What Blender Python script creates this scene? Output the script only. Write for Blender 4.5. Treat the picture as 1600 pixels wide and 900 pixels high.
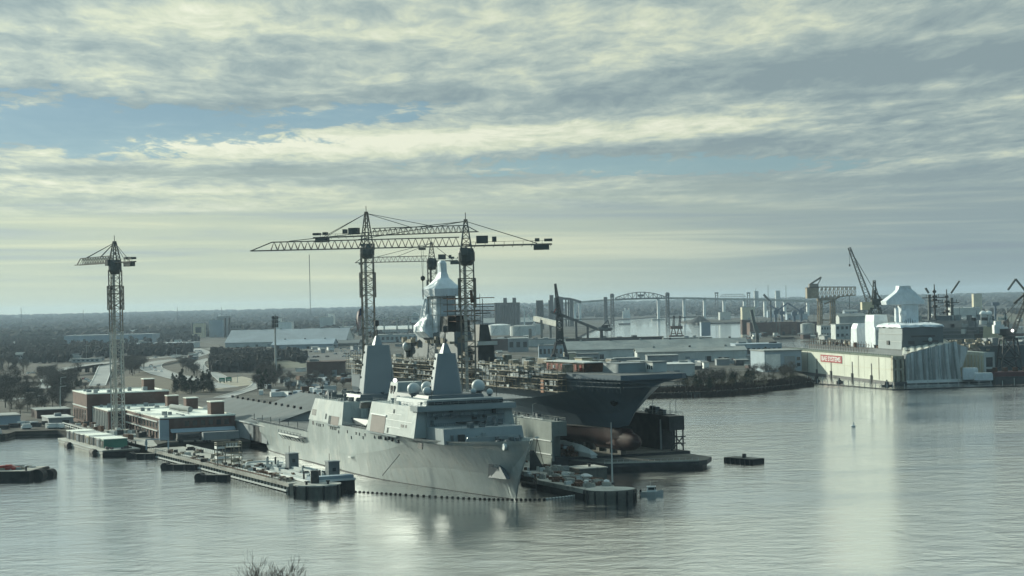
import bpy, math, random
from mathutils import Vector, Matrix
from mathutils.geometry import tessellate_polygon
random.seed(11)
R = math.radians
for o in list(bpy.data.objects): bpy.data.objects.remove(o)
SC = bpy.context.scene
COL = SC.collection

# ---------------------------------------------------------------- camera
F = 2700.0; CH = 53.0; ROLL = math.atan(36/1600.0)
PITCH = math.atan(24*math.cos(ROLL)/F)
FWD = Vector((0, math.cos(PITCH), math.sin(PITCH))); _u = Vector((0, -math.sin(PITCH), math.cos(PITCH)))
CR = Vector((1,0,0))*math.cos(ROLL) - _u*math.sin(ROLL)
CU = Vector((1,0,0))*math.sin(ROLL) + _u*math.cos(ROLL)
CAM = Vector((0,0,CH))
cd = bpy.data.cameras.new('camera'); cam = bpy.data.objects.new('camera', cd); COL.objects.link(cam)
cd.sensor_width = 36; cd.lens = F/1600*36; cd.clip_start = 1; cd.clip_end = 60000
M4 = Matrix.Identity(4)
for i in range(3):
    M4[i][0] = CR[i]; M4[i][1] = CU[i]; M4[i][2] = -FWD[i]; M4[i][3] = CAM[i]
cam.matrix_world = M4
SC.camera = cam
def ray(px, py): return FWD + CR*((px-800)/F) + CU*((450-py)/F)
def at(px, py, z=0.0):
    d = ray(px, py); k = (z-CH)/d.z; return CAM + d*k
def atY(px, py, Y):
    d = ray(px, py); return CAM + d*(Y/d.y)

# ---------------------------------------------------------------- light
SUN_AZ = R(-47); SUN_EL = R(16.5)        # azimuth from +Y towards +X
sdir = Vector((math.sin(SUN_AZ)*math.cos(SUN_EL), math.cos(SUN_AZ)*math.cos(SUN_EL), math.sin(SUN_EL)))
sl = bpy.data.lights.new('sun', 'SUN'); sl.energy = 5.0; sl.angle = R(1.0); sl.color = (0.97, 1.0, 0.82)
so = bpy.data.objects.new('sun', sl); COL.objects.link(so)
so.rotation_euler = (-sdir).to_track_quat('-Z', 'Y').to_euler(); so.location = (-300, 200, 300)
vs = SC.view_settings
vs.view_transform = 'Standard'; vs.look = 'None'; vs.exposure = 0.13; vs.gamma = 1.0; vs.use_curve_mapping = False
SC.render.engine = 'CYCLES'
cy = SC.cycles
cy.use_denoising = True
try: cy.denoiser = 'OPENIMAGEDENOISE'
except Exception: pass
cy.max_bounces = 5; cy.diffuse_bounces = 2; cy.glossy_bounces = 3; cy.transparent_max_bounces = 4; cy.volume_bounces = 0
cy.sample_clamp_indirect = 6.0; cy.caustics_reflective = False; cy.caustics_refractive = False

W = bpy.data.worlds.new("World"); SC.world = W; W.use_nodes = True
NT = W.node_tree; NT.nodes.clear()
class NB:
    """small node-building helper"""
    def __init__(s, nt): s.nt = nt
    def n(s, t, **k):
        x = s.nt.nodes.new(t)
        for a, b in k.items(): setattr(x, a, b)
        return x
    def put(s, sock, v):
        if isinstance(v, bpy.types.NodeSocket): s.nt.links.new(v, sock)
        elif v is not None: sock.default_value = v
    def m(s, op, a, b=None, c=None, clamp=False):
        x = s.n('ShaderNodeMath', operation=op, use_clamp=clamp)
        for i, v in enumerate((a, b, c)):
            if v is not None: s.put(x.inputs[i], v)
        return x.outputs[0]
    def sstep(s, v, lo, hi):
        x = s.n('ShaderNodeMapRange', interpolation_type='SMOOTHSTEP')
        s.put(x.inputs[0], v); x.inputs[1].default_value = lo; x.inputs[2].default_value = hi
        return x.outputs[0]
    def comb(s, x=0, y=0, z=0):
        c = s.n('ShaderNodeCombineXYZ')
        for i, v in enumerate((x, y, z)): s.put(c.inputs[i], v)
        return c.outputs[0]
    def noise(s, vec, scale, detail=6, rough=.55, dist=0.0):
        x = s.n('ShaderNodeTexNoise'); s.put(x.inputs['Vector'], vec)
        x.inputs['Scale'].default_value = scale; x.inputs['Detail'].default_value = detail
        x.inputs['Roughness'].default_value = rough; x.inputs['Distortion'].default_value = dist
        return x.outputs[0]
    def mix(s, f, a, b, mode='MIX'):
        x = s.n('ShaderNodeMix', data_type='RGBA', blend_type=mode)
        s.put(x.inputs[0], f)
        for sk, v in ((x.inputs[6], a), (x.inputs[7], b)):
            s.put(sk, v if isinstance(v, bpy.types.NodeSocket) else (v[0], v[1], v[2], 1))
        return x.outputs[2]
    def ramp(s, f, stops):
        x = s.n('ShaderNodeValToRGB'); s.put(x.inputs[0], f); e = x.color_ramp.elements
        while len(e) < len(stops): e.new(0.5)
        for i, (p, c) in enumerate(stops):
            e[i].position = p; e[i].color = (c[0], c[1], c[2], 1)
        return x.outputs[0]
    def mapping(s, vec, scale):
        x = s.n('ShaderNodeMapping'); s.put(x.inputs[0], vec); x.inputs['Scale'].default_value = scale
        return x.outputs[0]

def build_sky():
    b = NB(NT)
    g = b.n('ShaderNodeTexCoord').outputs['Generated']
    sp = b.n('ShaderNodeSeparateXYZ'); b.put(sp.inputs[0], g)
    az = b.m('ARCTAN2', sp.outputs[0], sp.outputs[1]); el = b.m('MAXIMUM', sp.outputs[2], 0.0)
    h = b.m('DIVIDE', 1.0, b.m('ADD', el, 0.05))                     # cloud sheet seen in perspective
    hh = b.m('ADD', h, b.m('MULTIPLY', az, .9))
    u = b.m('MULTIPLY', az, b.m('MULTIPLY', h, 1.0))
    warp = b.noise(b.comb(b.m('MULTIPLY', u, 1.1), b.m('MULTIPLY', hh, .9), 5.5), 1.3, 3, .5)
    v1 = b.comb(b.m('MULTIPLY', u, 3.1), b.m('ADD', b.m('MULTIPLY', hh, 1.75), b.m('MULTIPLY', warp, 1.1)), 3.7)
    fine = b.noise(v1, 3.0, 10, .66, .3)
    mid = b.noise(b.comb(b.m('MULTIPLY', u, 2.3), b.m('ADD', b.m('MULTIPLY', hh, 1.5), b.m('MULTIPLY', warp, .8)), 7.7), 1.35, 6, .58, .3)
    big = b.noise(b.comb(b.m('MULTIPLY', u, .36), b.m('MULTIPLY', hh, .8), 9.1), 1.0, 3, .5, .5)
    val = b.m('ADD', b.m('ADD', b.m('MULTIPLY', fine, .42), b.m('MULTIPLY', mid, .50)), b.m('MULTIPLY', big, 1.0))
    val = b.m('ADD', val, -.44)
    # warm side towards the sun at the left, cool side at the right
    side = b.sstep(az, -0.08, 0.27)
    val = b.m('SUBTRACT', val, b.m('MULTIPLY', side, .045))
    # thicker and thinner parts of the sheet
    for a0, e0, ra, re, amt in ((-.05,.094,.13,.016,.11), (.12,.120,.17,.018,-.05), (-.12,.142,.14,.012,-.06), (.17,.150,.13,.014,.10), (-.22,.135,.12,.014,.07), (.0,.165,.2,.012,.05), (-.22,.085,.14,.010,.07), (.15,.062,.2,.012,-.03)):
        x = b.m('DIVIDE', b.m('SUBTRACT', az, a0), ra); y = b.m('DIVIDE', b.m('SUBTRACT', el, e0), re)
        val = b.m('ADD', val, b.m('MULTIPLY', b.m('EXPONENT', b.m('MULTIPLY', b.m('ADD', b.m('MULTIPLY', x, x), b.m('MULTIPLY', y, y)), -1.0)), amt))
    cloud = b.ramp(val, [(.37, (.245,.325,.345)), (.48, (.325,.41,.405)), (.565, (.44,.52,.47)), (.65, (.60,.66,.52)), (.76, (.76,.79,.64))])
    # smooth hazy air near the horizon with a few faint bars
    bars = b.noise(b.comb(b.m('MULTIPLY', az, 3.4), b.m('ADD', b.m('MULTIPLY', el, 105), b.m('MULTIPLY', az, 1.5)), 1.3), 1.0, 5, .55, .4)
    lowc = b.mix(side, (.485,.56,.45), (.265,.345,.36))
    low = b.mix(b.sstep(bars, .49, .72), lowc, b.mix(side, (.66,.70,.51), (.42,.49,.44)))
    low = b.mix(b.sstep(bars, .51, .33), low, b.mix(side, (.395,.475,.45), (.245,.315,.345)))
    low = b.mix(b.sstep(el, .026, .002), low, lowc)
    f = b.sstep(b.m('ADD', el, b.m('MULTIPLY', b.m('SUBTRACT', big, .5), .05)), .045, .085)
    cl = b.mix(f, low, cloud)
    # openings in the cloud sheet
    wob = b.m('ADD', b.m('MULTIPLY', b.m('SUBTRACT', fine, .5), 3.4), b.m('MULTIPLY', b.m('SUBTRACT', mid, .5), 2.2))
    def gap(a0, e0, ra, re, tilt=0.0):
        da = b.m('SUBTRACT', az, a0)
        x = b.m('DIVIDE', da, ra)
        y = b.m('DIVIDE', b.m('SUBTRACT', b.m('SUBTRACT', el, e0), b.m('MULTIPLY', da, tilt)), re)
        d = b.m('SQRT', b.m('ADD', b.m('MULTIPLY', x, x), b.m('MULTIPLY', y, y)))
        return b.sstep(b.m('ADD', d, wob), 1.25, .75)
    gs = None
    for args in ((-.24,.1045,.112,.0132,-.015), (-.10,.110,.056,.0066,.05), (.085,.0772,.112,.0056,-.02)):
        x = gap(*args); gs = x if gs is None else b.m('MAXIMUM', gs, x)
    sky = b.n('ShaderNodeTexSky', sky_type='NISHITA', sun_disc=False)
    sky.sun_elevation = SUN_EL; sky.sun_rotation = SUN_AZ; sky.air_density = .7; sky.dust_density = .1; sky.ozone_density = 3.0
    bg1 = b.n('ShaderNodeBackground'); bg1.inputs[1].default_value = SKY_STRENGTH; b.put(bg1.inputs[0], b.mix(1.0, sky.outputs[0], (1.30,1.24,1.0), 'MULTIPLY'))
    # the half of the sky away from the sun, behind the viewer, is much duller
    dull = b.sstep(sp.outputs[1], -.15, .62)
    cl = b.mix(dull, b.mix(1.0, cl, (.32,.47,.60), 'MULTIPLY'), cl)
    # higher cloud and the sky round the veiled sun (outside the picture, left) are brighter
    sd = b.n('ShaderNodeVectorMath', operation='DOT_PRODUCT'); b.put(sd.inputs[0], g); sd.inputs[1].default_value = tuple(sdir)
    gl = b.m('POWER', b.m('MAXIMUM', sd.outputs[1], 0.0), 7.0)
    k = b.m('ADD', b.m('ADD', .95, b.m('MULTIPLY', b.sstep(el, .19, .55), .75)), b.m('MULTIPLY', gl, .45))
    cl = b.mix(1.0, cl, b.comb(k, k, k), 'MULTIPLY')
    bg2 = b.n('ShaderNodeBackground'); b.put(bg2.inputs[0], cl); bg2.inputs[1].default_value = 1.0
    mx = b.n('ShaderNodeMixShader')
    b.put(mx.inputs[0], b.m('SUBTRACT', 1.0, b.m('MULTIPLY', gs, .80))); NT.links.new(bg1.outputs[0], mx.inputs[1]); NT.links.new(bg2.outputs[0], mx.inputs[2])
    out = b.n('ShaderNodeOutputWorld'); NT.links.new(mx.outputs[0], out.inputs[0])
SKY_STRENGTH = 0.06
build_sky()

# ---------------------------------------------------------------- mesh building
class MB:
    def __init__(s): s.v = []; s.f = []
    def add(s, vs_, fs):
        k = len(s.v); s.v += [Vector(p) for p in vs_]; s.f += [tuple(i+k for i in f) for f in fs]; return s
    def hexa(s, b, t):           # bottom quad, top quad (same winding)
        return s.add(list(b)+list(t), [(3,2,1,0),(4,5,6,7),(0,1,5,4),(1,2,6,5),(2,3,7,6),(3,0,4,7)])
    def box(s, c, sx, sy, sz, rot=0.0):      # c = centre of the bottom
        c = Vector(c); ca, sa = math.cos(rot), math.sin(rot); q = []
        for x, y in ((-1,-1),(1,-1),(1,1),(-1,1)):
            a, b_ = x*sx/2, y*sy/2; q.append(c+Vector((a*ca-b_*sa, a*sa+b_*ca, 0)))
        return s.hexa(q, [p+Vector((0,0,sz)) for p in q])
    def prism(s, poly, z0, z1):
        tri = tessellate_polygon([[Vector((p[0],p[1],0)) for p in poly]]); n = len(poly); k = len(s.v)
        s.v += [Vector((p[0],p[1],z0)) for p in poly] + [Vector((p[0],p[1],z1)) for p in poly]
        for t in tri: s.f.append(tuple(k+n+i for i in t)); s.f.append(tuple(k+i for i in reversed(t)))
        for i in range(n): j = (i+1) % n; s.f.append((k+i, k+j, k+n+j, k+n+i))
        return s
    def beam(s, p, q, w, h=None):
        p, q = Vector(p), Vector(q); d = q-p
        if d.length < 1e-6: return s
        d.normalize(); up = Vector((0,0,1)) if abs(d.z) < .95 else Vector((1,0,0))
        x = d.cross(up).normalized()*(w/2); y = x.cross(d).normalized()*((h or w)/2)
        return s.hexa([p-x-y, p+x-y, p+x+y, p-x+y], [q-x-y, q+x-y, q+x+y, q-x+y])
    def rod(s, p, q, w):             # thin three-sided bar
        p, q = Vector(p), Vector(q); d = q-p
        if d.length < 1e-6: return s
        d.normalize(); up = Vector((0,0,1)) if abs(d.z) < .95 else Vector((1,0,0))
        x = d.cross(up).normalized()*(w*.58); y = x.cross(d).normalized()*(w*.58)
        o3 = [x*math.cos(a)+y*math.sin(a) for a in (0.5, 2.594, 4.689)]
        return s.add([p+a for a in o3]+[q+a for a in o3], [(0,1,4,3),(1,2,5,4),(2,0,3,5),(2,1,0),(3,4,5)])
    def tube(s, p, q, r0, r1=None, n=12):
        p, q = Vector(p), Vector(q); r1 = r0 if r1 is None else r1; d = (q-p).normalized()
        up = Vector((0,0,1)) if abs(d.z) < .95 else Vector((1,0,0)); x = d.cross(up).normalized(); y = x.cross(d)
        a = [p+(x*math.cos(6.28318*i/n)+y*math.sin(6.28318*i/n))*r0 for i in range(n)]
        b = [q+(x*math.cos(6.28318*i/n)+y*math.sin(6.28318*i/n))*r1 for i in range(n)]
        return s.add(a+b, [(i,(i+1)%n,n+(i+1)%n,n+i) for i in range(n)]+[tuple(range(n-1,-1,-1)), tuple(range(n,2*n))])
    def lathe(s, c, prof, n=16):     # prof: (r,z)
        c = Vector(c); k = len(s.v)
        for r, z in prof:
            for i in range(n): a = 6.28318*i/n; s.v.append(c+Vector((r*math.cos(a), r*math.sin(a), z)))
        for j in range(len(prof)-1):
            for i in range(n): s.f.append((k+j*n+i, k+j*n+(i+1)%n, k+(j+1)*n+(i+1)%n, k+(j+1)*n+i))
        s.f.append(tuple(k+i for i in range(n-1,-1,-1))); s.f.append(tuple(k+(len(prof)-1)*n+i for i in range(n)))
        return s
    def ball(s, c, r, n=16, lo=-1.0, sq=1.0):
        prof = []
        a0 = math.asin(max(-1, lo))
        for j in range(9): a = a0+(1.5708-a0)*j/8; prof.append((max(r*math.cos(a), .01), r*math.sin(a)*sq))
        return s.lathe(c, prof, n)
    def grid(s, rows, close=False):
        k = len(s.v); m = len(rows[0])
        for r in rows: s.v += [Vector(p) for p in r]
        for j in range(len(rows)-1):
            for i in range(m-1 if not close else m):
                i2 = (i+1) % m; s.f.append((k+j*m+i, k+j*m+i2, k+(j+1)*m+i2, k+(j+1)*m+i))
        return s
    def build(s, name, mat, parent=None, smooth=False, fix=True):
        me = bpy.data.meshes.new(name); o = bpy.data.objects.new(name, me); COL.objects.link(o)
        off = Vector((0,0,0))
        p = parent
        while p is not None: off += Vector(p.location); p = p.parent
        me.from_pydata([tuple(v-off) for v in s.v], [], s.f)
        if fix:
            import bmesh
            bm = bmesh.new(); bm.from_mesh(me); bmesh.ops.recalc_face_normals(bm, faces=bm.faces); bm.to_mesh(me); bm.free()
        if smooth:
            for p in me.polygons: p.use_smooth = True
        me.materials.append(mat); o.parent = parent
        return o
def lattice(mb, A, B, wa, wb, nseg, chord, web, ex=None, ey=None, webs=2):
    """four-chord lattice box from A to B; widths wa, wb"""
    A, B = Vector(A), Vector(B); d = (B-A).normalized()
    if ex is None:
        up = Vector((0,0,1)) if abs(d.z) < .95 else Vector((0,1,0)); ex = d.cross(up).normalized(); 
    if ey is None: ey = ex.cross(d).normalized()
    def corner(t, i):
        w = wa+(wb-wa)*t; sx = (-1,1,1,-1)[i]; sy = (-1,-1,1,1)[i]
        return A+(B-A)*t+ex*(sx*w/2)+ey*(sy*w/2)
    for i in range(4): mb.beam(corner(0,i), corner(1,i), chord)
    for k in range(nseg):
        t0, t1 = k/nseg, (k+1)/nseg
        for i in range(4):
            j = (i+1) % 4
            a, b = (corner(t0,i), corner(t1,j)) if k % 2 == 0 else (corner(t0,j), corner(t1,i))
            mb.rod(a, b, web)
            if webs > 1: mb.rod(corner(t1,i), corner(t1,j), web)
    return mb

def label(o, lab=None, cat=None, group=None, kind=None):
    if lab: o['label'] = lab
    if cat: o['category'] = cat
    if group: o['group'] = group
    if kind: o['kind'] = kind
    return o
def thing(name, lab, cat, loc, group=None):
    o = bpy.data.objects.new(name, None); COL.objects.link(o); o.location = loc; o.empty_display_size = 1
    return label(o, lab, cat, group)
def clone(root, loc, rot=0.0, lab=None, group=None, scale=None):
    r = root.copy(); COL.objects.link(r); r.location = loc; r.rotation_euler = (0,0,rot)
    if scale: r.scale = scale
    if lab: r['label'] = lab
    if group: r['group'] = group
    for ch in list(root.children):
        c = ch.copy(); COL.objects.link(c); c.parent = r
        for g in list(ch.children):
            x = g.copy(); COL.objects.link(x); x.parent = c
    return r
class Fr:
    """local frame on the ground: a along e, t along n, z up"""
    def __init__(s, o, e): s.o = Vector((o[0],o[1])); s.e = Vector((e[0],e[1])).normalized(); s.n = Vector((s.e.y, -s.e.x))
    def p(s, a, t, z=0.0): q = s.o+s.e*a+s.n*t; return Vector((q.x,q.y,z))
    def box(s, mb, a0, a1, t0, t1, z0, z1, ia=0.0, it=0.0):     # ia, it: how far the top is drawn in
        b = [s.p(a0,t0,z0), s.p(a1,t0,z0), s.p(a1,t1,z0), s.p(a0,t1,z0)]
        t = [s.p(a0+ia,t0+it,z1), s.p(a1-ia,t0+it,z1), s.p(a1-ia,t1-it,z1), s.p(a0+ia,t1-it,z1)]
        return mb.hexa(b, t)
    def rot(s): return math.atan2(s.e.y, s.e.x)
    def onside(s, px, py, t):        # where the sight line meets the upright plane t
        d = ray(px, py); k = ((s.o.x-CAM.x)*s.n.x+(s.o.y-CAM.y)*s.n.y+t)/(d.x*s.n.x+d.y*s.n.y); q = CAM+d*k
        return (q.x-s.o.x)*s.e.x+(q.y-s.o.y)*s.e.y, q.z
    def ona(s, px, py, a):           # where it meets the upright plane a
        d = ray(px, py); k = ((s.o.x-CAM.x)*s.e.x+(s.o.y-CAM.y)*s.e.y+a)/(d.x*s.e.x+d.y*s.e.y); q = CAM+d*k
        return (q.x-s.o.x)*s.n.x+(q.y-s.o.y)*s.n.y, q.z
FY = lambda o: Fr(o, (.39086,-.92045))     # the yard's grid: e runs towards the viewer; n points to the left of the picture

# ---------------------------------------------------------------- materials
MATS = {}
def mat(name, col, rough=.75, var=.22, scale=.15, spec=.3, metal=0.0, streak=0.0, scol=(.16,.10,.06), ribs=None, patch=None, bump=0.0):
    m = bpy.data.materials.new(name); m.use_nodes = True; nt = m.node_tree; nt.nodes.clear(); b = NB(nt)
    co = b.n('ShaderNodeTexCoord').outputs['Object']
    f = b.noise(co, scale, 7, .62)
    c = b.mix(b.sstep(f, .28, .72), [x*(1-var) for x in col], [min(1, x*(1+var)) for x in col])
    if patch:                                   # second colour in blotches
        f2 = b.noise(co, scale*patch[1], 5, .6, .4); c = b.mix(b.m('MULTIPLY', b.sstep(f2, .50, .66), patch[2]), c, patch[0])
    if streak:                                  # runs of rust and grime down the plates
        f3 = b.noise(b.mapping(co, (.55,.55,.045)), 1.0, 6, .65); c = b.mix(b.m('MULTIPLY', b.sstep(f3, .52, .74), streak), c, scol)
    if ribs:
        w = b.n('ShaderNodeTexWave', wave_type='BANDS', bands_direction=ribs[0]); b.put(w.inputs['Vector'], co); w.inputs['Scale'].default_value = ribs[1]
        w.inputs['Distortion'].default_value = .4
        c = b.mix(b.m('MULTIPLY', b.sstep(w.outputs[1], .55, .9), ribs[2]), c, [x*.45 for x in col])
    p = b.n('ShaderNodeBsdfPrincipled'); b.put(p.inputs['Base Color'], c); p.inputs['Roughness'].default_value = rough
    p.inputs['Specular IOR Level'].default_value = spec; p.inputs['Metallic'].default_value = metal
    if bump:
        bp = b.n('ShaderNodeBump'); bp.inputs['Strength'].default_value = bump; bp.inputs['Distance'].default_value = .35
        b.put(bp.inputs['Height'], b.noise(co, scale*4, 5)); b.put(p.inputs['Normal'], bp.outputs[0])
    out = b.n('ShaderNodeOutputMaterial'); nt.links.new(p.outputs[0], out.inputs[0])
    MATS[name] = m; return m
def glow(name, col, s):
    m = bpy.data.materials.new(name); m.use_nodes = True; nt = m.node_tree; nt.nodes.clear(); b = NB(nt)
    e = b.n('ShaderNodeEmission'); e.inputs[0].default_value = (*col,1); e.inputs[1].default_value = s
    out = b.n('ShaderNodeOutputMaterial'); nt.links.new(e.outputs[0], out.inputs[0]); return m
navy = mat('naval_grey', (.24,.28,.29), .42, .12, .10, .45, streak=.16, scol=(.20,.20,.17))
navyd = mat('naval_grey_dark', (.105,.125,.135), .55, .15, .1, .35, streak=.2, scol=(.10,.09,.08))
hullm = mat('hull_grey_weathered_with_glints', (.335,.375,.365), .48, .18, .08, .25, streak=.5, scol=(.17,.17,.15), patch=((.46,.47,.43), 1.9, .6), bump=.28)  # pale blotches paint in mottled reflections; the dark runs are grime
hulld = mat('hull_grey_dark', (.10,.14,.17), .5, .14, .05, .4, streak=.25, scol=(.08,.08,.08))
mastg = mat('mast_composite_grey', (.24,.275,.295), .5, .05, .1, .4)
redb = mat('antifouling_red', (.042,.017,.016), .7, .35, .15, streak=.5, scol=(.07,.05,.045))
deckm = mat('deck_nonskid', (.12,.13,.13), .85, .3, .2, patch=((.24,.23,.2), 1.4, .6))
dark = mat('black_rubber_and_tar', (.022,.024,.024), .8, .4, .4)
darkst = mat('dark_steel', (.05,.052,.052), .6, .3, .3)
crane = mat('crane_paint_brown_grey', (.20,.18,.155), .6, .35, .25, patch=((.27,.19,.13), 1.2, .6))
cranel = mat('crane_paint_pale', (.46,.46,.43), .6, .2, .2, patch=((.34,.26,.2), 1.3, .45))
craneg = mat('crane_paint_tan', (.27,.22,.15), .7, .3, .1, patch=((.14,.09,.05), 1.6, .6))
cranei = mat('portal_crane_grey', (.085,.095,.09), .6, .3, .2)
wrap = mat('white_shrink_wrap', (.70,.74,.76), .5, .10, .35, .35, bump=.22, streak=.35, scol=(.42,.43,.42))
white = mat('white_paint', (.74,.75,.72), .6, .12, .2)
offw = mat('off_white_wall', (.50,.52,.50), .8, .15, .08, streak=.25, scol=(.3,.28,.24))
bluew = mat('pale_blue_metal', (.30,.37,.42), .7, .12, .06)
cream = mat('cream_wall', (.55,.50,.36), .8, .15, .08, streak=.2)
brick = mat('red_brick', (.125,.072,.058), .9, .25, .12, patch=((.17,.12,.10), 1.5, .5), streak=.25, scol=(.08,.06,.05))
brickd = mat('dark_brick', (.085,.056,.05), .9, .25, .1)
roofw = mat('white_roof_membrane', (.86,.87,.78), .85, .12, .05, patch=((.42,.41,.36), 1.2, .5))
roofg = mat('grey_gravel_roof', (.26,.28,.27), .9, .2, .06, patch=((.36,.36,.33), 1.5, .5))
roofd = mat('dark_ribbed_roof', (.10,.12,.125), .8, .2, .05, patch=((.14,.15,.15), 1.2, .6))
shedw = mat('grey_shed_siding', (.25,.275,.285), .75, .15, .1, streak=.3, scol=(.17,.16,.15))
glass = mat('dark_window_glass', (.025,.032,.036), .15, .1, .5, .5)
conc = mat('weathered_concrete', (.42,.415,.37), .9, .2, .15, streak=.75, scol=(.10,.095,.08))
concd = mat('dark_stained_concrete', (.15,.145,.125), .9, .3, .2, streak=.6, scol=(.05,.05,.045))
pierdk = mat('pier_deck', (.34,.335,.30), .9, .3, .12, patch=((.17,.16,.14), 1.6, .6))
asph = mat('asphalt', (.085,.09,.09), .9, .2, .05)
roadc = mat('concrete_road', (.30,.31,.305), .9, .12, .05, patch=((.22,.23,.22), 1.6, .6))
rust = mat('rusty_steel', (.13,.07,.045), .85, .4, .3, patch=((.06,.05,.045), 1.5, .7))
scaff = mat('scaffold_steel_and_planks', (.27,.24,.185), .8, .45, .35, patch=((.10,.10,.10), 1.4, .6))
redp = mat('red_paint', (.30,.045,.035), .6, .25, .3)
redsign = mat('red_sign_panel', (.36,.06,.065), .6, .12, .1)
greenc = mat('green_container', (.05,.17,.125), .6, .25, .2)
brown = mat('brown_roller_shutter', (.19,.155,.14), .7, .12, .2, ribs=('Z', 1.2, .6))
bluec = mat('blue_crane_paint', (.07,.115,.17), .6, .2, .1)
tarpg = mat('grey_tarpaulin', (.66,.68,.67), .8, .2, .12, ribs=('X', .055, .75), bump=.4)
dockw = mat('floating_dock_cream_white', (.60,.61,.52), .7, .10, .05, streak=.45, scol=(.42,.36,.22))
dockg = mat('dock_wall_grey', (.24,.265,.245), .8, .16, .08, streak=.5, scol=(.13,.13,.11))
silod = mat('dark_silo_concrete', (.10,.095,.09), .9, .2, .03)
bark = mat('tree_bark', (.075,.065,.055), .95, .3, 1.0)
grn = mat('evergreen_needles', (.024,.036,.024), .9, .45, .35)
sgn = mat('green_highway_sign', (.02,.18,.11), .6, .1, .3)
def twigmat(name, c1, c2, c3=None):
    m = bpy.data.materials.new(name); m.use_nodes = True; nt = m.node_tree; nt.nodes.clear(); b = NB(nt)
    oi = b.n('ShaderNodeObjectInfo'); g = b.n('ShaderNodeNewGeometry')
    f = b.noise(g.outputs['Position'], .02, 3); f = b.m('ADD', b.m('MULTIPLY', f, .7), b.m('MULTIPLY', oi.outputs['Random'], .4))
    c = b.mix(b.sstep(f, .3, .75), c1, c2)
    f2 = b.noise(g.outputs['Position'], .35, 3)
    c = b.mix(b.m('MULTIPLY', b.sstep(f2, .45, .7), .5), c, [x*1.6 for x in c2])
    p = b.n('ShaderNodeBsdfPrincipled'); b.put(p.inputs['Base Color'], c); p.inputs['Roughness'].default_value = .95; p.inputs['Specular IOR Level'].default_value = .1
    out = b.n('ShaderNodeOutputMaterial'); nt.links.new(p.outputs[0], out.inputs[0]); return m
twig = twigmat('bare_twigs', (.060,.058,.054), (.105,.095,.082))
forestm = twigmat('winter_forest', (.036,.041,.039), (.060,.058,.052))
scrub = twigmat('shore_scrub', (.05,.052,.036), (.10,.085,.055))
reed = twigmat('reddish_marsh_reeds', (.036,.024,.018), (.058,.037,.026))
# ---------------------------------------------------------------- water, ground, roads, air
GZ = 2.5
def sheet(name, loops, z, m, skirt=None, kind='structure', lab=None, cat=None):
    vs_ = [Vector((p[0],p[1],z)) for l in loops for p in l]
    tri = tessellate_polygon([[Vector((p[0],p[1],0)) for p in l] for l in loops])
    fs = [tuple(t) for t in tri]
    if skirt is not None:
        k0 = 0
        for l in loops:
            n = len(l); b0 = len(vs_); vs_ += [Vector((p[0],p[1],skirt)) for p in l]
            for i in range(n): j = (i+1) % n; fs.append((k0+i, k0+j, b0+j, b0+i))
            k0 += n
    mb = MB(); mb.add(vs_, fs); o = mb.build(name, m); label(o, lab, cat, None, kind)
    return o
def water_mat():
    m = bpy.data.materials.new('river_water'); m.use_nodes = True; nt = m.node_tree; nt.nodes.clear(); b = NB(nt)
    co = b.n('ShaderNodeTexCoord').outputs['Object']
    n1 = b.noise(b.mapping(co, (.30,.34,1)), 1.0, 6, .72)
    n2 = b.noise(b.mapping(co, (.10,.13,1)), 1.0, 5, .6, .3)
    patch = b.noise(b.mapping(co, (.0045,.012,1)), 1.0, 6, .62, 1.2)           # ruffled and slack patches
    st = b.sstep(patch, .36, .64)
    hgt = b.m('ADD', b.m('MULTIPLY', n1, .75), b.m('MULTIPLY', n2, 1.5))
    bp = b.n('ShaderNodeBump'); bp.inputs['Distance'].default_value = 1.0
    b.put(bp.inputs['Strength'], b.m('ADD', .15, b.m('MULTIPLY', st, .22))); b.put(bp.inputs['Height'], hgt)
    p = b.n('ShaderNodeBsdfPrincipled'); p.inputs['Base Color'].default_value = (.055,.072,.070,1)
    b.put(p.inputs['Roughness'], b.m('ADD', .02, b.m('MULTIPLY', st, .03))); p.inputs['IOR'].default_value = 2.1
    p.inputs['Specular IOR Level'].default_value = .5
    b.put(p.inputs['Normal'], bp.outputs[0])
    gl = b.n('ShaderNodeBsdfGlossy'); gl.inputs['Color'].default_value = (.97,.99,.99,1); nt.links.new(bp.outputs[0], gl.inputs['Normal']); b.put(gl.inputs['Roughness'], b.m('ADD', .02, b.m('MULTIPLY', st, .03)))
    mx = b.n('ShaderNodeMixShader'); mx.inputs[0].default_value = .94; nt.links.new(p.outputs[0], mx.inputs[1]); nt.links.new(gl.outputs[0], mx.inputs[2])
    out = b.n('ShaderNodeOutputMaterial'); nt.links.new(mx.outputs[0], out.inputs[0]); return m
wm = water_mat()
XB, YB0, YB1 = 9500, -300, 15500
sheet('water', [[(-XB,YB0),(XB,YB0),(XB,YB1),(-XB,YB1)]], 0.0, wm)

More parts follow.
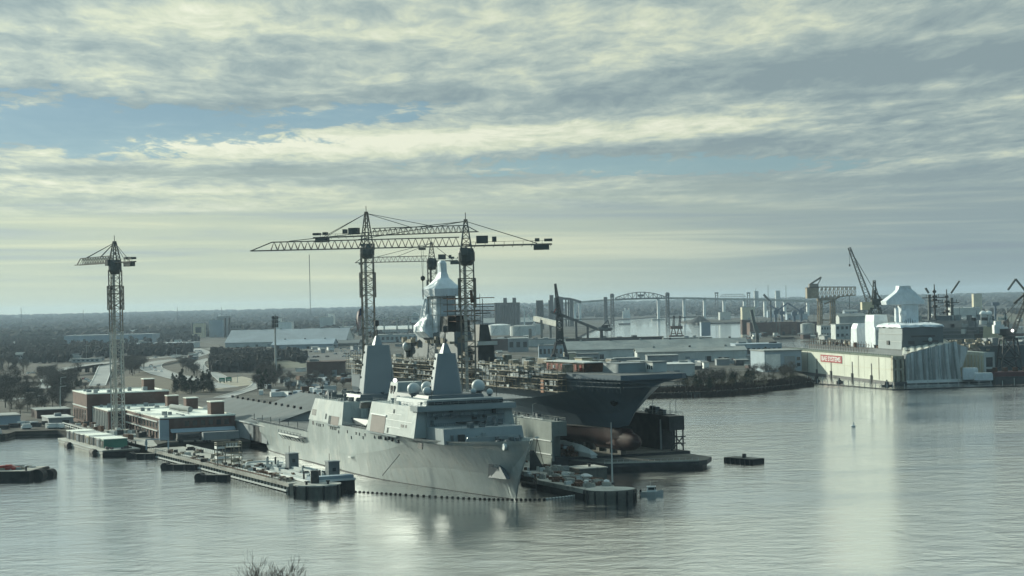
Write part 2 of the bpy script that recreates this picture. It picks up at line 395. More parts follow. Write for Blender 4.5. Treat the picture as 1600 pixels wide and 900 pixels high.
LP = FY((-78,650))          # frame of the grey transport ship: a 0..198 along the waterline, stern to bow
FD = FY((33.4,559.6))       # frame of the assault ship in the floating dock: a = 0 at the dock's near end
FB = FY((-138.9,676.7))     # frame of the brick building: near corner
FRD = Fr((223.35,1020.1), (.14325,-.98969))   # frame of the cream dock at the right: near left corner
def gmat():
    m = bpy.data.materials.new('yard_ground'); m.use_nodes = True; nt = m.node_tree; nt.nodes.clear(); b = NB(nt)
    co = b.n('ShaderNodeTexCoord').outputs['Object']
    f = b.noise(b.mapping(co, (.006,.006,1)), 1.0, 6, .62, .6); g2 = b.noise(b.mapping(co, (.05,.05,1)), 1.0, 6, .65)
    c = b.ramp(f, [(.36,(.038,.04,.036)), (.47,(.07,.066,.055)), (.54,(.11,.11,.10)), (.64,(.065,.068,.066)), (.74,(.135,.12,.09))])
    c = b.mix(b.m('MULTIPLY', b.sstep(g2, .48, .62), .5), c, (.05,.05,.045)); c = b.mix(b.m('MULTIPLY', b.sstep(g2, .50, .36), .35), c, (.22,.215,.20))
    p = b.n('ShaderNodeBsdfPrincipled'); b.put(p.inputs['Base Color'], c); p.inputs['Roughness'].default_value = .95; p.inputs['Specular IOR Level'].default_value = .1
    out = b.n('ShaderNodeOutputMaterial'); nt.links.new(p.outputs[0], out.inputs[0]); return m
gm = gmat()
A_ = lambda *ps: [at(x, y, 0.0).to_2d() for x, y in ps]
shore = A_((-700,698),(8,688),(24,683),(90,681),(160,690),(240,706),(262,701),(330,699),(392,697))
shore += [LP.p(-42,28).to_2d(), LP.p(-42,-20).to_2d(), FD.p(-250,32).to_2d(), FD.p(-268,30).to_2d(), FD.p(-268,-34).to_2d()]
shore += A_((960,624),(1000,622),(1040,621),(1120,618),(1180,613),(1240,607),(1268,602),(1270,597),(1254,590),(1240,586))
shore += [FRD.p(-205,4).to_2d(), FRD.p(-205,-66).to_2d(), FRD.p(-190,-78).to_2d(), FRD.p(-190,-420).to_2d(), Vector((9400,1300)), Vector((9400,15400)), Vector((-9400,15400)), Vector((-9400,700))]
river = A_((862,545),(872,536),(905,528),(925,518),(938,512),(955,508),(958,501),(1005,498),(1030,495),(1070,494.5),(1110,492.5),(1168,490.5),(1210,489.5),(1206,505),(1250,506),(1240,512),(1190,530),(1150,536),(1080,537),(960,541))
slip = A_((1206,531),(1240,529.5),(1318,532),(1312,541),(1262,548),(1222,545))
def ground_obj():
    sheet('ground', [shore, river, slip], GZ, gm, skirt=-1.6)
    # the near bank below the picture, and the spit with the coal heap in the river
    sheet('bank', [[(-400,-250),(400,-250),(400,268),(120,282),(-60,276),(-400,280)]], GZ, gm, skirt=-1.6)
    sheet('spit', [A_((1062,504),(1085,500.5),(1165,497.5),(1206,496),(1206,503.5),(1150,505.5),(1090,506.5))], GZ, gm, skirt=-1.6)
ground_obj()
def hills():
    rows = []
    for j, (y, z) in enumerate(((5200,GZ-.5),(6500,7),(8500,20),(10800,33),(13000,37),(15300,36))):
        r = []
        for i in range(61):
            x = -9300+18600*i/60; k = x/9300
            r.append((x, y, z if j == 0 else z+ (4*math.sin(i*.37)+3*math.sin(i*.91+2)) * min(1, j/3)))
        rows.append(r)
    mb = MB(); mb.grid(rows); label(mb.build('hills', forestm, smooth=True), kind='structure')
hills()
def patchg(name, pts, m, z=GZ+.06):
    return sheet(name, [[at(x, y, z).to_2d() for x, y in pts]], z, m)
tan = mat('dry_winter_grass', (.085,.074,.05), .95, .25, .05, patch=((.10,.085,.055), 1.5, .7))
sand = mat('bare_sandy_ground', (.33,.30,.235), .95, .2, .05, patch=((.19,.17,.13), 1.6, .6))
marsh = mat('muddy_reed_bank', (.06,.042,.03), .95, .3, .08)
lawn = mat('dull_grass_strip', (.10,.105,.075), .95, .3, .05)
patchg('field', [(-60,533),(300,533),(440,552),(440,600),(352,618),(100,650),(-60,668)], mat('dark_winter_brush', (.046,.045,.037), .95, .35, .03, patch=((.072,.066,.05), 1.6, .6)), GZ+.03)
patchg('field', [(192,590),(230,578),(262,586),(300,596),(345,603),(352,612),(280,616),(200,612)], tan)
patchg('field', [(345,592),(378,588),(404,594),(402,600),(340,608),(338,600)], sand, GZ+.09)
patchg('field', [(322,570),(334,568),(344,576),(330,580)], tan)
patchg('field', [(325,549),(345,552),(345,557),(326,556)], tan)
patchg('field', [(46,583),(66,580),(66,588),(44,590)], tan)
patchg('field', [(386,566),(478,562),(478,574),(386,577)], lawn)
patchg('parking_lot', [(420,632),(500,618),(560,610),(640,612),(640,640),(470,640)], asph)
patchg('parking_lot', [(452,558),(565,546),(572,560),(470,568)], asph)
patchg('yard', [(95,662),(170,664),(238,686),(246,696),(236,699),(102,668)], pierdk, GZ+.12)
_f = A_((1000,622),(1040,621),(1120,618),(1180,613),(1240,607),(1268,602)); sheet('shore', [_f+[p+Vector((2,40+14*(i % 2))) for i, p in reversed(list(enumerate(_f)))]], GZ+.07, marsh)
patchg('field', [(1470,494),(1540,470),(1700,466),(1720,490),(1600,494)], tan)
patchg('field', [(1660,492),(1500,497),(1500,505),(1700,500)], lawn, GZ+.09)

def road(name, pts, width, m, edge=None):
    """pts: (px, py, z) centre line; a smooth ribbon with two painted edge lines"""
    P = [at(x, y, z) for x, y, z in pts]; Q = []
    for i in range(len(P)-1):
        p0, p1, p2, p3 = P[max(i-1,0)], P[i], P[i+1], P[min(i+2,len(P)-1)]
        for k in range(8):
            t = k/8; Q.append(.5*((2*p1)+(p2-p0)*t+(2*p0-5*p1+4*p2-p3)*t*t+(3*p1-p0-3*p2+p3)*t**3))
    Q.append(P[-1]); mb = MB(); ln = MB()
    def rows(o1, o2, dz): 
        out = []
        for i, q in enumerate(Q):
            d = (Q[min(i+1,len(Q)-1)]-Q[max(i-1,0)]); d.z = 0; d.normalize(); s = Vector((-d.y,d.x,0)); out.append([q+s*o1+Vector((0,0,dz)), q+s*o2+Vector((0,0,dz))])
        return out
    mb.grid(rows(-width/2, width/2, .15)); o = mb.build(name, m); label(o, kind='structure')
    for s in (-1, 1): ln.grid(rows(s*width/2-.35, s*width/2+.35, .5))
    ln.build('road_marking', white_line, o); 
    return Q
white_line = mat('pale_barrier_paint', (.52,.53,.5), .8, .1, .1)
HW = {}
HW['ramp'] = road('road', [(168,567,8),(163,577,6.5),(159,588,4),(152,603,GZ)], 11, roadc)
HW['over'] = road('road', [(60,588,GZ),(86,581,6),(112,574.5,8.5),(140,570,9),(168,566.5,9),(205,563,9),(240,559.5,8.5),(290,555.5,6)], 9, roadc)
HW['curve'] = road('road', [(292,561,GZ),(262,563.5,GZ),(241,568,GZ),(236,575,GZ),(252,583,GZ),(280,590,GZ),(312,598,GZ),(350,606,GZ)], 19, roadc)
HW['far'] = road('road', [(302,545,GZ),(312,548.5,GZ),(318,551,GZ),(308,555,GZ),(292,560,GZ)], 17, roadc)
HW['far2'] = road('road', [(310,545.5,GZ),(330,545.5,GZ),(350,548,GZ),(372,550,GZ)], 10, roadc)
HW['side'] = road('road', [(330,560,GZ),(314,565,GZ),(312,572,GZ),(322,580,GZ),(340,587,GZ),(352,596,GZ)], 9, roadc)
HW['loop'] = road('road', [(395,596,GZ),(404,598,GZ),(396,606,GZ),(370,615,GZ),(345,622,GZ)], 8, roadc)
HW['left'] = road('road', [(108,577,GZ),(84,582,GZ),(70,588,GZ),(76,598,GZ),(66,606,GZ),(36,611,GZ),(6,615,GZ)], 10, roadc)
HW['left2'] = road('road', [(2,626,GZ),(40,622,GZ),(92,613,GZ)], 7, roadc)

# the viaduct's girder and piers under the elevated road
def viaduct():
    o = thing('viaduct', 'low grey highway viaduct on dark square piers beside the ramp, left of the pale crane', 'bridge', at(135,585,GZ))
    g = MB(); P = [at(100,577.5,7.3), at(112,575.5,8.0), at(126,573,8.2), at(140,571,8.4), at(158,568.5,8.5)]
    for a, b in zip(P, P[1:]): g.beam(a+Vector((0,-5,-1.1)), b+Vector((0,-5,-1.1)), 1.2, 2.0); g.beam(a+Vector((0,4,-1.1)), b+Vector((0,4,-1.1)), 1.2, 2.0)
    g.build('girder', concd, o)
    for x in (114,124,136.5,148):
        q = at(x, 573+(124-x)*-.02, 7); m = MB()
        m.box((q.x,q.y-4,GZ), 1.8, 1.8, 4.2); m.box((q.x,q.y+3,GZ), 1.8, 1.8, 4.2); m.box((q.x,q.y-.5,GZ+4.2), 2, 11, .8); m.build('pier', concd, o)
viaduct()

def haze():
    mb = MB(); mb.hexa([(-9600,-400,-3),(9600,-400,-3),(9600,15600,-3),(-9600,15600,-3)], [(-9600,-400,112),(9600,-400,112),(9600,15600,112),(-9600,15600,112)])
    m = bpy.data.materials.new('pale_air'); m.use_nodes = True; nt = m.node_tree; nt.nodes.clear()
    v = nt.nodes.new('ShaderNodeVolumePrincipled'); v.inputs['Color'].default_value = (.58,.75,.92,1); v.inputs['Density'].default_value = HAZE; v.inputs['Anisotropy'].default_value = .2
    out = nt.nodes.new('ShaderNodeOutputMaterial'); nt.links.new(v.outputs[0], out.inputs['Volume'])
    o = mb.build('haze', m); o['kind'] = 'stuff'; o.display_type = 'WIRE'
HAZE = 5.0e-5
# ---------------------------------------------------------------- the grey transport ship
def lpd():
    T = thing('warship', 'grey amphibious transport ship with two slab-sided pyramid masts moored beside the long pier', 'warship', LP.p(95,0,0))
    # section: a, bottom z, half width at bottom, knuckle z, half width there, deck z, half width there
    secs = [(-20,5.2,11.5,8,14.2,11.2,14.3),(-15,2.6,12.5,7,15,11.0,15.2),(-10,.9,13.2,6.5,15.4,10.9,15.7),(-3,-1,14.2,6,15.6,10.8,16),(6,-3,14.7,6,15.7,10.7,16),(54.5,-3,15.2,6,15.9,10.7,16),
            (57.8,-3,15.2,6,15.9,15,16),(95,-3,15.1,6,15.9,15,16),(114,-3,14.6,7.4,15.9,15,16),(124,-3,13.6,8.5,15.7,15,16),(135,-3,12.0,9.8,15.3,15,15.9),(146,-3,10.2,11.7,14.8,15,15.5),(157,-3,8.3,13.4,14.2,14.9,14.9),
            (168,-3,6.2,14.3,13.0,14.9,13.4),(179,-3,4.1,14.2,10.6,15.0,11.4),(189,-3,2.0,13.8,7.6,15.4,8.8),(196.5,-3,.35,13.4,4.9,15.8,6.4),(202,6.2,.2,12.8,2.7,16.1,4.0),(206,11.2,.12,14.2,1.1,16.3,2.0),(209.3,15.2,.06,15.8,.2,16.5,.4)]
    def dens(S):                                 # more frames towards the bow, on a smooth curve
        out = []
        for i, p1 in enumerate(S[:-1]):
            out.append(p1)
            if p1[0] < 95: continue
            p0, p2, p3 = S[i-1], S[i+1], S[min(i+2,len(S)-1)]
            for k in (1,2,3):
                t = k/4; out.append(tuple(.5*(2*b+(c-a)*t+(2*a-5*b+4*c-d)*t*t+(3*b-a-3*c+d)*t**3) for a, b, c, d in zip(p0,p1,p2,p3)))
        return out+[S[-1]]
    secs = dens(secs)
    def hull_t(a, z):
        for s0, s1 in zip(secs, secs[1:]):
            if s0[0] <= a <= s1[0]:
                f = (a-s0[0])/(s1[0]-s0[0]); zb, tb, zk, tk, zd, td = [u+(v-u)*f for u, v in zip(s0[1:], s1[1:])]
                zb0 = max(zb,0); pts = [(zb0,tb),(zb+.55*(zk-zb),tb+.35*(tk-tb)),(zk,tk),(zd,td)]
                for (z0,t0),(z1,t1) in zip(pts, pts[1:]):
                    if z0 <= z <= z1: return t0+(t1-t0)*(z-z0)/max(1e-6,z1-z0)
                return td
        return 0
    def on_hull(px, py, out=.08):
        lo = None
        for i in range(400):
            t = 17-i*.05; a, z = LP.onside(px, py, t)
            if t <= hull_t(a, z): return LP.p(a, t+out, z)
        return LP.p(a, t, z)
    rows = []
    for a, zb, tb, zk, tk, zd, td in secs:
        mid = (tb+.35*(tk-tb), zb+.55*(zk-zb))
        half = [(td,zd),(tk,zk),mid,(tb,max(zb,.0) if zb > -2 else 0.0),(tb*.92,zb)]
        rows.append([LP.p(a,t,z) for t, z in half]+[LP.p(a,-t,z) for t, z in reversed(half)])
    m = MB(); m.grid(rows); k = len(m.v)
    m.add(rows[0], [tuple(range(len(rows[0])))])
    # inner face of the bow bulwark
    inn = [(a, td-.35, zd) for a, zb, tb, zk, tk, zd, td in secs if a >= 157]
    for sg in (1,-1):
        m.grid([[LP.p(a-.2,sg*max(t,.05),z), LP.p(a-.6,sg*max(t-.2,.02),z-1.15)] for a, t, z in inn])
    m.build('hull', hullm, T)
    # painted waterline band
    w = MB()
    for sg in (1,-1):
        w.grid([[LP.p(a,sg*(tb+.06),.65), LP.p(a,sg*(tb+.03),-.6)] for a, zb, tb, zk, tk, zd, td in secs if zb <= -1 and a < 197])
    w.build('waterline_band', dark, T)
    d = MB()
    d.grid([[LP.p(a,td-.1,zd-.12), LP.p(a,-td+.1,zd-.12)] for a, zb, tb, zk, tk, zd, td in secs if a <= 55])
    d.build('flight_deck', deckm, T)
    d = MB(); d.grid([[LP.p(a,td-.3,zd-1.1 if a > 150 else zd-.1), LP.p(a,-td+.3,zd-1.1 if a > 150 else zd-.1)] for a, zb, tb, zk, tk, zd, td in secs if 57 < a < 208]); d.build('weather_deck', deckm, T)
    # deck edge nets round the flight deck
    for sg in (1,-1):
        nt = MB()
        for i in range(18):
            a = -18+i*4.0
            nt.beam(LP.p(a,sg*15.6,10.7), LP.p(a,sg*17.2,11.5), .16); nt.beam(LP.p(a,sg*17.2,11.5), LP.p(a+4,sg*17.2,11.5), .14); nt.beam(LP.p(a,sg*16.3,11.1), LP.p(a+4,sg*16.3,11.1), .1)
            if i % 3 == 0: nt.beam(LP.p(a+1,sg*16,10.8), LP.p(a+1,sg*16,13.2), .22)
        nt.build('safety_net', navyd, T)
    cat = MB(); LP.box(cat, 22, 53, 16.05, 17.6, 8.1, 8.5)
    for i in range(8): cat.beam(LP.p(23+4*i,16,6.3), LP.p(23+4*i,17.5,8.1), .2); cat.beam(LP.p(23+4*i,17.5,8.5), LP.p(23+4*i,17.5,9.6), .15)
    cat.beam(LP.p(23,17.5,9.6), LP.p(52,17.5,9.6), .15); cat.build('catwalk', navyd, T)
    LP.box(cat2 := MB(), 24, 50, 17.7, 17.85, 8.1, 8.6); cat2.build('catwalk_kerb', white, T)
    # superstructure
    def blk(name, a0, a1, tw, z0, z1, ia0, ia1, it, mt=hullm):
        mb = MB(); b = [LP.p(a0,-tw,z0), LP.p(a1,-tw,z0), LP.p(a1,tw,z0), LP.p(a0,tw,z0)]; t = [LP.p(a0+ia0,-tw+it,z1), LP.p(a1-ia1,-tw+it,z1), LP.p(a1-ia1,tw-it,z1), LP.p(a0+ia0,tw-it,z1)]
        mb.hexa(b, t); return mb.build(name, mt, T)
    blk('hangar', 56.5, 94.5, 15.98, 15.0, 22.3, 4.6, 1.4, 1.2)
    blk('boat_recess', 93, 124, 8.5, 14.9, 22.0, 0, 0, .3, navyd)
    blk('deckhouse', 119.5, 163, 15.98, 15.0, 23.8, 1.8, .5, 1.5)
    blk('bridge_front', 161, 163.6, 12.3, 14.9, 25.6, 0, .6, .5, navy)
    blk('bridge_house', 136, 163, 12.0, 23.8, 25.7, .5, .3, .4, navy)
    blk('bow_deckhouse', 162.8, 177.5, 12.2, 13.9, 18.2, 0, 1.2, .25, navy)
    blk('breakwater', 183, 184, 8.6, 13.9, 16.2, .4, .2, 1.0, navy)
    # bridge wings, bridge window strip, catwalks on the front
    mb = MB(); LP.box(mb, 158.5, 164.6, -15.3, 15.3, 22.6, 24.2); mb.build('bridge_wing', navy, T)
    mb = MB(); LP.box(mb, 163.55, 163.75, -11.6, 11.6, 24.35, 25.2); mb.build('bridge_window', glass, T)
    mb = MB(); LP.box(mb, 163.4, 165.0, -7.2, 3.2, 18.9, 19.2); mb.build('front_ledge', darkst, T)
    for t0, t1, z0, z1 in ((-3.4,-2.2,22.0,22.0+1.8),(-5.2,-4.2,21.9,23.3),(-9.6,-6.4,21.7,23.0)):
        mb = MB(); LP.box(mb, 163.72, 163.8, t0, t1, z0-1.9, z1-1.9); mb.build('faded_paint_patch', mat_faded, T)
    for t0, t1, z0, z1 in ((3.6,4.8,15.2,17.2),(5.6,6.4,15.2,17.2),(10.2,11.2,15.4,17.2)):
        mb = MB(); LP.box(mb, 163.5, 163.85, t0, t1, z0, z1); mb.build('door', darkst, T)
    for z, t0, t1 in ((21.0,-11.6,11.4),(23.9,-9,9),(17.9,4,11.5)):
        mb = MB(); LP.box(mb, 163.4, 164.5, t0, t1, z, z+.14)
        for i in range(12): t = t0+(t1-t0)*i/11; mb.rod(LP.p(164.4,t,z), LP.p(164.4,t,z+1.1), .1)
        mb.rod(LP.p(164.4,t0,z+1.1), LP.p(164.4,t1,z+1.1), .1); mb.build('front_gallery', navyd, T)
    rnd = random.Random(15)
    for i in range(16):
        t = rnd.uniform(-11,11); z = rnd.uniform(18.6,23.4); mb = MB(); LP.box(mb, 163.3, 163.6+rnd.uniform(.2,.7), t, t+rnd.uniform(.5,1.6), z, z+rnd.uniform(.5,1.3)); mb.build('front_fitting', (navyd,navy,darkst)[i % 3], T)
    for i in range(10):
        t = rnd.uniform(-11,10); mb = MB(); LP.box(mb, 177, 177.7+rnd.uniform(.2,.8), t, t+rnd.uniform(.5,1.8), 14.2, 14.2+rnd.uniform(.8,2.6)); mb.build('front_fitting', (navyd,navy,darkst)[i % 3], T)
    # side details: tw(z) follows the sloping side
    def side(a0, a1, z0, z1, mt, name, pr=.07, base=15.0, slope=1.5/8.8, rec=None):
        f = lambda z: 15.98-(max(z,15)-15)*slope
        mb = MB(); mb.hexa([LP.p(a0,f(z0)-.5,z0), LP.p(a1,f(z0)-.5,z0), LP.p(a1,f(z0)+pr,z0), LP.p(a0,f(z0)+pr,z0)], [LP.p(a0,f(z1)-.5,z1), LP.p(a1,f(z1)-.5,z1), LP.p(a1,f(z1)+pr,z1), LP.p(a0,f(z1)+pr,z1)])
        return mb.build(name, mt, T)
    side(123.2,136.4,14.9,20.0,brown,'shutter_door',.1)
    side(122.6,137.0,20.0,20.35,white,'rubbing_strake',.35); side(122.6,149,14.45,14.85,navy,'rubbing_strake',.5)
    side(82.2,90.6,14.6,17.4,brown,'shutter_door',.1); side(79.4,82.2,14.6,17.4,glass,'boat_opening',.1); side(79,91.5,14.2,14.5,navy,'rubbing_strake',.5)
    side(59.6,64.4,16.6,18.6,darkst,'vent_grille',.08); side(61,63,13.4,14.6,darkst,'vent_grille',.08); side(75.4,76.8,16.0,17.8,glass,'side_hatch',.08)
    side(150.6,153.2,17.6,18.4,darkst,'vent_grille',.08); side(154.4,155.6,17.6,18.4,darkst,'vent_grille',.08); side(139,140.2,15.3,16.8,glass,'side_hatch',.08)
    side(142.4,143.6,21.2,22.4,glass,'side_hatch',.08); side(165.5,169.2,12.4,14.0,darkst,'vent_grille',-.2); side(108,109.6,21,22.8,glass,'side_hatch',-7.6)
    for a, z in ((66,13.3),(68.5,13.2),(70.2,13.2),(73.5,13.4),(82,13.0),(84,13.0),(85.8,13.0),(87.6,13.0),(90.6,12.2),(100,12.8),(104,11.2),(109,12.8),(112.5,12.8),(116,11.9),(118,12.9),(127,12.8),(131,12.9),(132.8,13.0),(137,12.9),(140,13.2),(143,13.0),(148.6,12.8)):
        side(a, a+.75, z, z+.95, glass, 'porthole', .08, slope=0)
    for z, a0, a1 in ((17.1,137.4,150),(21.0,137.4,150),(19.2,123,160)): side(a0,a1,z,z+.16,white,'weld_seam',.05)
    # anchor pocket on the bow flare, hawse patch
    q = [on_hull(x,y,.12) for x, y in ((763,746),(792,749),(780,726),(764,725))]; ins = LP.n.to_3d()*1.2
    mb = MB(); mb.hexa([p-ins for p in q], q); o = mb.build('anchor_pocket', navyd, T)
    q = [on_hull(x,y,.5) for x, y in ((770,745),(789,747.5),(779,730),(769,730))]; mb = MB(); mb.hexa([p-ins for p in q], q); mb.build('anchor', navyd, o)
    mb = MB(); mb.tube(LP.p(201.5,3.6,14.6), LP.p(201.5,4.4,14.6), .9, .9, 12); mb.build('fairlead', white, T)
    # masts
    def mast(a0, a1, ta0, ta1, tb, tt, z0, z1, ch):
        m = MB()
        def sec(f0, f1, w, z, c): return [LP.p(f0+c,w,z), LP.p(f1-c*.5,w,z), LP.p(f1,w-c,z), LP.p(f1,-w+c,z), LP.p(f1-c,-w,z), LP.p(f0+c,-w,z), LP.p(f0,-w+c,z), LP.p(f0,w-c,z)]
        m.grid([sec(a0,a1,tb,z0,ch), sec(ta0,ta1,tt,z1,ch*.6)], close=True); n = len(m.v); m.f.append(tuple(range(n-8,n)))
        # foot flare
        o = m.build('mast', mastg, T)
        p = MB(); c = (ta0+ta1)/2; p.hexa([LP.p(c-1.4,-1.4,z1), LP.p(c+1.4,-1.4,z1), LP.p(c+1.4,1.4,z1), LP.p(c-1.4,1.4,z1)], [LP.p(c-.5,-.5,z1+3), LP.p(c+.5,-.5,z1+3), LP.p(c+.5,.5,z1+3), LP.p(c-.5,.5,z1+3)]); p.build('mast_cap', mastg, o)
        p = MB(); p.tube(LP.p(c,0,z1+3), LP.p(c,0,z1+6.4), .22, .16, 8); p.lathe(LP.p(c,0,z1+6.2), [(.3,0),(.75,.3),(.75,1.8),(.3,2.1)], 10); p.build('pole_aerial', darkst, o)
        for i in range(4): z = z0+(z1-z0)*(.2+.22*i); k = (z-z0)/(z1-z0); MB().box(LP.p(a0+(ta0-a0)*k+1.2, tb+(tt-tb)*k-.1, z), .5, .5, .7).build('navigation_light', glass, o)
        # sockets at the mast foot
        return o
    mast(79.6,86.6,82.6,86.0,6.1,3.9,21.5,40.2,1.0)
    mast(145.2,149.6,146.4,149.2,5.0,2.9,25.6,38.6,.8)
    blk('mast_base', 76, 93, 9.5, 22.2, 24.4, .8, .8, .8, navyd)
    blk('mast_base', 140, 156, 8.8, 25.7, 26.6, .3, .3, .3, navyd)
    # uptake house between the masts, small glowing ball added on top for a glint
    blk('uptake_house', 108, 117, 5.2, 21.9, 29.0, .8, 1.6, 1.3, hullm)
    for a in (109.9,112.4):
        mb = MB(); LP.box(mb, a, a+1.3, 4.0, 4.62, 25.4, 27.9); mb.build('louvre', darkst, T)
    mb = MB(); mb.ball(LP.p(112.8,3.9,29.6), .6, 10); mb.build('deck_glint', glowm, T)
    mb = MB(); LP.box(mb, 117, 133, -6, 6.5, 23.6, 26.2, .6, .6); mb.build('deck_locker', navyd, T)
    for i in range(4): mb = MB(); LP.box(mb, 140.5+i*1.1, 141.2+i*1.1, 13.2, 13.9, 23.8, 24.8); mb.build('life_raft_canister', white, T)
    # radomes on pedestals
    for a, t, z, r in ((142.0,8.2,28.1,1.95),(141.0,3.6,28.4,1.8),(148.8,6.4,27.6,1.35),(150.5,-9.2,28.6,2.0),(152.5,-6.8,27.3,.85),(153.5,-11.6,26.9,1.0)):
        o = MB().lathe(LP.p(a,t,24.0 if t > 5 else 25.6), [(r*.5,0),(r*.5,(z-(24.0 if t > 5 else 25.6))-r*.9),(r*.8,(z-(24.0 if t > 5 else 25.6))-r*.75),(r*.8,z-(24.0 if t > 5 else 25.6)-r*.5)], 14).build('radome_pedestal', navyd, T)
        MB().ball(LP.p(a,t,z), r, 20, -.75).build('radome', radm, o, smooth=True)
    # clutter: reels, gear, guns, vents, rails
    rnd = random.Random(5)
    def gear(n, a0, a1, tf, z, hm, mt):
        for i in range(n):
            a = rnd.uniform(a0,a1); t = rnd.uniform(-1,1)*tf(a); h = rnd.uniform(.5,hm); k = i % 3; m = MB()
            if k == 0: m.box(LP.p(a,t,z), rnd.uniform(.6,2.4), rnd.uniform(.5,2.2), h, rnd.uniform(0,1))
            elif k == 1: m.lathe(LP.p(a,t,z), [(.45,0),(.4,h*.7),(.7,h*.75),(.55,h)], 9)
            else: m.box(LP.p(a,t,z), .9, .8, h, .3); m.box(LP.p(a,t,z+h), 1.3, .5, .4, .9)
            m.build(('deck_locker','mushroom_vent','winch')[k], mt, T)
    gear(40, 63, 93, lambda a: 13, 22.2, 3.4, navyd); gear(30, 122, 160, lambda a: 12.5, 23.75, 1.9, navy)
    gear(30, 179, 203, lambda a: 9-(a-178)*.28, 13.85, 2.0, navyd); gear(10, 165, 176, lambda a: 10, 18.15, 1.8, navyd)
    g = MB(); g.lathe(LP.p(66,11,22.2), [(1.5,0),(1.5,1.3),(.9,2.8)], 12); g.beam(LP.p(66,11,24.2), LP.p(63,12.5,25), .3); g.build('gun_mount', navyd, T)
    g = MB(); g.lathe(LP.p(170,-5,18.2), [(1.4,0),(1.4,1.2),(.9,2.6)], 12); g.beam(LP.p(170,-5,20), LP.p(173.5,-5.2,20.8), .3); g.build('gun_mount', navyd, T)
    rl = MB()
    def rail(pts, hgt=1.1):
        for p, q in zip(pts, pts[1:]):
            p, q = Vector(p), Vector(q); n = max(1, int((q-p).length/2.5))
            for k in range(n+1): a = p.lerp(q, k/n); rl.rod(a, a+Vector((0,0,hgt)), .1)
            for h in (hgt, hgt*.55): rl.rod(p+Vector((0,0,h)), q+Vector((0,0,h)), .09)
    rail([LP.p(61.5,14.6,22.3), LP.p(92.8,14.6,22.3), LP.p(92.8,-14.6,22.3), LP.p(61.5,-14.6,22.3), LP.p(61.5,14.6,22.3)])
    rail([LP.p(121.6,14.2,23.8), LP.p(158,14.2,23.8)]); rail([LP.p(164.4,15,24.2), LP.p(164.4,-15,24.2)]); rail([LP.p(176,11.4,18.2), LP.p(176,-11.4,18.2)]); rail([LP.p(95,15.8,15), LP.p(119,15.8,15)])
    rl.build('guard_rail', navy, T)
    for a, t, z, h in ((128,3,23.8,9),(136,-4,25.7,7),(158,-12,24.2,8),(90,-3,24.4,8),(60.5,12,22.3,5),(162,10,25.6,6)): MB().rod(LP.p(a,t,z), LP.p(a,t,z+h), .16).build('whip_aerial', darkst, T)
    # stubby exhaust cylinders in the boat recess, boats
    for a in (98.5,112.5):
        MB().tube(LP.p(a,8.9,15), LP.p(a,8.9,22.6), 1.7, 1.7, 14).build('uptake_trunk', hullm, T)
    c = MB(); c.hexa([LP.p(97,10,15.6), LP.p(110,10,15.6), LP.p(110,13,15.6), LP.p(97,13,15.6)], [LP.p(96,9.6,17.4), LP.p(112,10.9,17.4), LP.p(112,12.2,17.4), LP.p(96,13.4,17.4)]); c.build('ship_boat', navyd, T)
    # draught of cable from the hawse hole
    MB().rod(LP.p(148,15.0,9.5), LP.p(135,16.2,2.2), .22).build('mooring_line', darkst, T)
    MB().box(LP.p(104,16.3,5.2), 3.2, .7, .5, LP.rot()).build('draft_stage', white, T)
    # jack staff
    MB().rod(LP.p(207,0,16), LP.p(207,0,19.5), .14).build('jack_staff', navy, T)
    # the flag at the stern end of the aft mast
    return T
mat_faded = mat('faded_paint', (.33,.37,.375), .6, .2, .6)
radm = mat('radome_white', (.48,.52,.52), .5, .05, .3)
glowm = glow('glowing_white', (1.0, .98, .92), 4.0)
lpd()
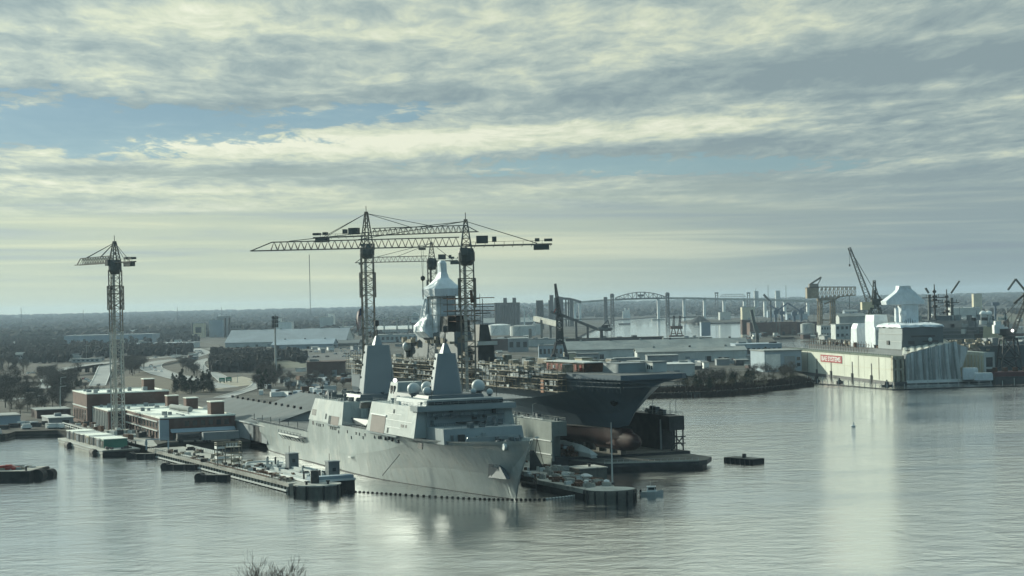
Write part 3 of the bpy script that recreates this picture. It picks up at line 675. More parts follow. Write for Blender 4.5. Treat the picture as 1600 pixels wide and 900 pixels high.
# ---------------------------------------------------------------- floating dock with the assault ship
def lhd():
    T = thing('warship', 'large flat-decked assault ship in the floating dock with red bulbous bow and scaffolding', 'warship', FD.p(-100,0,4))
    #  a, zb, tb, zw, tw, zk, tk, td
    S = [(-232,12.3,13.6,14,15.4,18,16,16.1),(-150,12.3,15.6,14,15.8,17,16.1,16.2),(-95,12.3,15.1,14,15.5,17.2,16.2,16.3),(-76,12.3,13.9,15,14.9,18.4,16.2,16.3),(-50,12.3,11.4,15.5,13.0,19.9,16.1,16.3),(-30,12.3,9.0,15.8,11.0,21.3,15.8,16.4),
         (-13,12.3,6.2,16.2,8.8,23.0,15.2,16.4),(-2,12.3,3.7,16.6,6.2,24.6,14.6,16.2),(4,12.3,1.6,17,4.2,25.2,13.2,15.2),(7.5,13.3,.15,17.6,2.6,25.6,11.8,14.2),(11,17.0,.12,20,1.8,26,9.6,13.2),(15.5,20.5,.1,22.4,1.4,26.4,7.4,12.6),(20,23.4,.1,24.6,1.2,26.8,5.2,11.8),(24,26.0,.1,26.4,1.0,27.2,3.6,11.2)]
    rows = []
    for a, zb, tb, zw, tw, zk, tk, td in S:
        h = [(td,28.6),(tk,zk),((tk+tw)/2-.25,(zk+zw)/2),(tw,zw),(tb,zb)]
        rows.append([FD.p(a,t,z) for t, z in h]+[FD.p(a,-t,z) for t, z in reversed(h)])
    m = MB(); m.grid(rows); m.add(rows[0], [tuple(range(10))]); m.add(rows[-1], [tuple(range(10))]); m.build('hull', hulld, T)
    U = [(-232,13.6,12.5,9),(-150,15.6,15,12),(-76,13.9,12.6,9),(-50,11.4,10,6.5),(-30,9.0,7.0,3.6),(-13,6.2,4.6,2.4),(-4,4.0,3.2,2.4),(4,1.6,2.9,2.3),(7.4,.2,2.3,1.8),(9.5,.05,.6,.4)]
    rows = []
    for a, t0, t1, t2 in U:
        h = [(t0,12.3),(t1,9.2),(t2,6.2)]; rows.append([FD.p(a,t,z) for t, z in h]+[FD.p(a,-t,z) for t, z in reversed(h)])
    m = MB(); m.grid(rows); m.build('underwater_hull', redb, T, smooth=True)
    m = MB(); rows = []
    for j in range(13):
        f = j/12; a = -14+29.5*f; r = 3.0*math.sqrt(max(0,1-((f-.55)/.45)**2)) if f > .55 else 3.0
        rows.append([FD.p(a, r*.95*math.cos(6.28318*i/14), 8.2+r*1.15*math.sin(6.28318*i/14)) for i in range(14)])
    m.grid(rows, close=True); m.build('bulbous_bow', redb, T, smooth=True)
    m = MB(); 
    for sg in (1,-1): m.grid([[FD.p(a,sg*(t0+.05),12.9),FD.p(a,sg*(t0+.02),11.9)] for a, t0, t1, t2 in U])
    m.build('boot_topping', dark, T)
    poly = [(-232,-16.6),(-232,16.6),(-4,16.8),(3,15.8),(25.3,11.4),(26.2,9.5),(26.2,-9.5),(25.3,-11.4),(3,-15.8),(-4,-16.8)]
    m = MB(); m.prism([FD.p(a,t) for a, t in poly], 28.5, 30.0); m.build('flight_deck', hulld, T)
    m = MB(); m.prism([FD.p(a*.996-.3,t*.985) for a, t in poly], 30.0, 30.06); m.build('deck_surface', deckm, T)
    # gallery walkways just under the deck edge at the bow
    m = MB()
    for z, o in ((27.6,.5),(26.2,.3)):
        for p, q in (((-3,16.2+o),(3,15.2+o)),((3,15.2+o),(24.5,10.6+o)),((25.2+o*.6,10.6),(25.2+o*.6,-10.6))): m.beam(FD.p(*p,z), FD.p(*q,z), .5, .22)
    for i in range(12): f = i/11; a = 3+22*f; t = 15.4-4.6*f; m.rod(FD.p(a,t+.6,24.6), FD.p(a,t+.6,29), .16)
    m.build('gallery', navyd, T)
    m = MB(); m.lathe(FD.p(8,5.2,20.6), [(.2,-1.0),(1.1,-.5),(1.3,.3),(.6,1.0)], 12); m.build('anchor', dark, T)
    # island with its wrapped towers
    m = MB()
    FD.box(m,-165,-104,6,15,30,38.2,1,.4); FD.box(m,-150,-108,7,14.6,38.2,42.6,1,.4); m.build('island', navyd, T)
    isl = MB()
    rnd = random.Random(3)
    for i in range(50): a = rnd.uniform(-168,-100); t = rnd.uniform(6,15.6); z = rnd.choice((30,33,36,38.2,38.2,40)); FD.box(isl,a,a+rnd.uniform(.8,5),t,t+rnd.uniform(.6,2.4),z,z+rnd.uniform(.5,2.6))
    isl.build('island_fittings', scaff, T)
    m = MB(); FD.box(m,-126,-117,6.6,13.8,40,48.6,.3,.4); m.build('funnel', darkst, T)
    MB().lathe(FD.p(-158,15.6,32), [(.9,0),(.9,2.2),(1.3,3)], 14).build('radome_pedestal', navyd, T); MB().ball(FD.p(-158,15.6,36.6), 2.1, 18, -.8).build('radome', radm, T, smooth=True)
    # shrink wrapped tower: wrinkled boxes and hood
    def wrapped(name, secs, par=T, wob=.18, seed=1, n=5):
        r = random.Random(seed); rows = []
        for (a0,a1,t0,t1,z) in secs:
            ring = []
            for (p, q) in (((a0,t0),(a1,t0)),((a1,t0),(a1,t1)),((a1,t1),(a0,t1)),((a0,t1),(a0,t0))):
                for k in range(n): f = k/n; ring.append(FD.p(p[0]+(q[0]-p[0])*f+r.uniform(-wob,wob), p[1]+(q[1]-p[1])*f+r.uniform(-wob,wob), z+r.uniform(-wob,wob)*.6))
            rows.append(ring)
        mb = MB(); mb.grid(rows, close=True); k = len(mb.v); mb.f.append(tuple(range(k-4*n,k))); return mb.build(name, wrap, par)
    wrapped('wrapped_tower', [(-138,-127,5.6,14.2,41),(-137.6,-127,5.8,14.4,46),(-137,-127.4,6,14.2,51),(-136.6,-127.6,6.2,14,57)])
    wrapped('wrapped_hood', [(-139,-125.4,4.6,15.6,56.4),(-139.2,-125.2,4.4,15.9,59.4),(-137.5,-127,6.0,13.2,61.2),(-135,-129.6,7.8,11.6,63.6),(-134,-130.6,8.4,11,65.6),(-134,-130.8,8.5,10.9,69.4),(-133.4,-131.4,9,10.4,70.4)], seed=4)
    wrapped('wrapped_bulge', [(-145,-131,13.4,16.0,40.4),(-146,-132,12,17.6,42.6),(-145,-133,12,17.4,44.8),(-141,-133,12,16.6,47.4),(-138,-134,12.4,15.4,49.4)], seed=7, wob=.35)
    wrapped('wrapped_shoulder', [(-141,-136,13.4,16.4,47),(-140,-136,13.4,15.8,51.5),(-139,-136.6,13,14.8,55.5)], seed=9, wob=.3)
    for z in (44.5,49.2,53.6):
        m = MB(); ring = [FD.p(-138.3,5.4,z),FD.p(-126.5,5.4,z),FD.p(-126.5,14.7,z),FD.p(-138.3,14.7,z)]
        for p, q in zip(ring, ring[1:]+ring[:1]): m.rod(p, q, .22)
        m.build('strap', offw, T)
    for a, t in ((-126.3,7),(-126.3,10),(-126.3,13),(-130,14.9),(-134,14.9)):
        MB().rod(FD.p(a,t,39), FD.p(a,t,57), .2).build('scaffold_pole', scaff, T)
    wrapped('wrapped_crate', [(-110,-104,9,13,30.2),(-110,-104,9,13,32.6),(-109,-105,9.6,12.4,34.0)], seed=12, wob=.3)
    # dark aft mast house and scaffolds round it
    m = MB(); FD.box(m,-120,-112,6.2,10.4,30,47.2,.4,.3); m.build('radar_house', darkst, T)
    m = MB(); FD.box(m,-99,-91,5,12,30,37.6,.3,.3); FD.box(m,-100,-90,4.4,12.6,37.6,39.4,.2,.2); FD.box(m,-98,-92,6,11,39.4,45.4,.8,.8); m.build('bridge_house', darkst, T)
    m = MB(); FD.box(m,-89.9,-89.6,4.6,12.4,37.8,39.2); m.build('white_band', offw, T)
    sc = MB()
    for z in (46.5,48.6,50.6,52.8,55): 
        FD.box(sc,-119,-110,3,13,z,z+.25)
        for a in (-119,-110): 
            for t in (3,8,13): sc.rod(FD.p(a,t,46), FD.p(a,t,57), .18)
    for z in (50.4,53,55.4): sc.beam(FD.p(-110,-3,z), FD.p(-114,16.5,z), .3)
    sc.build('mast_scaffold', rust, T)
    rd = MB(); rd.rod(FD.p(-95,8,45), FD.p(-95,8,55), .3); rd.beam(FD.p(-95,3.5,52), FD.p(-95,12,52), .3); rd.beam(FD.p(-95,5,49.6), FD.p(-95,11.4,49.6), .4); rd.build('pole_mast', darkst, T)
    # scaffolding over the deck edge
    rnd = random.Random(8)
    for k, z in enumerate((24.1,26.0,27.9,29.8,31.7)):
        p = MB(); a = -228.0
        while a < -4:
            l = rnd.uniform(6,16); 
            if rnd.random() < .9: FD.box(p,a,min(a+l,-3),16.3+.1*k,19.6+.3*rnd.random(),z,z+.22)
            a += l
        p.build('scaffold_platform', scaff, T)
    p = MB(); a = -228.0
    while a < -2:
        for t in (16.6,19.6): p.rod(FD.p(a,t,23.6+ (0 if a < -30 else .6)), FD.p(a,t,33.2+rnd.uniform(-1.5,1)), .2)
        for z in (25.1,27.1,29.0,30.8,32.6):
            if rnd.random() < .8: p.rod(FD.p(a,19.6,z), FD.p(a+4,19.6,z), .16)
        if rnd.random() < .5: p.rod(FD.p(a,19.6,24), FD.p(a+4,19.6,28), .14)
        a += 3.4
    p.build('scaffold_posts', scaff, T)
    p = MB()
    for i in range(75):
        a = rnd.uniform(-226,-6); z = rnd.choice((24.4,26.2,28.1,30,30,31.9)); FD.box(p,a,a+rnd.uniform(1.2,6),19.2,19.3+.3*rnd.random(),z,z+rnd.uniform(.5,1.5))
    p.build('scaffold_sheeting', shedw, T)
    p = MB()
    for i in range(60):
        a = rnd.uniform(-226,-6); z = rnd.choice((24.4,26.2,28.1,30,30,31.9)); FD.box(p,a,a+rnd.uniform(.6,3),19.35,19.7,z,z+rnd.uniform(.3,1.1))
    p.build('stacked_planks', offw, T)
    p = MB(); [FD.box(p,-16.2,-14.0,19.4,20.0,23.6+1.15*i,24.3+1.15*i) for i in range(4)]; p.build('orange_sheeting', mat('orange_sheeting', (.34,.17,.11), .8, .35, .5), T)
    # support blocks under the keel
    for a in range(-70, 5, 8):
        MB().box(FD.p(a,0,3.5), 2.4, 1.8, 2.8, FD.rot()).build('keel_block', concd, T)
    # far side boats: launch-like pale section on the dock floor is a thing of its own
    return T
lhd()
def deck_gear():
    rnd = random.Random(21)
    mats_ = [scaff, offw, navyd, rust, shedw, roofg]
    names = [('equipment_box','long tarped equipment box among the clutter on the scaffolded flight deck','equipment box'),('shipping_container','pale site container standing among the clutter on the scaffolded flight deck','container')]
    protos = []
    for k in range(8):
        w, d, h = rnd.uniform(2,7), rnd.uniform(2,3), rnd.uniform(1.4,3.2)
        nm = names[k % 2]
        T = thing(nm[0], nm[1], nm[2], FD.p(-30-7*k, rnd.uniform(-8,12), 30.06), 'clutter on the flight deck')
        MB().box(FD.p(-30-7*k,0,0)*0+Vector(T.location), w, d, h, 0).build('body', mats_[k % 6], T)
        l = MB(); 
        l.box(Vector(T.location)+Vector((0,0,h)), w*.9, d*.9, .18); l.build('lid', mats_[(k+1) % 6], T)
        T.rotation_euler = (0,0,FD.rot()); protos.append(T)
    for i in range(64):
        p = protos[rnd.randrange(8)]; a = rnd.uniform(-215,-2); t = rnd.uniform(-14,15)
        if -170 < a < -86 and t > 3: continue
        clone(p, FD.p(a,t,30.06), FD.rot()+rnd.choice((0,0,1.57,.2)))
    # the long house with red brown sides near the bow
    T = thing('deck_house', 'long low site shelter with rust red side and pale flat top on the flight deck', 'shelter', FD.p(-18,6,30.06))
    m = MB(); FD.box(m,-36,-6,2,9,30.06,33.0); m.build('wall', rust, T)
    m = MB(); FD.box(m,-37,-4.5,1.6,9.5,33.0,33.3); m.build('roof', offw, T)
    m = MB()
    for i in range(8): FD.box(m,-35+3.7*i,-33.6+3.7*i,9.0,9.1,30.6,32.4)
    m.build('cladding', redp, T)
    T = thing('deck_house', 'blue-grey tarped block on the flight deck close behind the bow', 'shelter', FD.p(3,-2,30.06))
    m = MB(); FD.box(m,-2.5,9,-6,4,30.06,32.9,.3,.2); m.build('wall', navy, T); m = MB(); FD.box(m,-2.4,8.9,-5.9,3.9,32.9,33.1); m.build('roof', shedw, T)
    for a, t, w, h, d, lab_ in ((9,-11,4.5,3.2,5,'pale square site cabin near the bow edge of the flight deck'),(-8,-12,9,3.0,4,'long pale site cabin across the flight deck from the red shelter'),(-45,-10,6,3.4,4,'cream site cabin on the far edge of the flight deck')):
        T = thing('site_cabin', lab_, 'site cabin', FD.p(a,t,30.06)); m = MB(); FD.box(m,a,a+w,t,t+d,30.06,30.06+h); m.build('wall', cream if 'cream' in lab_ else offw, T)
        m = MB(); FD.box(m,a-.3,a+w+.3,t-.3,t+d+.3,30.06+h,30.3+h); m.build('roof', roofg, T)
        for k in range(3):
            m = MB(); FD.box(m,a+w*(.15+.3*k),a+w*(.32+.3*k),t+d,t+d+.06,31,32.2); m.build('window', glass, T)
deck_gear()

def floating_dock():
    T = thing('floating_dock', 'grey floating dry dock with two wing walls round the red-bowed assault ship', 'dry dock', FD.p(-110,0,0))
    m = MB(); m.prism([FD.p(a,t) for a, t in ((-236,24),(.5,24),(1,18.5),(4,-24),(-236,-24))], -1.2, 3.5); m.build('pontoon', darkst, T)
    m = MB(); m.prism([FD.p(a,t) for a, t in ((-235,23),(0,18),(1.2,17.6),(3.6,-23.4),(-235,-23))], 3.5, 3.56); m.build('dock_floor', concd, T)
    ap = ((1,18.5),(13,15),(18.2,14.2),(28.2,-13.6),(26.6,-17.5),(18,-24),(4,-24)); c0 = FD.p(10,-3)
    m = MB(); m.prism([FD.p(a,t) for a, t in ap], 1.2, 2.6); m.prism([c0+(FD.p(a,t)-c0)*.93 for a, t in ap], -1.2, 1.2); m.build('apron', darkst, T)
    m = MB(); m.prism([c0+(FD.p(a,t)-c0)*.985 for a, t in ap], 2.6, 2.66); m.build('apron_deck', concd, T)
    m = MB(); m.beam(FD.p(18.1,14.2,2.7), FD.p(28.2,-13.6,2.7), .4, .4); m.build('apron_kerb', conc, T)
    # wing walls
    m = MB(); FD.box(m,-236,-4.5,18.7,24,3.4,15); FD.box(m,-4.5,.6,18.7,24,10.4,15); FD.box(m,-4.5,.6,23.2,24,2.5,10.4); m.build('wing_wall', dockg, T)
    m = MB(); FD.box(m,-236,.2,24,24.15,-.4,3.4); m.build('pontoon_side', dockg, T)
    for z in (4.6,8.9,):
        m = MB(); m.beam(FD.p(-236,24.2,z), FD.p(.4,24.2,z), .25, .32); m.build('white_rubbing_strip', white, T)
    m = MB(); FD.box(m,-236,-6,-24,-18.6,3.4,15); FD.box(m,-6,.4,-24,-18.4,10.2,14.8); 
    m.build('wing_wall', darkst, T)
    m = MB()
    for t in (-19.2,-21.2,-23.6): m.beam(FD.p(0,t,3.5), FD.p(0,t,10.2), .45)
    for z in (5.8,8.0): m.beam(FD.p(.2,-19,z), FD.p(.2,-24.4,z), .35); 
    m.beam(FD.p(.2,-19.2,3.6), FD.p(.2,-23.6,8), .3); m.beam(FD.p(.2,-23.6,4.6), FD.p(.2,-19.2,10), .3); m.build('end_stair', darkst, T)
    m = MB(); m.beam(FD.p(-5.5,-18.3,3.5), FD.p(-5.5,-18.3,13.5), .5); m.build('drain_pipe', offw, T)
    rl = MB()
    for t in (18.9,23.8,-18.8,-23.8):
        for z in (15.6,16.1): rl.rod(FD.p(-236,t,z), FD.p(.4,t,z), .1)
        for i in range(60): a = -236+4*i; rl.rod(FD.p(a,t,15), FD.p(a,t,16.1), .1)
    for t0, t1 in ((18.9,23.8),(-18.8,-23.8)): rl.rod(FD.p(.4,t0,16.1), FD.p(.4,t1,16.1), .1)
    for i in range(16):
        f = i/15; a = 18.2+10.2*f; t = 14-27.4*f; rl.rod(FD.p(a,t,2.6), FD.p(a,t,3.8), .1)
    rl.rod(FD.p(18.2,14,3.8), FD.p(28.4,-13.4,3.8), .09); rl.build('guard_rail', offw, T)
    pp = MB(); pp.beam(FD.p(-100,22.6,15.3), FD.p(-9,22.6,15.3), .35); pp.beam(FD.p(-100,20.6,15.25), FD.p(-14,20.6,15.25), .3); pp.build('service_pipe', white, T)
    for a, t in ((-30,-21),(-14,-20),(-3,-22.8),(-1,-19.6),(-60,21),(-20,21.4)):
        g = MB(); g.rod(FD.p(a,t,15), FD.p(a,t,19.6), .18); g.rod(FD.p(a,t,19.6), FD.p(a+.6,t-1.2,20), .16); g.build('lamp_post', offw, T)
    for a, t, s in ((-26,21.2,1.4),(-18.5,21,2.2),(-16,-21,2.8),(-9,-20.4,2.0),(-35,20.8,1.6),(-4,20.2,1.2),(-22,-22,1.5)):
        g = MB(); g.lathe(FD.p(a,t,15), [(s*.6,0),(s*.6,s*.5),(s*.4,s*.5),(s*.4,s*.9)], 10); g.box(FD.p(a+s*.9,t,15), s*.8, s*.6, s*.8, FD.rot()); g.build('capstan_winch', navyd, T)
    return T
floating_dock()
def dock_floor_items():
    T = thing('covered_launch', 'pale grey tapering hull section lying on the dock floor left of the red bow', 'hull section', FD.p(-8,12,3.56))
    m = MB(); rows = []
    for f, hh, w in ((0,3.6,2.6),(.3,4.1,2.8),(.7,3.6,2.6),(.9,2.6,2.0),(1,1.0,.7)):
        a = -25+34*f; z = 3.56; rows.append([FD.p(a,12.4-w+2.6,z), FD.p(a,12.4+w-1.0,z), FD.p(a,12.4+w-.6,z+hh*.5), FD.p(a,12.4+.8*w-1,z+hh), FD.p(a,12.4-w*.8+2.6,z+hh)])
    m.grid(rows, close=True); m.add(rows[0], [(0,1,2,3,4)]); m.add(rows[-1], [(0,1,2,3,4)]); m.build('shell', offw, T)
    m = MB(); m.beam(FD.p(-30,15.1,6.6), FD.p(-2,15.0,6.4), .3); m.build('seam_strip', navyd, T)
    rnd = random.Random(4)
    T = thing('rubble_heap', 'heap of scrap steel and hoses at the near left corner of the dock floor', 'scrap heap', FD.p(-2,17,3.56))
    m = MB()
    for i in range(26): m.box(FD.p(rnd.uniform(-6,1),rnd.uniform(15,18),3.56+rnd.uniform(0,2.4)), rnd.uniform(.4,1.8), rnd.uniform(.4,1.6), rnd.uniform(.4,1.4), rnd.uniform(0,3))
    m.build('scrap', rust, T)
    m = MB(); m.box(FD.p(-3.2,17.4,6), 1.6, 1.1, .7, .4); m.build('white_sheet', wrap, T)
dock_floor_items()

# ---------------------------------------------------------------- pier between the two ships
def finger_pier():
    PIER = [LP.p(-42,-23),LP.p(140,-23),LP.p(160,-22.5)]+[at(x,y,2.5) for x, y in ((840,750),(880,758),(918,766),(940,768),(962,764),(958,757),(925,750),(880,741))]+[LP.p(150,-37),LP.p(-42,-37)]
    T = thing('pier', 'low cluttered pier with rounded end and tall pole beside the grey ship\'s bow', 'pier', LP.p(150,-29,0))
    m = MB(); m.prism(PIER, 1.3, 2.5); m.build('deck', pierdk, T)
    m = MB()
    for i in range(32):
        a = -36+5.8*i
        for t in (-22.9,-36.9): m.tube(LP.p(a,t,-1.2), LP.p(a,t,1.35), .42, .42, 7)
    for t in (-22.6,-37.2): m.beam(LP.p(-42,t,1.0), LP.p(150,t,1.0), .6, .8)
    m.prism([q+(LP.p(100,-29.5)-q)*.02 for q in PIER], -1.2, 1.3); m.build('piles', dark, T)
    # fender log boom along the near side
    m = MB(); m.tube(at(818,757,.2), at(905,769,.2), .9, .9, 10); m.build('fender', dark, T)
    # rounded end
    c = at(953,764,2.6); q = [(c.x+6.9*math.cos(a)*1.0, c.y+5.6*math.sin(a)) for a in [6.28318*i/28 for i in range(28)]]
    m = MB(); m.prism(q, 1.5, 2.62); m.prism([(c.x+(x-c.x)*.97, c.y+(y-c.y)*.97) for x, y in q], -1.2, 1.5); m.build('pier_head', concd, T)
    m = MB(); m.prism([(c.x+(x-c.x)*.96, c.y+(y-c.y)*.96) for x, y in q], 2.62, 2.68); m.build('pier_head_deck', conc, T)
    m = MB()
    for i in range(28):
        x, y = q[i]; 
        if i % 2 == 0: m.box((x,y,-1.2), .5, .5, 3.6)
    m.build('fender_pile', dark, T)
    T2 = thing('flagpole', 'tall bare pale pole on the rounded end of the right pier', 'pole', at(957,757,2.68))
    b0 = Vector(T2.location); MB().tube(b0, b0+Vector((0,0,17)), .24, .13, 8).build('shaft', offw, T2); MB().box(b0, 1.2, 1.2, .6).build('base', darkst, T2)
    rnd = random.Random(14)
    lab_ = [('cable_heap','dark heap of cables and steel on the right pier','heap',rust),('pallet_stack','grey stack of pallets and planks on the right pier','pallet stack',pierdk),('equipment_box','pale equipment box on the right pier','equipment box',offw)]
    for i in range(78):
        a = rnd.uniform(120,206) if i > 30 else rnd.uniform(165,204); k = rnd.choice((0,0,1,1,2)); t = rnd.uniform(-35,-25) if a < 160 else rnd.uniform(-28.5,-18.5); nm, lb, ct, mt = lab_[k]
        o = thing(nm, lb, ct, LP.p(a,t,2.5), 'clutter on the right pier'); m = MB()
        for j in range(rnd.choice((2,3,4))): m.box(LP.p(a+rnd.uniform(-.8,.8),t+rnd.uniform(-.8,.8),2.5), rnd.uniform(.5,2.6), rnd.uniform(.4,1.4), rnd.uniform(.4,1.5 if k else 1.1), rnd.uniform(0,3))
        m.build('pile', mt, o)
    # tarps, a dark vertical gantry and a light mast at the shipward end
    o = thing('tarpaulin', 'pale grey tarpaulin humped over gear on the right pier', 'tarpaulin', at(915,744,2.5)); b0 = Vector(o.location)
    MB().lathe(b0, [(2.2,0),(1.5,.4),(.6,.75),(.1,.8)], 7).build('sheet', offw, o)
    o = thing('tarpaulin', 'bright white bundle beside the pole on the right pier', 'tarpaulin', at(947,756,2.5)); b0 = Vector(o.location)
    MB().lathe(b0, [(1.5,0),(1.0,.6),(.9,1.0),(.1,1.2)], 6).build('sheet', wrap, o)
    o = thing('brow_ramp', 'dark triangular steel ramp standing by the grey dock wall on the right pier', 'ramp', at(839,735,2.5)); b0 = Vector(o.location)
    m = MB(); m.hexa([b0+Vector((-2.2,0,0)),b0+Vector((2.4,0,0)),b0+Vector((2.4,2,0)),b0+Vector((-2.2,2,0))],[b0+Vector((-2.0,0,6)),b0+Vector((-.8,0,6)),b0+Vector((-.8,2,6)),b0+Vector((-2.0,2,6))]); m.build('plating', darkst, o)
    o = thing('light_mast', 'thin lattice light mast on the right pier by the grey ship\'s bow', 'light mast', at(834,734,2.5)); b0 = Vector(o.location)
    m = MB(); m.rod(b0, b0+Vector((1.2,0,9.5)), .22); m.rod(b0+Vector((3.4,0,0)), b0+Vector((1.2,0,9.5)), .2); m.build('legs', darkst, o); MB().box(b0+Vector((1.2,0,9.5)), 1.2, .5, .5).build('lamp_head', white, o)
    # free concrete block in the dock entrance
    o = thing('dolphin', 'square concrete dolphin block in the water before the dock entrance', 'dolphin', at(921,745,0)); b0 = Vector(o.location)
    f = FY((b0.x, b0.y)); m = MB(); f.box(m,-7,2,-5,4,-1.2,2.6); m.build('block', concd, o); m = MB(); f.box(m,-7.2,2.2,-5.2,4.2,2.6,2.9); m.build('cap', conc, o)
    m = MB(); m.lathe(f.p(-2,-1,2.9), [(.4,0),(.4,.6),(.7,.6),(.7,.9)], 8); m.build('bollard', darkst, o)
finger_pier()
# ---------------------------------------------------------------- tower cranes
def tower_crane(lab, base, w, zs, za, ang, jib, cjib, jz, mtop, mlow, frac, segh=5.4, ties=(.42,.72), tip_hook=None, jibh=3.0, house=True, group='tower cranes over the shipyard'):
    """zs: slewing height; za: apex height; jz: height of the jib's lower chord; frac: share of the mast with the lower paint"""
    T = thing('tower_crane', lab, 'crane', base, group); b = Vector(base); bz = b.z
    d = Vector((math.cos(ang), math.sin(ang), 0)); s = Vector((-d.y, d.x, 0))
    zsplit = bz+(zs-bz)*frac
    for (z0, z1, mt, nm) in ((bz, zsplit, mlow, 'mast'), (zsplit, zs-2.5, mtop, 'mast')):
        n = max(1, round((z1-z0)/segh*1.6)); m = MB(); lattice(m, (b.x,b.y,z0), (b.x,b.y,z1), w, w, n, .42, .21, ex=Vector((1,0,0)), ey=Vector((0,1,0)))
        m.build(nm, mt, T)
    m = MB(); m.box((b.x,b.y,bz), w*1.8, w*1.8, 1.2); m.build('footing', conc, T)
    lad = MB(); lad.box((b.x-w*.15,b.y,bz+1.2), w*.22, w*.22, zs-bz-4); lad.build('ladder_cage', mlow, T)
    # climbing collar
    zc = bz+(zs-bz)*.80; m = MB(); lattice(m, (b.x,b.y,zc-5), (b.x,b.y,zc+5), w*1.22, w*1.22, 3, .42, .28, ex=Vector((1,0,0)), ey=Vector((0,1,0))); m.build('climbing_frame', mtop, T)
    m = MB(); m.lathe((b.x,b.y,zs-4.2), [(w*.38,0),(w*.62,1.6),(w*.62,4.4),(w*.5,6.0)], 12); m.build('slewing_ring', cranei, T)
    m = MB(); m.box(b*1.0+Vector((0,0,zs-bz-.6))+s*(w*.62)+d*.6, 2.2, 1.9, 2.6, ang); m.build('cab', cranei, T)
    m = MB(); lattice(m, (b.x,b.y,zs+1), (b.x,b.y,za), w*.8, .8, 5, .42, .24, ex=d, ey=s); m.rod((b.x,b.y,za-.5), (b.x,b.y,za+2.4), .3); m.build('tower_head', mtop, T)
    # jib: two bottom chords, one top chord
    m = MB(); P = lambda r, o, z: b*1.0+d*r+s*o+Vector((0,0,z-bz)); hw = 1.05
    top0, top1 = w*.5, jib*.90
    m.beam(P(0,hw,jz), P(jib,hw,jz), .34); m.beam(P(0,-hw,jz), P(jib,-hw,jz), .34); m.beam(P(top0,0,jz+jibh), P(top1,0,jz+jibh*.92), .36)
    m.beam(P(top1,0,jz+jibh*.92), P(jib,0,jz), .34)
    n = int(jib/2.35); 
    for k in range(n):
        r0 = top0+(jib-top0)*k/n; r1 = top0+(jib-top0)*(k+1)/n; mid = (r0+r1)/2
        if mid > top1: continue
        for o in (hw,-hw): m.rod(P(r0,o,jz), P(mid,0,jz+jibh*.97), .22); m.rod(P(mid,0,jz+jibh*.97), P(r1,o,jz), .22)
        m.rod(P(r0,hw,jz), P(r1,-hw,jz), .18)
    m.build('jib', mtop, T)
    m = MB(); m.beam(P(0,hw,jz), P(-cjib,hw,jz), .5); m.beam(P(0,-hw,jz), P(-cjib,-hw,jz), .5)
    n = int(cjib/3)
    for k in range(n):
        r0 = -cjib*k/n; r1 = -cjib*(k+1)/n; m.rod(P(r0,hw,jz), P(r1,-hw,jz), .2); m.rod(P(r0,hw,jz+1.3), P(r1,hw,jz+1.3), .13); m.rod(P(r0,hw,jz), P(r0,hw,jz+1.3), .13); m.rod(P(r0,-hw,jz), P(r0,-hw,jz+1.3), .13)
        m.beam(P(r1,hw,jz), P(r1,-hw,jz), .25); m.rod(P(r1,hw,jz), P(r1+.6,hw,jz-.7), .2)
    m.build('counter_jib', mtop, T)
    m = MB(); m.box(P(-cjib+3.6,0,jz-1.9), 5.4, 2.4, 2.0, ang); m.box(P(-cjib+1.2,0,jz+1.0), 2.8, 2.4, .9, ang); m.box(P(-cjib+5,0,jz+1.0), 1.6, 2.2, 1.1, ang); m.build('counterweight', cranei, T)
    if house:
        m = MB(); m.box(P(-w*.5-3.2,0,jz+.8), 4.0, 2.6, 2.6, ang); m.box(P(-w*.5-7.4,.4,jz+1.2), 1.5, 1.8, 1.8, ang); m.build('machinery_house', cranei, T)
    for f in ties:
        m = MB()
        for o in (.25,-.25): m.rod((b.x,b.y,za-.6), P(jib*f,o,jz+jibh), .24)
        m.build('pendant_line', cranei, T)
    m = MB()
    for o in (hw,-hw): m.rod((b.x,b.y,za-.6), P(-cjib+5,o,jz+.4), .24)
    m.build('pendant_line', cranei, T)
    if tip_hook:
        r, hz, ln = tip_hook; m = MB(); m.box(P(r,0,jz-1.0), 2.4, 2.0, .7, ang); m.build('trolley', cranei, T)
        m = MB()
        for o in (.35,-.35): m.rod(P(r+o,0,jz-.8), P(r+o*.3,0,hz+ln), .12)
        m.build('hoist_rope', cranei, T); m = MB(); m.lathe(P(r,0,hz+ln-1.6), [(.25,0),(.8,.5),(.8,1.3),(.3,1.8)], 10); m.rod(P(r,0,hz), P(r,0,hz+ln-1.2), .34); m.build('hook_block', darkst, T)
    return T
pB = at(185,676,GZ)
tower_crane('pale tower crane standing alone by the brick waterfront building, short jib to the left', (pB.x,pB.y,GZ), 4.5, atY(180,413,pB.y).z, atY(177,377,pB.y).z, R(180-48), 33, 15.5, atY(180,410.5,pB.y).z, crane, cranel, .60, ties=(.35,.72), tip_hook=(3.4,atY(166,470,pB.y).z,6), house=False)
qA = FD.p(-163,30.3,GZ)
tower_crane('tallest brown tower crane, between the grey ship\'s aft mast and the striped flag', tuple(qA), 4.8, atY(573,388,qA.y).z, atY(571,331,qA.y).z, R(-20), 48, 23.5, atY(572,368.5,qA.y).z, crane, cranel, .34, ties=(.40,.60), jibh=2.9)
qBb = FD.p(-52,31,GZ)
tower_crane('brown tower crane behind the forward mast of the grey ship, longest jib to the left', tuple(qBb), 4.7, atY(727,396,qBb.y).z, atY(724,343,qBb.y).z, R(180-1), 74.5, 29.5, atY(724,384.5,qBb.y).z, crane, cranel, .30, ties=(.50,.82), tip_hook=(15.2,atY(658,468,qBb.y).z,8), jibh=3.1)
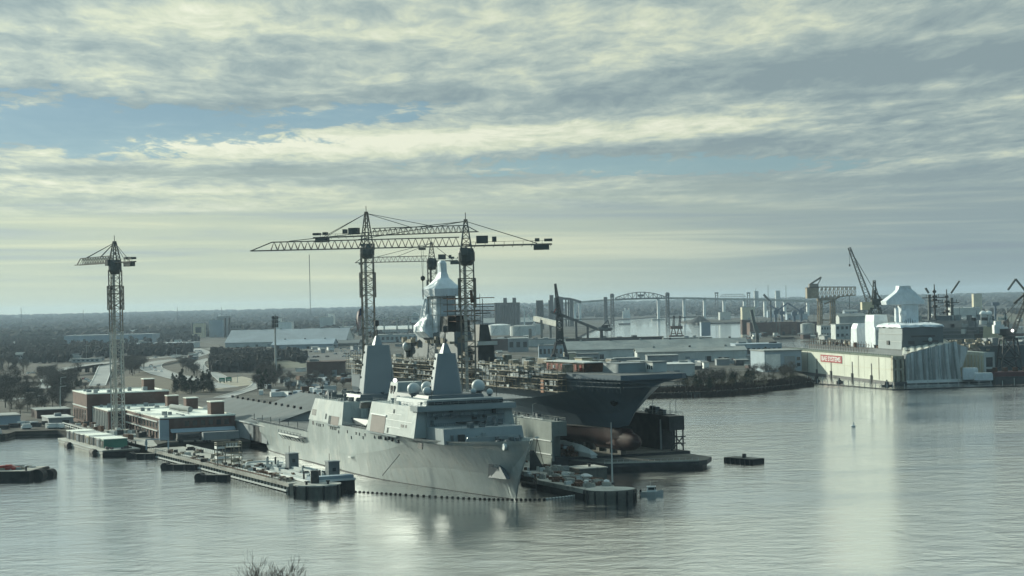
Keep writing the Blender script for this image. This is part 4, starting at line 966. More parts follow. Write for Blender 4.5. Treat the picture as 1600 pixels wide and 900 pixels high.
qC = at(676,500,GZ); qC = Vector((-.0452*905, 905, GZ)); qC.x = atY(676,470,905).x
tower_crane('farthest brown tower crane, rising behind the white wrapped tower', tuple(qC), 4.4, atY(675,409,905).z, atY(675,378,905).z, R(180+3), 40, 16, atY(675,408,905).z, crane, crane, .4, ties=(.45,.72), tip_hook=(37,atY(562,470,905).z,8), jibh=2.8)
# a grey sheet hung on the middle crane's mast
o = label(MB().hexa([atY(735,473,qBb.y-3),atY(741,473,qBb.y-3),atY(741,473,qBb.y-2.7),atY(735,473,qBb.y-2.7)],[atY(734,453,qBb.y-3),atY(738,453,qBb.y-3),atY(738,453,qBb.y-2.7),atY(734,453,qBb.y-2.7)]).build('debris_sheet', rust), 'small rusty sheet fixed to the mast of the tower crane with the longest jib', 'debris sheet')

def portal_crane(T, b, legw, legh, jibs, mt, cabm, sc=1.0, rot=0.0, housebox=(7,6,5), gauge=None):
    """four lattice legs, machinery house, luffing jib(s): jibs = list of (length-vector, width)"""
    lg = MB(); w2 = legw*.62
    for sx, sy in ((-1,-1),(1,-1),(1,1),(-1,1)):
        p0 = b+Vector((sx*legw/2,sy*legw/2,0)); p1 = b+Vector((sx*w2/2,sy*w2/2,legh)); lg.beam(p0, p1, .9*sc)
    for z in (.45,.98):
        q = [b+Vector((sx*(legw+(w2-legw)*z)/2,sy*(legw+(w2-legw)*z)/2,legh*z)) for sx, sy in ((-1,-1),(1,-1),(1,1),(-1,1))]
        for i in range(4): lg.beam(q[i], q[(i+1) % 4], .7*sc)
    for sgn in (1,-1):
        lg.rod(b+Vector((-legw/2,sgn*legw/2,legh*.1)), b+Vector((legw*.40,sgn*w2*.6,legh*.45)), .5*sc); lg.rod(b+Vector((legw/2,sgn*legw/2,legh*.1)), b+Vector((-legw*.40,sgn*w2*.6,legh*.45)), .5*sc)
        lg.rod(b+Vector((-w2*.66,sgn*w2*.6,legh*.45)), b+Vector((w2*.5,sgn*w2*.5,legh)), .5*sc); lg.rod(b+Vector((w2*.66,sgn*w2*.6,legh*.45)), b+Vector((-w2*.5,sgn*w2*.5,legh)), .5*sc)
    lg.build('portal_legs', mt, T)
    m = MB(); m.lathe(b+Vector((0,0,legh)), [(w2*.5,0),(w2*.5,1.2*sc),(w2*.42,1.8*sc)], 14); m.build('turntable', mt, T)
    hx, hy, hz = housebox; z0 = legh+1.8*sc
    m = MB(); m.box(b+Vector((-hx*.25*math.cos(rot),-hx*.25*math.sin(rot),z0)), hx, hy, hz, rot); m.build('machinery_house', cabm, T)
    d = Vector((math.cos(rot), math.sin(rot), 0)); top = b+Vector((0,0,z0+hz+6*sc))
    m = MB(); 
    for o in (-1,1):
        s = Vector((-d.y,d.x,0))*o*hy*.3; m.beam(b+s+Vector((0,0,z0)), top+s*.3, .5*sc); m.beam(b+s-d*hx*.5+Vector((0,0,z0+hz)), top+s*.3, .4*sc)
    m.build('a_frame', mt, T)
    for vec, wd in jibs:
        m = MB(); s0 = b+d*hx*.35+Vector((0,0,z0+1)); e0 = s0+vec; n = max(5, int(vec.length/4))
        lattice(m, s0, e0, wd, wd*.45, n, .38*sc, .24*sc); m.build('jib', mt, T)
        m = MB(); m.rod(top, e0, .2*sc); m.rod(top+Vector((0,.8,0)), s0.lerp(e0,.97), .2*sc); m.build('luffing_rope', mt, T)
        m = MB(); hl = vec.length*.28; m.rod(e0, e0-Vector((0,0,hl)), .18*sc); m.box(e0-Vector((0,0,hl+1.4)), .9*sc, .9*sc, 1.6*sc); m.build('hook_rope', darkst, T)
    return T
# ---------------------------------------------------------------- left shore: brick building, sheds, pier, barges
def windows(T, fr, plane, fixed, lo, hi, n, z0, z1, gap=.45, mt=None, name='window', pr=.05):
    """n windows on the wall a=fixed (plane 'a') or t=fixed (plane 't') between lo and hi"""
    st = (hi-lo)/n
    for k in range(n):
        c0 = lo+st*(k+gap/2); c1 = lo+st*(k+1-gap/2); m = MB()
        if plane == 'a': fr.box(m, fixed-.02, fixed+pr, c0, c1, z0, z1)
        else: fr.box(m, c0, c1, fixed-.02, fixed+pr, z0, z1)
        m.build(name, mt or glass, T)
def brick_building():
    T = thing('brick_building', 'long red brick waterfront building in three stepped blocks under flat white roofs', 'building', FB.p(-70,-12,GZ))
    def block(a0, a1, t0, t1, z1, par=.5):
        m = MB(); FB.box(m,a0,a1,t0,t1,GZ,z1); w = m.build('wall', brick, T)
        m = MB(); FB.box(m,a0+.35,a1-.35,t0+.35,t1-.35,z1,z1+.12); FB.box(m,a0-.15,a1+.15,t1-.3,t1+.15,z1,z1+par); FB.box(m,a0-.15,a1+.15,t0-.15,t0+.3,z1,z1+par); FB.box(m,a0-.15,a0+.3,t0+.3,t1-.3,z1,z1+par); FB.box(m,a1-.3,a1+.15,t0+.3,t1-.3,z1,z1+par); m.build('roof', roofw, T)
    block(-72,0,-30,0,10.9); block(-112,-72.1,-28,7.5,10.6); block(-152,-112.1,-27,10,16.4)
    # right front wall: dark upper windows, pale awning, dark loading bays
    windows(T,FB,'a',0,-28,-9,6,7.6,9.6,.45); 
    m = MB(); m.hexa([FB.p(.02,-29.5,5.7),FB.p(2.6,-29.5,5.3),FB.p(2.6,-4,5.3),FB.p(.02,-4,5.7)],[FB.p(.02,-29.5,6.7),FB.p(2.6,-29.5,5.5),FB.p(2.6,-4,5.5),FB.p(.02,-4,6.7)]); m.build('awning', bluew, T)
    windows(T,FB,'a',0,-28,-4,4,2.6,5.0,.35,darkst,'loading_bay')
    m = MB(); FB.box(m,-1.2,.4,-3.4,.3,2.5,10.4); m.build('corner_stair', bluew, T); 
    # left front walls: strip windows, pale service pipes and pilasters
    windows(T,FB,'t',0,-70,-4,11,6.7,9.0,.35); windows(T,FB,'t',0,-70,-4,11,3.0,5.4,.45)
    for z in (6.0,9.6):
        m = MB(); m.beam(FB.p(-70,.45,z), FB.p(-3,.45,z), .45); m.build('service_pipe', offw, T)
    windows(T,FB,'t',7.5,-111,-74,9,3.6,9.4,.42)
    m = MB()
    for i in range(10): FB.box(m,-111.4+4.1*i,-110.7+4.1*i,7.5,7.85,2.6,10.3)
    m.build('pilaster', offw, T)
    windows(T,FB,'t',10,-150,-114,8,4,9.2,.5); windows(T,FB,'a',-72,1,7,2,6.2,9.4,.4)
    m = MB(); FB.box(m,-152.1,-112,9.9,10.2,10.2,10.8); m.build('string_course', offw, T)
    # stair towers and roof plant
    for a, t, w, d, z0, h in ((-92,-24,5,5,10.6,4.6),(-58,-25,5.5,5,10.9,4.7),(-14,-25.5,6,5.5,10.9,5.0),(-130,-21,5.5,5,16.4,5.2)):
        m = MB(); FB.box(m,a-w/2,a+w/2,t-d/2,t+d/2,z0,z0+h); o = m.build('stair_tower', brick, T)
        m = MB(); FB.box(m,a-w/2-.2,a+w/2+.2,t-d/2-.2,t+d/2+.2,z0+h,z0+h+.35); m.build('cap', roofw, o)
    rnd = random.Random(2); m = MB()
    for i in range(10):
        a = rnd.uniform(-70,-6); t = rnd.uniform(-22,-3); FB.box(m,a,a+rnd.uniform(.5,2.4),t,t+rnd.uniform(.5,2),11.0,11+rnd.uniform(.5,1.6))
    for i in range(8):
        a = rnd.uniform(-148,-116); t = rnd.uniform(-22,7); FB.box(m,a,a+rnd.uniform(1,3),t,t+rnd.uniform(1,2.5),16.5,16.5+rnd.uniform(.6,1.9))
    for i in range(10):
        a = rnd.uniform(-110,-76); t = rnd.uniform(-20,4); FB.box(m,a,a+rnd.uniform(1,3),t,t+rnd.uniform(1,2.5),10.7,10.7+rnd.uniform(.6,1.9))
    m.build('roof_unit', shedw, T)
    m = MB(); m.tube(FB.p(-60,-17,12.2), FB.p(-34,-19.5,12.2), 1.1, 1.1, 12); m.build('roof_duct', roofg, T)
    m = MB(); FB.box(m,-58,-20,-16,-15.6,11.0,11.5); FB.box(m,-25,-10,-12,-11.6,11.0,11.4); m.build('roof_divider', shedw, T)
brick_building()

def shed(lab, a0, a1, t0, t1, eave, ridge, tr, doors=True):
    T = thing('warehouse', lab, 'warehouse', FB.p((a0+a1)/2,tr,GZ))
    m = MB(); m.add([FB.p(a,t,z) for a in (a0,a1) for t, z in ((t0,GZ),(t1,GZ),(t1,eave),(tr,ridge),(t0,eave))], [(0,1,2,3,4),(9,8,7,6,5),(0,5,6,1),(1,6,7,2),(4,9,5,0)]); m.build('wall', shedw, T)
    m = MB()
    for ta in (t0-.6 if t0 < tr else t0+.6, t1+.6):
        k = (ta-tr); za = ridge-(ridge-eave)*abs(k)/abs((t1 if k > 0 else t0)-tr)
        m.hexa([FB.p(a0-.8,ta,za), FB.p(a1+.8,ta,za), FB.p(a1+.8,tr,ridge), FB.p(a0-.8,tr,ridge)], [FB.p(a0-.8,ta,za+.3), FB.p(a1+.8,ta,za+.3), FB.p(a1+.8,tr,ridge+.3), FB.p(a0-.8,tr,ridge+.3)])
    m.build('roof', roofd, T)
    n = int((a1-a0)/9)
    for i in range(n): m = MB(); FB.box(m,a0+4+9*i,a0+5.0+9*i,tr-.5,tr+.5,ridge+.3,ridge+1.2); m.build('ridge_vent', darkst, T)
    m = MB(); FB.box(m,a0,a1,t1+.35,t1+.75,eave-.15,eave+.25); m.build('gutter', offw, T)
    if doors:
        m = MB(); FB.box(m,a1-20,a1-8,t1-.05,t1+.08,GZ,8.2); m.build('sliding_door', darkst, T)
        m = MB(); FB.box(m,a1-25.5,a1-23,t1-.05,t1+.08,GZ,5); m.build('door', darkst, T)
shed('nearer grey metal warehouse with dark gable roof beside the grey ship\'s stern', -78, 46, -64, -30.5, 9.0, 14.0, -47)
shed('second grey metal warehouse with dark gable roof, behind the grey ship\'s flight deck', -84, 44, -98, -64.8, 9.4, 14.6, -81, False)

def yard_items():
    f = FY(at(345,690,GZ).to_2d())
    T = thing('trailer', 'long grey box trailer parked before the brick building\'s right wall', 'trailer', f.p(0,0,GZ)); m = MB(); f.box(m,-1.3,1.3,-7,7,3.5,6.4); m.build('box_body', shedw, T)
    m = MB()
    for t in (-5,-4,4.6,5.6): m.tube(f.p(1.35,t,3.0), f.p(.9,t,3.0), .5, .5, 10)
    m.build('wheel', dark, T)
    f = FY(at(296,691,GZ).to_2d())
    T = thing('truck', 'dark truck with a curved load in the shade of the brick building', 'truck', f.p(0,0,GZ)); m = MB(); f.box(m,-1.2,1.2,-4,5,3.3,4.2); m.tube(f.p(0,-4,4.9), f.p(0,4.8,4.9), 1.3, 1.3, 12); m.build('load', darkst, T); m = MB(); f.box(m,-1.2,1.2,-6.4,-4.2,3.2,5.6,.1,.3); m.build('cab', navyd, T)
    m = MB()
    for t in (-5.4,-2,3,4): m.tube(f.p(1.25,t,3.0), f.p(.8,t,3.0), .5, .5, 10)
    m.build('wheel', dark, T)
    # low buildings at the quay's far end
    f = FY(at(115,663,GZ).to_2d())
    T = thing('shed', 'low flat-roofed grey shed at the far end of the quay beside the brick building', 'shed', f.p(-8,5,GZ)); m = MB(); f.box(m,-22,0,0,11,GZ,5.6); m.build('wall', shedw, T); m = MB(); f.box(m,-22.4,.4,-.4,11.4,5.6,6); m.build('roof', offw, T)
    m = MB(); f.box(m,.02,.08,2,5,GZ,4.6); m.build('door', darkst, T)
    m = MB(); f.box(m,-12,-9,4,7,6,7.4); m.build('roof_unit', shedw, T)
    f = FY(at(104,652,GZ).to_2d())
    T = thing('shed', 'dark low shed with pale roof edge behind the quay\'s flat-roofed shed', 'shed', f.p(-8,5,GZ)); m = MB(); f.box(m,-20,0,-2,14,GZ,6.4); m.build('wall', brickd, T); m = MB(); f.box(m,-20.4,.4,-2.4,14.4,6.4,6.8); m.build('roof', roofg, T)
    f = FY(at(34,666,GZ).to_2d())
    T = thing('shed', 'pale blue-grey shed at the left end of the dark quay wall', 'shed', f.p(-8,8,GZ)); m = MB(); f.box(m,-24,-4,0,26,GZ,7.2); m.build('wall', bluew, T); m = MB(); f.box(m,-24.4,-3.6,-.4,26.4,7.2,7.6); m.build('roof', roofg, T)
    rnd = random.Random(31)
    for i in range(16):
        px = rnd.uniform(2,98); q = at(px, rnd.uniform(664,671)-px*.015, GZ); k = rnd.randrange(3)
        T = thing(('van','storage_tote','skip')[k], ('small white van on the quay at the far left','pale storage tote on the quay at the far left','dark steel skip on the quay at the far left')[k], ('van','tote','skip')[k], q, 'odds and ends on the left quay')
        m = MB(); r = rnd.uniform(0,3); 
        if k == 0: m.box(q+Vector((0,0,.4)), 4.6, 2, 1.0, r); m.box(q+Vector((0,0,1.4)), 3.4, 1.8, .9, r); m.build('body', white, T); m = MB(); m.box(q, 3.6, 2.05, .5, r); m.build('wheel', dark, T)
        elif k == 1: m.box(q+Vector((0,0,.2)), 2.2, 2.2, 2.0, r); m.build('tank', offw, T); m = MB(); m.box(q, 2.4, 2.4, .2, r); m.build('pallet', pierdk, T)
        else: m.hexa([q+Vector((-2,-1,0)),q+Vector((2,-1,0)),q+Vector((2,1,0)),q+Vector((-2,1,0))],[q+Vector((-2.6,-1.2,1.8)),q+Vector((2.6,-1.2,1.8)),q+Vector((2.6,1.2,1.8)),q+Vector((-2.6,1.2,1.8))]); m.build('bin', darkst, T)
    for i in range(22):
        a = rnd.uniform(-118,-6); t = rnd.uniform(9,15) if a < -72 else rnd.uniform(2,14); q = FB.p(a,t,GZ); k = rnd.randrange(3)
        T = thing(('storage_tote','pallet_stack','skip')[k], ('pale storage tote along the brick building\'s waterfront','stack of brown pallets along the brick building\'s waterfront','dark skip along the brick building\'s waterfront')[k], ('tote','pallet stack','skip')[k], q, 'gear along the brick building')
        m = MB(); r = FB.rot()+rnd.choice((0,.3,1.5)); h = rnd.uniform(1,2.6); m.box(q+Vector((0,0,.2)), rnd.uniform(1.4,4.4), rnd.uniform(1.2,2.2), h, r); m.build('body', (offw,rust,darkst)[k], T); m = MB(); m.box(q, 1.5, 1.2, .2, r); m.build('skid', darkst, T)
yard_items()

FP = Fr((-128,621), (.45,-.893))
def long_pier():
    T = thing('pier', 'long low concrete pier with stained sides from brick building to round dolphin', 'pier', FP.p(60,-6,0))
    m = MB(); FP.box(m,-16,139,-13.5,0,1.7,2.7); m.build('deck', pierdk, T)
    m = MB(); FP.box(m,-15,138.6,-13.0,-.25,-1.3,1.7); m.build('pier_side', conc, T)
    m = MB(); m.beam(FP.p(-14,.2,.55), FP.p(138,.2,.55), .5, .5); m.build('waler', offw, T)
    m = MB()
    for i in range(52): m.tube(FP.p(-14+3*i,.02,-1.3), FP.p(-14+3*i,.02,1.75), .3, .3, 6)
    m.build('pile', concd, T)
    rl = MB()
    for i in range(30): a = -10+2.2*i; FP.box(rl,a,a+1.5,-13.3,-12.9,2.7,3.9); 
    rl.build('barrier', offw, T)
    r2 = MB()
    for t in (-.3,):
        for i in range(60): r2.rod(FP.p(-14+2.55*i,t,2.7), FP.p(-14+2.55*i,t,3.8), .1)
        for z in (3.3,3.8): r2.rod(FP.p(-14,t,z), FP.p(137,t,z), .08)
    r2.build('guard_rail', darkst, T)
    p = MB(); p.beam(FP.p(-12,-1.6,2.95), FP.p(128,-1.8,2.95), .3); p.beam(FP.p(20,-2.3,2.95), FP.p(132,-2.4,2.95), .26); p.build('service_pipe', offw, T)
    p = MB(); p.beam(FP.p(36,-1.1,2.9), FP.p(118,-1.2,2.9), .34); p.build('red_hose', rust, T)
    # round dolphin at the end
    c = FP.p(146.5,-6,0); T = thing('dolphin', 'round concrete dolphin with a dark upright block at the near end of the long pier', 'dolphin', (c.x,c.y,0))
    q = [(c.x+6.6*math.cos(6.28318*i/26), c.y+5.8*math.sin(6.28318*i/26)) for i in range(26)]
    m = MB(); m.prism(q, -1.2, 2.5); m.build('drum', concd, T)
    m = MB(); m.prism([(c.x+(x-c.x)*1.03,c.y+(y-c.y)*1.03) for x, y in q], 2.5, 2.9); m.build('cap', conc, T)
    m = MB()
    for i in range(0,26,3): m.box((c.x+(q[i][0]-c.x)*1.05,c.y+(q[i][1]-c.y)*1.05,-1.2), .55, .55, 3.9)
    m.build('fender_pile', dark, T)
    m = MB(); m.box((c.x-.9,c.y+1.6,2.9), 2.3, 2.0, 3.6, .2); m.build('upright_block', darkst, T); m = MB(); m.lathe((c.x-2.8,c.y-2.4,2.9), [(.35,0),(.3,.7),(.6,.7),(.6,1)], 10); m.lathe((c.x+3.2,c.y-1.4,2.9), [(.35,0),(.3,.7),(.6,.7),(.6,1)], 10); m.build('bollard', dark, T)
    # scaffold stair tower
    b0 = at(357,727,2.7); f = FY(b0.to_2d()); T = thing('scaffold_tower', 'pale scaffold stair tower with three decks standing on the long pier', 'scaffold', b0)
    m = MB()
    for x in (-4,-1.4,1.4,4):
        for t in (-1.8,1.8): m.beam(f.p(t,x,2.7), f.p(t,x,10.2), .24)
    for z in (4.6,6.6,8.6,9.6,10.2):
        for t in (-1.8,1.8): m.beam(f.p(t,-4,z), f.p(t,4,z), .2)
        for x in (-4,4): m.beam(f.p(-1.8,x,z), f.p(1.8,x,z), .2)
    for z in (2.7,5.6): 
        for x0, x1 in ((-3.8,-1.4),(1.4,3.8)): m.rod(f.p(1.8,x0,z), f.p(1.8,x1,z+2.9), .16)
    m.build('frame', scaff, T)
    for z in (5.6,8.5): m = MB(); f.box(m,-1.8,1.8,-4,4,z,z+.16); m.build('deck', pierdk, T)
    for z in (5.0,8.2): m = MB(); f.box(m,-1.9,1.9,4.02,4.1,z,z+.9); f.box(m,1.82,1.9,1.6,4,z+.1,z+.8); m.build('side_panel', white, T)
    for i in range(4): m = MB(); f.box(m,1.82,1.9,-2.6+i*1.0,-1.9+i*1.0,8.9,10.0); m.build('panel', offw, T)
    # gate frame where the pier meets the quay
    b0 = at(246,702,2.7); T = thing('gate_frame', 'blue-grey goalpost gate frame where the long pier meets the quay', 'gate', b0); f = FY(b0.to_2d()); m = MB()
    for t in (-4,4): m.beam(f.p(0,t,2.7), f.p(0,t,6.4), .5)
    m.beam(f.p(0,-4.2,6.4), f.p(0,4.2,6.4), .4); m.build('frame', bluew, T); m = MB(); f.box(m,-.2,.2,3.6,4.6,4.4,5.8); m.build('panel', offw, T)
    rnd = random.Random(77)
    kinds = [('pallet_stack','brown stack of planks and pallets on the long left pier','pallet stack',scaff),('hose_reel','rust red coil of hoses and pipes on the long left pier','hose',rust),('drum','dark drum standing on the long left pier','drum',darkst),('equipment_box','pale equipment box on the long left pier','equipment box',offw),('hose_reel','dark heap of fender tyres on the long left pier','tyres',dark)]
    for i in range(84):
        a = rnd.uniform(2,136); t = rnd.choice((rnd.uniform(-4,-1),rnd.uniform(-12,-8),rnd.uniform(-5,-1.5))); k = rnd.choice((0,1,1,2,3,4)); nm, lb, ct, mt = kinds[k]; q = FP.p(a,t,2.7); T = thing(nm, lb, ct, q, 'clutter on the long pier'); m = MB()
        if k == 2: m.tube(q, q+Vector((0,0,1.1)), .45, .45, 10)
        else:
            for j in range(3): m.box(q+Vector((rnd.uniform(-.7,.7),rnd.uniform(-.7,.7),0)), rnd.uniform(.6,2.6), rnd.uniform(.4,1.0), rnd.uniform(.3,1.2), rnd.uniform(0,3))
        m.build('pile', mt, T)
    # quay rail and pipe rack from the shed to the pier
    T = thing('pipe_rack', 'long pale pipe rack along the edge of the quay behind the container barge', 'pipe rack', at(150,676,GZ)); m = MB(); p0 = at(98,664.5,GZ+.6); p1 = at(200,694,GZ+.6)
    for dz in (.2,1.2,): m.beam(p0+Vector((0,0,dz)), p1+Vector((0,0,dz)), .4)
    m.build('pipe', offw, T); m = MB()
    for i in range(26): q = p0.lerp(p1, i/25); m.box(q-Vector((0,0,.6)), .4, .4, 1.9)
    m.build('post', darkst, T)
    T = thing('pipe_rack', 'second dark pipe rack on the quay just landward of the pale one', 'pipe rack', at(150,673,GZ)); m = MB(); off = Vector((2.6,1.4,0)); m.beam(p0+off+Vector((0,0,.7)), p1+off+Vector((0,0,.7)), .5); m.build('pipe', darkst, T); m = MB()
    for i in range(20): q = p0.lerp(p1, i/19)+off; m.box(q-Vector((0,0,.6)), .4, .4, 1.3)
    m.build('post', darkst, T)
    # camels: dark float fenders along the pier
    for (x0, x1, yb, a_, lb) in ((193,240,716.5,1,'dark fender float moored by the container barge\'s near end'),(247,306,734,1,'dark fender float moored midway along the long pier'),(300,355,751,1,'dark fender float moored near the long pier\'s near end')):
        p0 = at(x0+4,yb,0); p1 = at(x1,yb,0); d = (p1-p0).normalized(); T = thing('fender_float', lb, 'fender', p0.lerp(p1,.5), 'dark fender floats along the long pier'); s = Vector((-d.y,d.x,0)); m = MB()
        L = (p1-p0).length; m.hexa([p0+d*2-s*0+Vector((0,0,-.5)),p1+Vector((0,0,-.5)),p1+s*3+Vector((0,0,-.5)),p0+d*2+s*3+Vector((0,0,-.5))],[p0+d*2+Vector((0,0,1.7)),p1+Vector((0,0,1.7)),p1+s*3+Vector((0,0,1.7)),p0+d*2+s*3+Vector((0,0,1.7))]); m.build('float', dark, T)
        m = MB(); m.tube(p0+d*1.2+Vector((0,0,.9)), p0+d*1.2+s*3.2+Vector((0,0,.9)), 1.35, 1.35, 14); m.build('tyre_roller', dark, T)
        m = MB()
        for f in (.35,.68): q = p0.lerp(p1,f)-s*.08; m.box(q+Vector((0,0,-.2)), .6, .3, 2.0, math.atan2(d.y,d.x))
        m.build('strap', darkst, T); m = MB(); q = p0.lerp(p1,.3)+s*.9+Vector((0,0,1.7)); m.beam(q, p1+s*.9+Vector((0,0,1.7)), .7, .12); m.build('plank', conc, T)
long_pier()

def barges():
    f = Fr((-152,637), (.45,-.893))
    T = thing('barge', 'long stained barge along the quay carrying a row of container units', 'barge', f.p(-38,-7,0))
    m = MB(); m.hexa([f.p(-74,-14,-1),f.p(-2,-14,-1),f.p(-2,0,-1),f.p(-74,0,-1)],[f.p(-77,-14,2.2),f.p(0,-14,2.2),f.p(0,0,2.2),f.p(-77,0,2.2)]); m.build('hull', conc, T)
    m = MB(); m.hexa([f.p(-1.6,-13.9,-.9),f.p(-.9,-13.9,-.9),f.p(-.9,-.1,-.9),f.p(-1.6,-.1,-.9)],[f.p(-.2,-14.05,1.6),f.p(.08,-14.05,1.6),f.p(.08,.05,1.6),f.p(-.2,.05,1.6)]); m.build('bow_plate', dark, T)
    m = MB(); m.beam(f.p(-76.5,.15,1.9), f.p(-.5,.15,1.9), .3, .3); m.beam(f.p(-76,.12,.9), f.p(-1,.12,.9), .3, .2); m.build('rubbing_strake', offw, T)
    for a in (-57,-14): m = MB(); m.tube(f.p(a,.7,.8), f.p(a+5.5,.7,.8), 1.35, 1.35, 12); m.build('tyre_fender', dark, T)
    rnd = random.Random(6)
    lab_ = ['pale green container unit on the long barge','grey-green container unit on the long barge']
    for i in range(11):
        a = -72+5.7*i
        k = i % 2
        C = thing('container', 'cream roofed container unit in the row on the long stained barge' if i < 10 else 'bright green container at the near end of the row on the long barge', 'container', f.p(a+2.7,-7,2.2), 'container row on the long barge' if i < 10 else None)
        h = 3.0+(.25 if i in (0,1,5,6,9,10) else 0); t1 = -2.4-.3*(i % 3); mt = greenc if i == 10 else (shedw, offw, cream, shedw)[i % 4]
        m = MB(); f.box(m,a,a+5.2,-11.6,t1,2.2,2.2+h); m.build('body', mt, C)
        m = MB(); f.box(m,a-.1,a+5.3,-11.8,t1+.2,2.2+h,2.4+h); m.build('roof', roofw if i not in (2,3,7) else offw, C)
        m = MB(); f.box(m,a+1.6,a+3.2,t1,t1+.06,2.5,4.6); m.build('door', darkst if i % 3 else bluew, C)
        m = MB()
        for j in range(5): f.box(m,a+.2+1.15*j,a+.4+1.15*j,t1+.02,t1+.1,2.3,5)
        m.build('rib', brown, C)
    for i in range(9):
        q = f.p(rnd.uniform(-8,-.8),rnd.uniform(-12,-2),2.2); C = thing('equipment_box', 'small dark deck fitting at the near end of the container barge', 'deck fitting', q, 'fittings on the container barge'); m = MB(); m.box(q, rnd.uniform(.5,1.4), rnd.uniform(.5,1.2), rnd.uniform(.4,1.2), rnd.uniform(0,3)); m.build('body', darkst, C)
    # white decked covered lighter by the ship
    g = Fr((-59.6,495.7), (.44,-.898)); 
    T = thing('barge', 'flat white rimmed barge with black end between the long pier and grey ship', 'barge', g.p(-35,-7,0))
    P = [(-73,-8.5),(-72,-4.2),(-62,-.6),(0,0),(0,-14.2),(-64,-14.2),(-71.5,-11.5)]
    m = MB(); m.prism([g.p(a,t) for a, t in P], -1, 2.9); m.build('hull', dark, T)
    m = MB(); m.prism([g.p(-35+(a+35)*.985,-7+(t+7)*.96) for a, t in P], 2.9, 3.02); m.build('deck', mat('pale_barge_deck', (.40,.42,.40), .8, .25, .3, patch=((.62,.62,.56), 1.8, .7)), T)
    m = MB()
    for p, q in zip(P, P[1:]+P[:1]): m.beam(g.p(*p,3.15), g.p(*q,3.15), .5, .6)
    m.build('bulwark', white, T)
    m = MB(); g.box(m,-3.2,.2,-13.8,-.6,3.1,4.4); m.build('fore_plank', bluew, T)
    m = MB(); g.box(m,-46,-14,-5.2,-4.4,3.0,3.7); g.box(m,-44,-16,-10.6,-9.8,3.0,3.8); m.build('coaming', offw, T)
    m = MB(); g.box(m,-64.5,-14,.02,.25,-.5,2.6); m.build('side_plank', concd, T)
    for a, t, w, d, h in ((-47,-9,3.4,3.2,4.6),(-9.5,-8.6,3.0,3.4,4.8)):
        m = MB(); g.box(m,a,a+w,t-d,t,3.0,3.0+h); o = m.build('deck_house', navyd, T); m = MB(); g.box(m,a-.2,a+w+.2,t-d-.2,t+.2,3+h,3.25+h); m.build('roof', shedw, o); m = MB(); g.box(m,a+w,a+w+.05,t-d*.65,t-d*.35,3.6+h*.3,4.4+h*.35); m.build('window', glass, o); m = MB(); m.rod(g.p(a+1,t-1,3+h), g.p(a+1,t-1,5.4+h), .18); m.build('aerial', darkst, o)
    for i in range(26):
        q = g.p(rnd.uniform(-66,-5),rnd.uniform(-13,-1.2),3.02); C = thing('deck_fitting', 'small pipe, drum or bollard on the white rimmed barge deck', 'deck fitting', q, 'fittings on the white rimmed barge'); m = MB()
        if i % 2: m.box(q, rnd.uniform(.5,2.2), rnd.uniform(.4,1.0), rnd.uniform(.4,1.2), rnd.uniform(0,3))
        else: m.tube(q, q+Vector((0,0,rnd.uniform(.8,2.4))), .28, .28, 8)
        m.build('body', (darkst, offw, navyd)[i % 3], C)
    # barge cut by the left edge
    p0 = at(57,751.5,0); h = Fr((p0.x,p0.y+17), (1,-.10))
    T = thing('barge', 'dark barge with grey deck and red gear cut by the left edge of the picture', 'barge', h.p(-10,8,0))
    m = MB(); h.box(m,-40,-.5,0,17,-1,3.1); m.build('hull', dark, T); m = MB(); h.box(m,-39.5,-1,.4,16.6,3.1,3.2); m.build('deck', pierdk, T)
    m = MB(); h.box(m,-40,-.3,-.15,.0,2.3,2.8); m.build('rubbing_strake', darkst, T)
    m = MB(); m.tube(h.p(1.6,3,.9), h.p(1.6,6.5,.9), 1.8, 1.8, 14); m.tube(h.p(.8,10,1.4), h.p(.8,14,1.4), 2.0, 2.0, 14); m.build('tyre_fender', dark, T)
    C = thing('gear_stack', 'pile of bright red gear on the deck of the barge at the left edge', 'gear', h.p(-13,10,3.2)); m = MB()
    for i in range(9): q = h.p(-12+rnd.uniform(0,5.5),9+rnd.uniform(-3,3),3.2); m.box(q, rnd.uniform(1,3), rnd.uniform(.8,1.6), rnd.uniform(.6,1.7), rnd.uniform(0,3))
    m.build('red_gear', redp, C)
    for i in range(14):
        q = h.p(rnd.uniform(-12,-3),rnd.uniform(3,14),3.2); C = thing('timber_bundle', 'pale bundle of timber and rope on the barge at the left edge', 'bundle', q, 'bundles on the left barge'); m = MB(); m.box(q, rnd.uniform(1,3), rnd.uniform(.4,1.2), rnd.uniform(.3,.8), rnd.uniform(-.4,.4)); m.build('bundle', (offw, scaff, roofg)[i % 3], C)
    C = thing('bitts', 'small dark mooring post at the far corner of the barge at the left edge', 'bollard', h.p(-2,16,3.2)); MB().tube(h.p(-2,16,3.2), h.p(-2,16,4.6), .3, .3, 8).build('post', darkst, C)
    # bow of a second boat further back
    q = at(4,687,0); C = thing('workboat', 'pale topped dark workboat bow just showing at the left edge below the quay', 'boat', q); k = Fr((q.x,q.y), (1,-.25)); m = MB(); m.hexa([k.p(-14,-3,-.5),k.p(1,-1.6,-.5),k.p(1,1.6,-.5),k.p(-14,3,-.5)],[k.p(-14,-4,2.2),k.p(2.4,-2.6,2.6),k.p(2.4,2.6,2.6),k.p(-14,4,2.2)]); m.build('hull', dark, C)
    m = MB(); k.box(m,-13,-1.5,-2.6,2.6,2.3,4.6,.5,.4); m.build('canopy', offw, C)
barges()
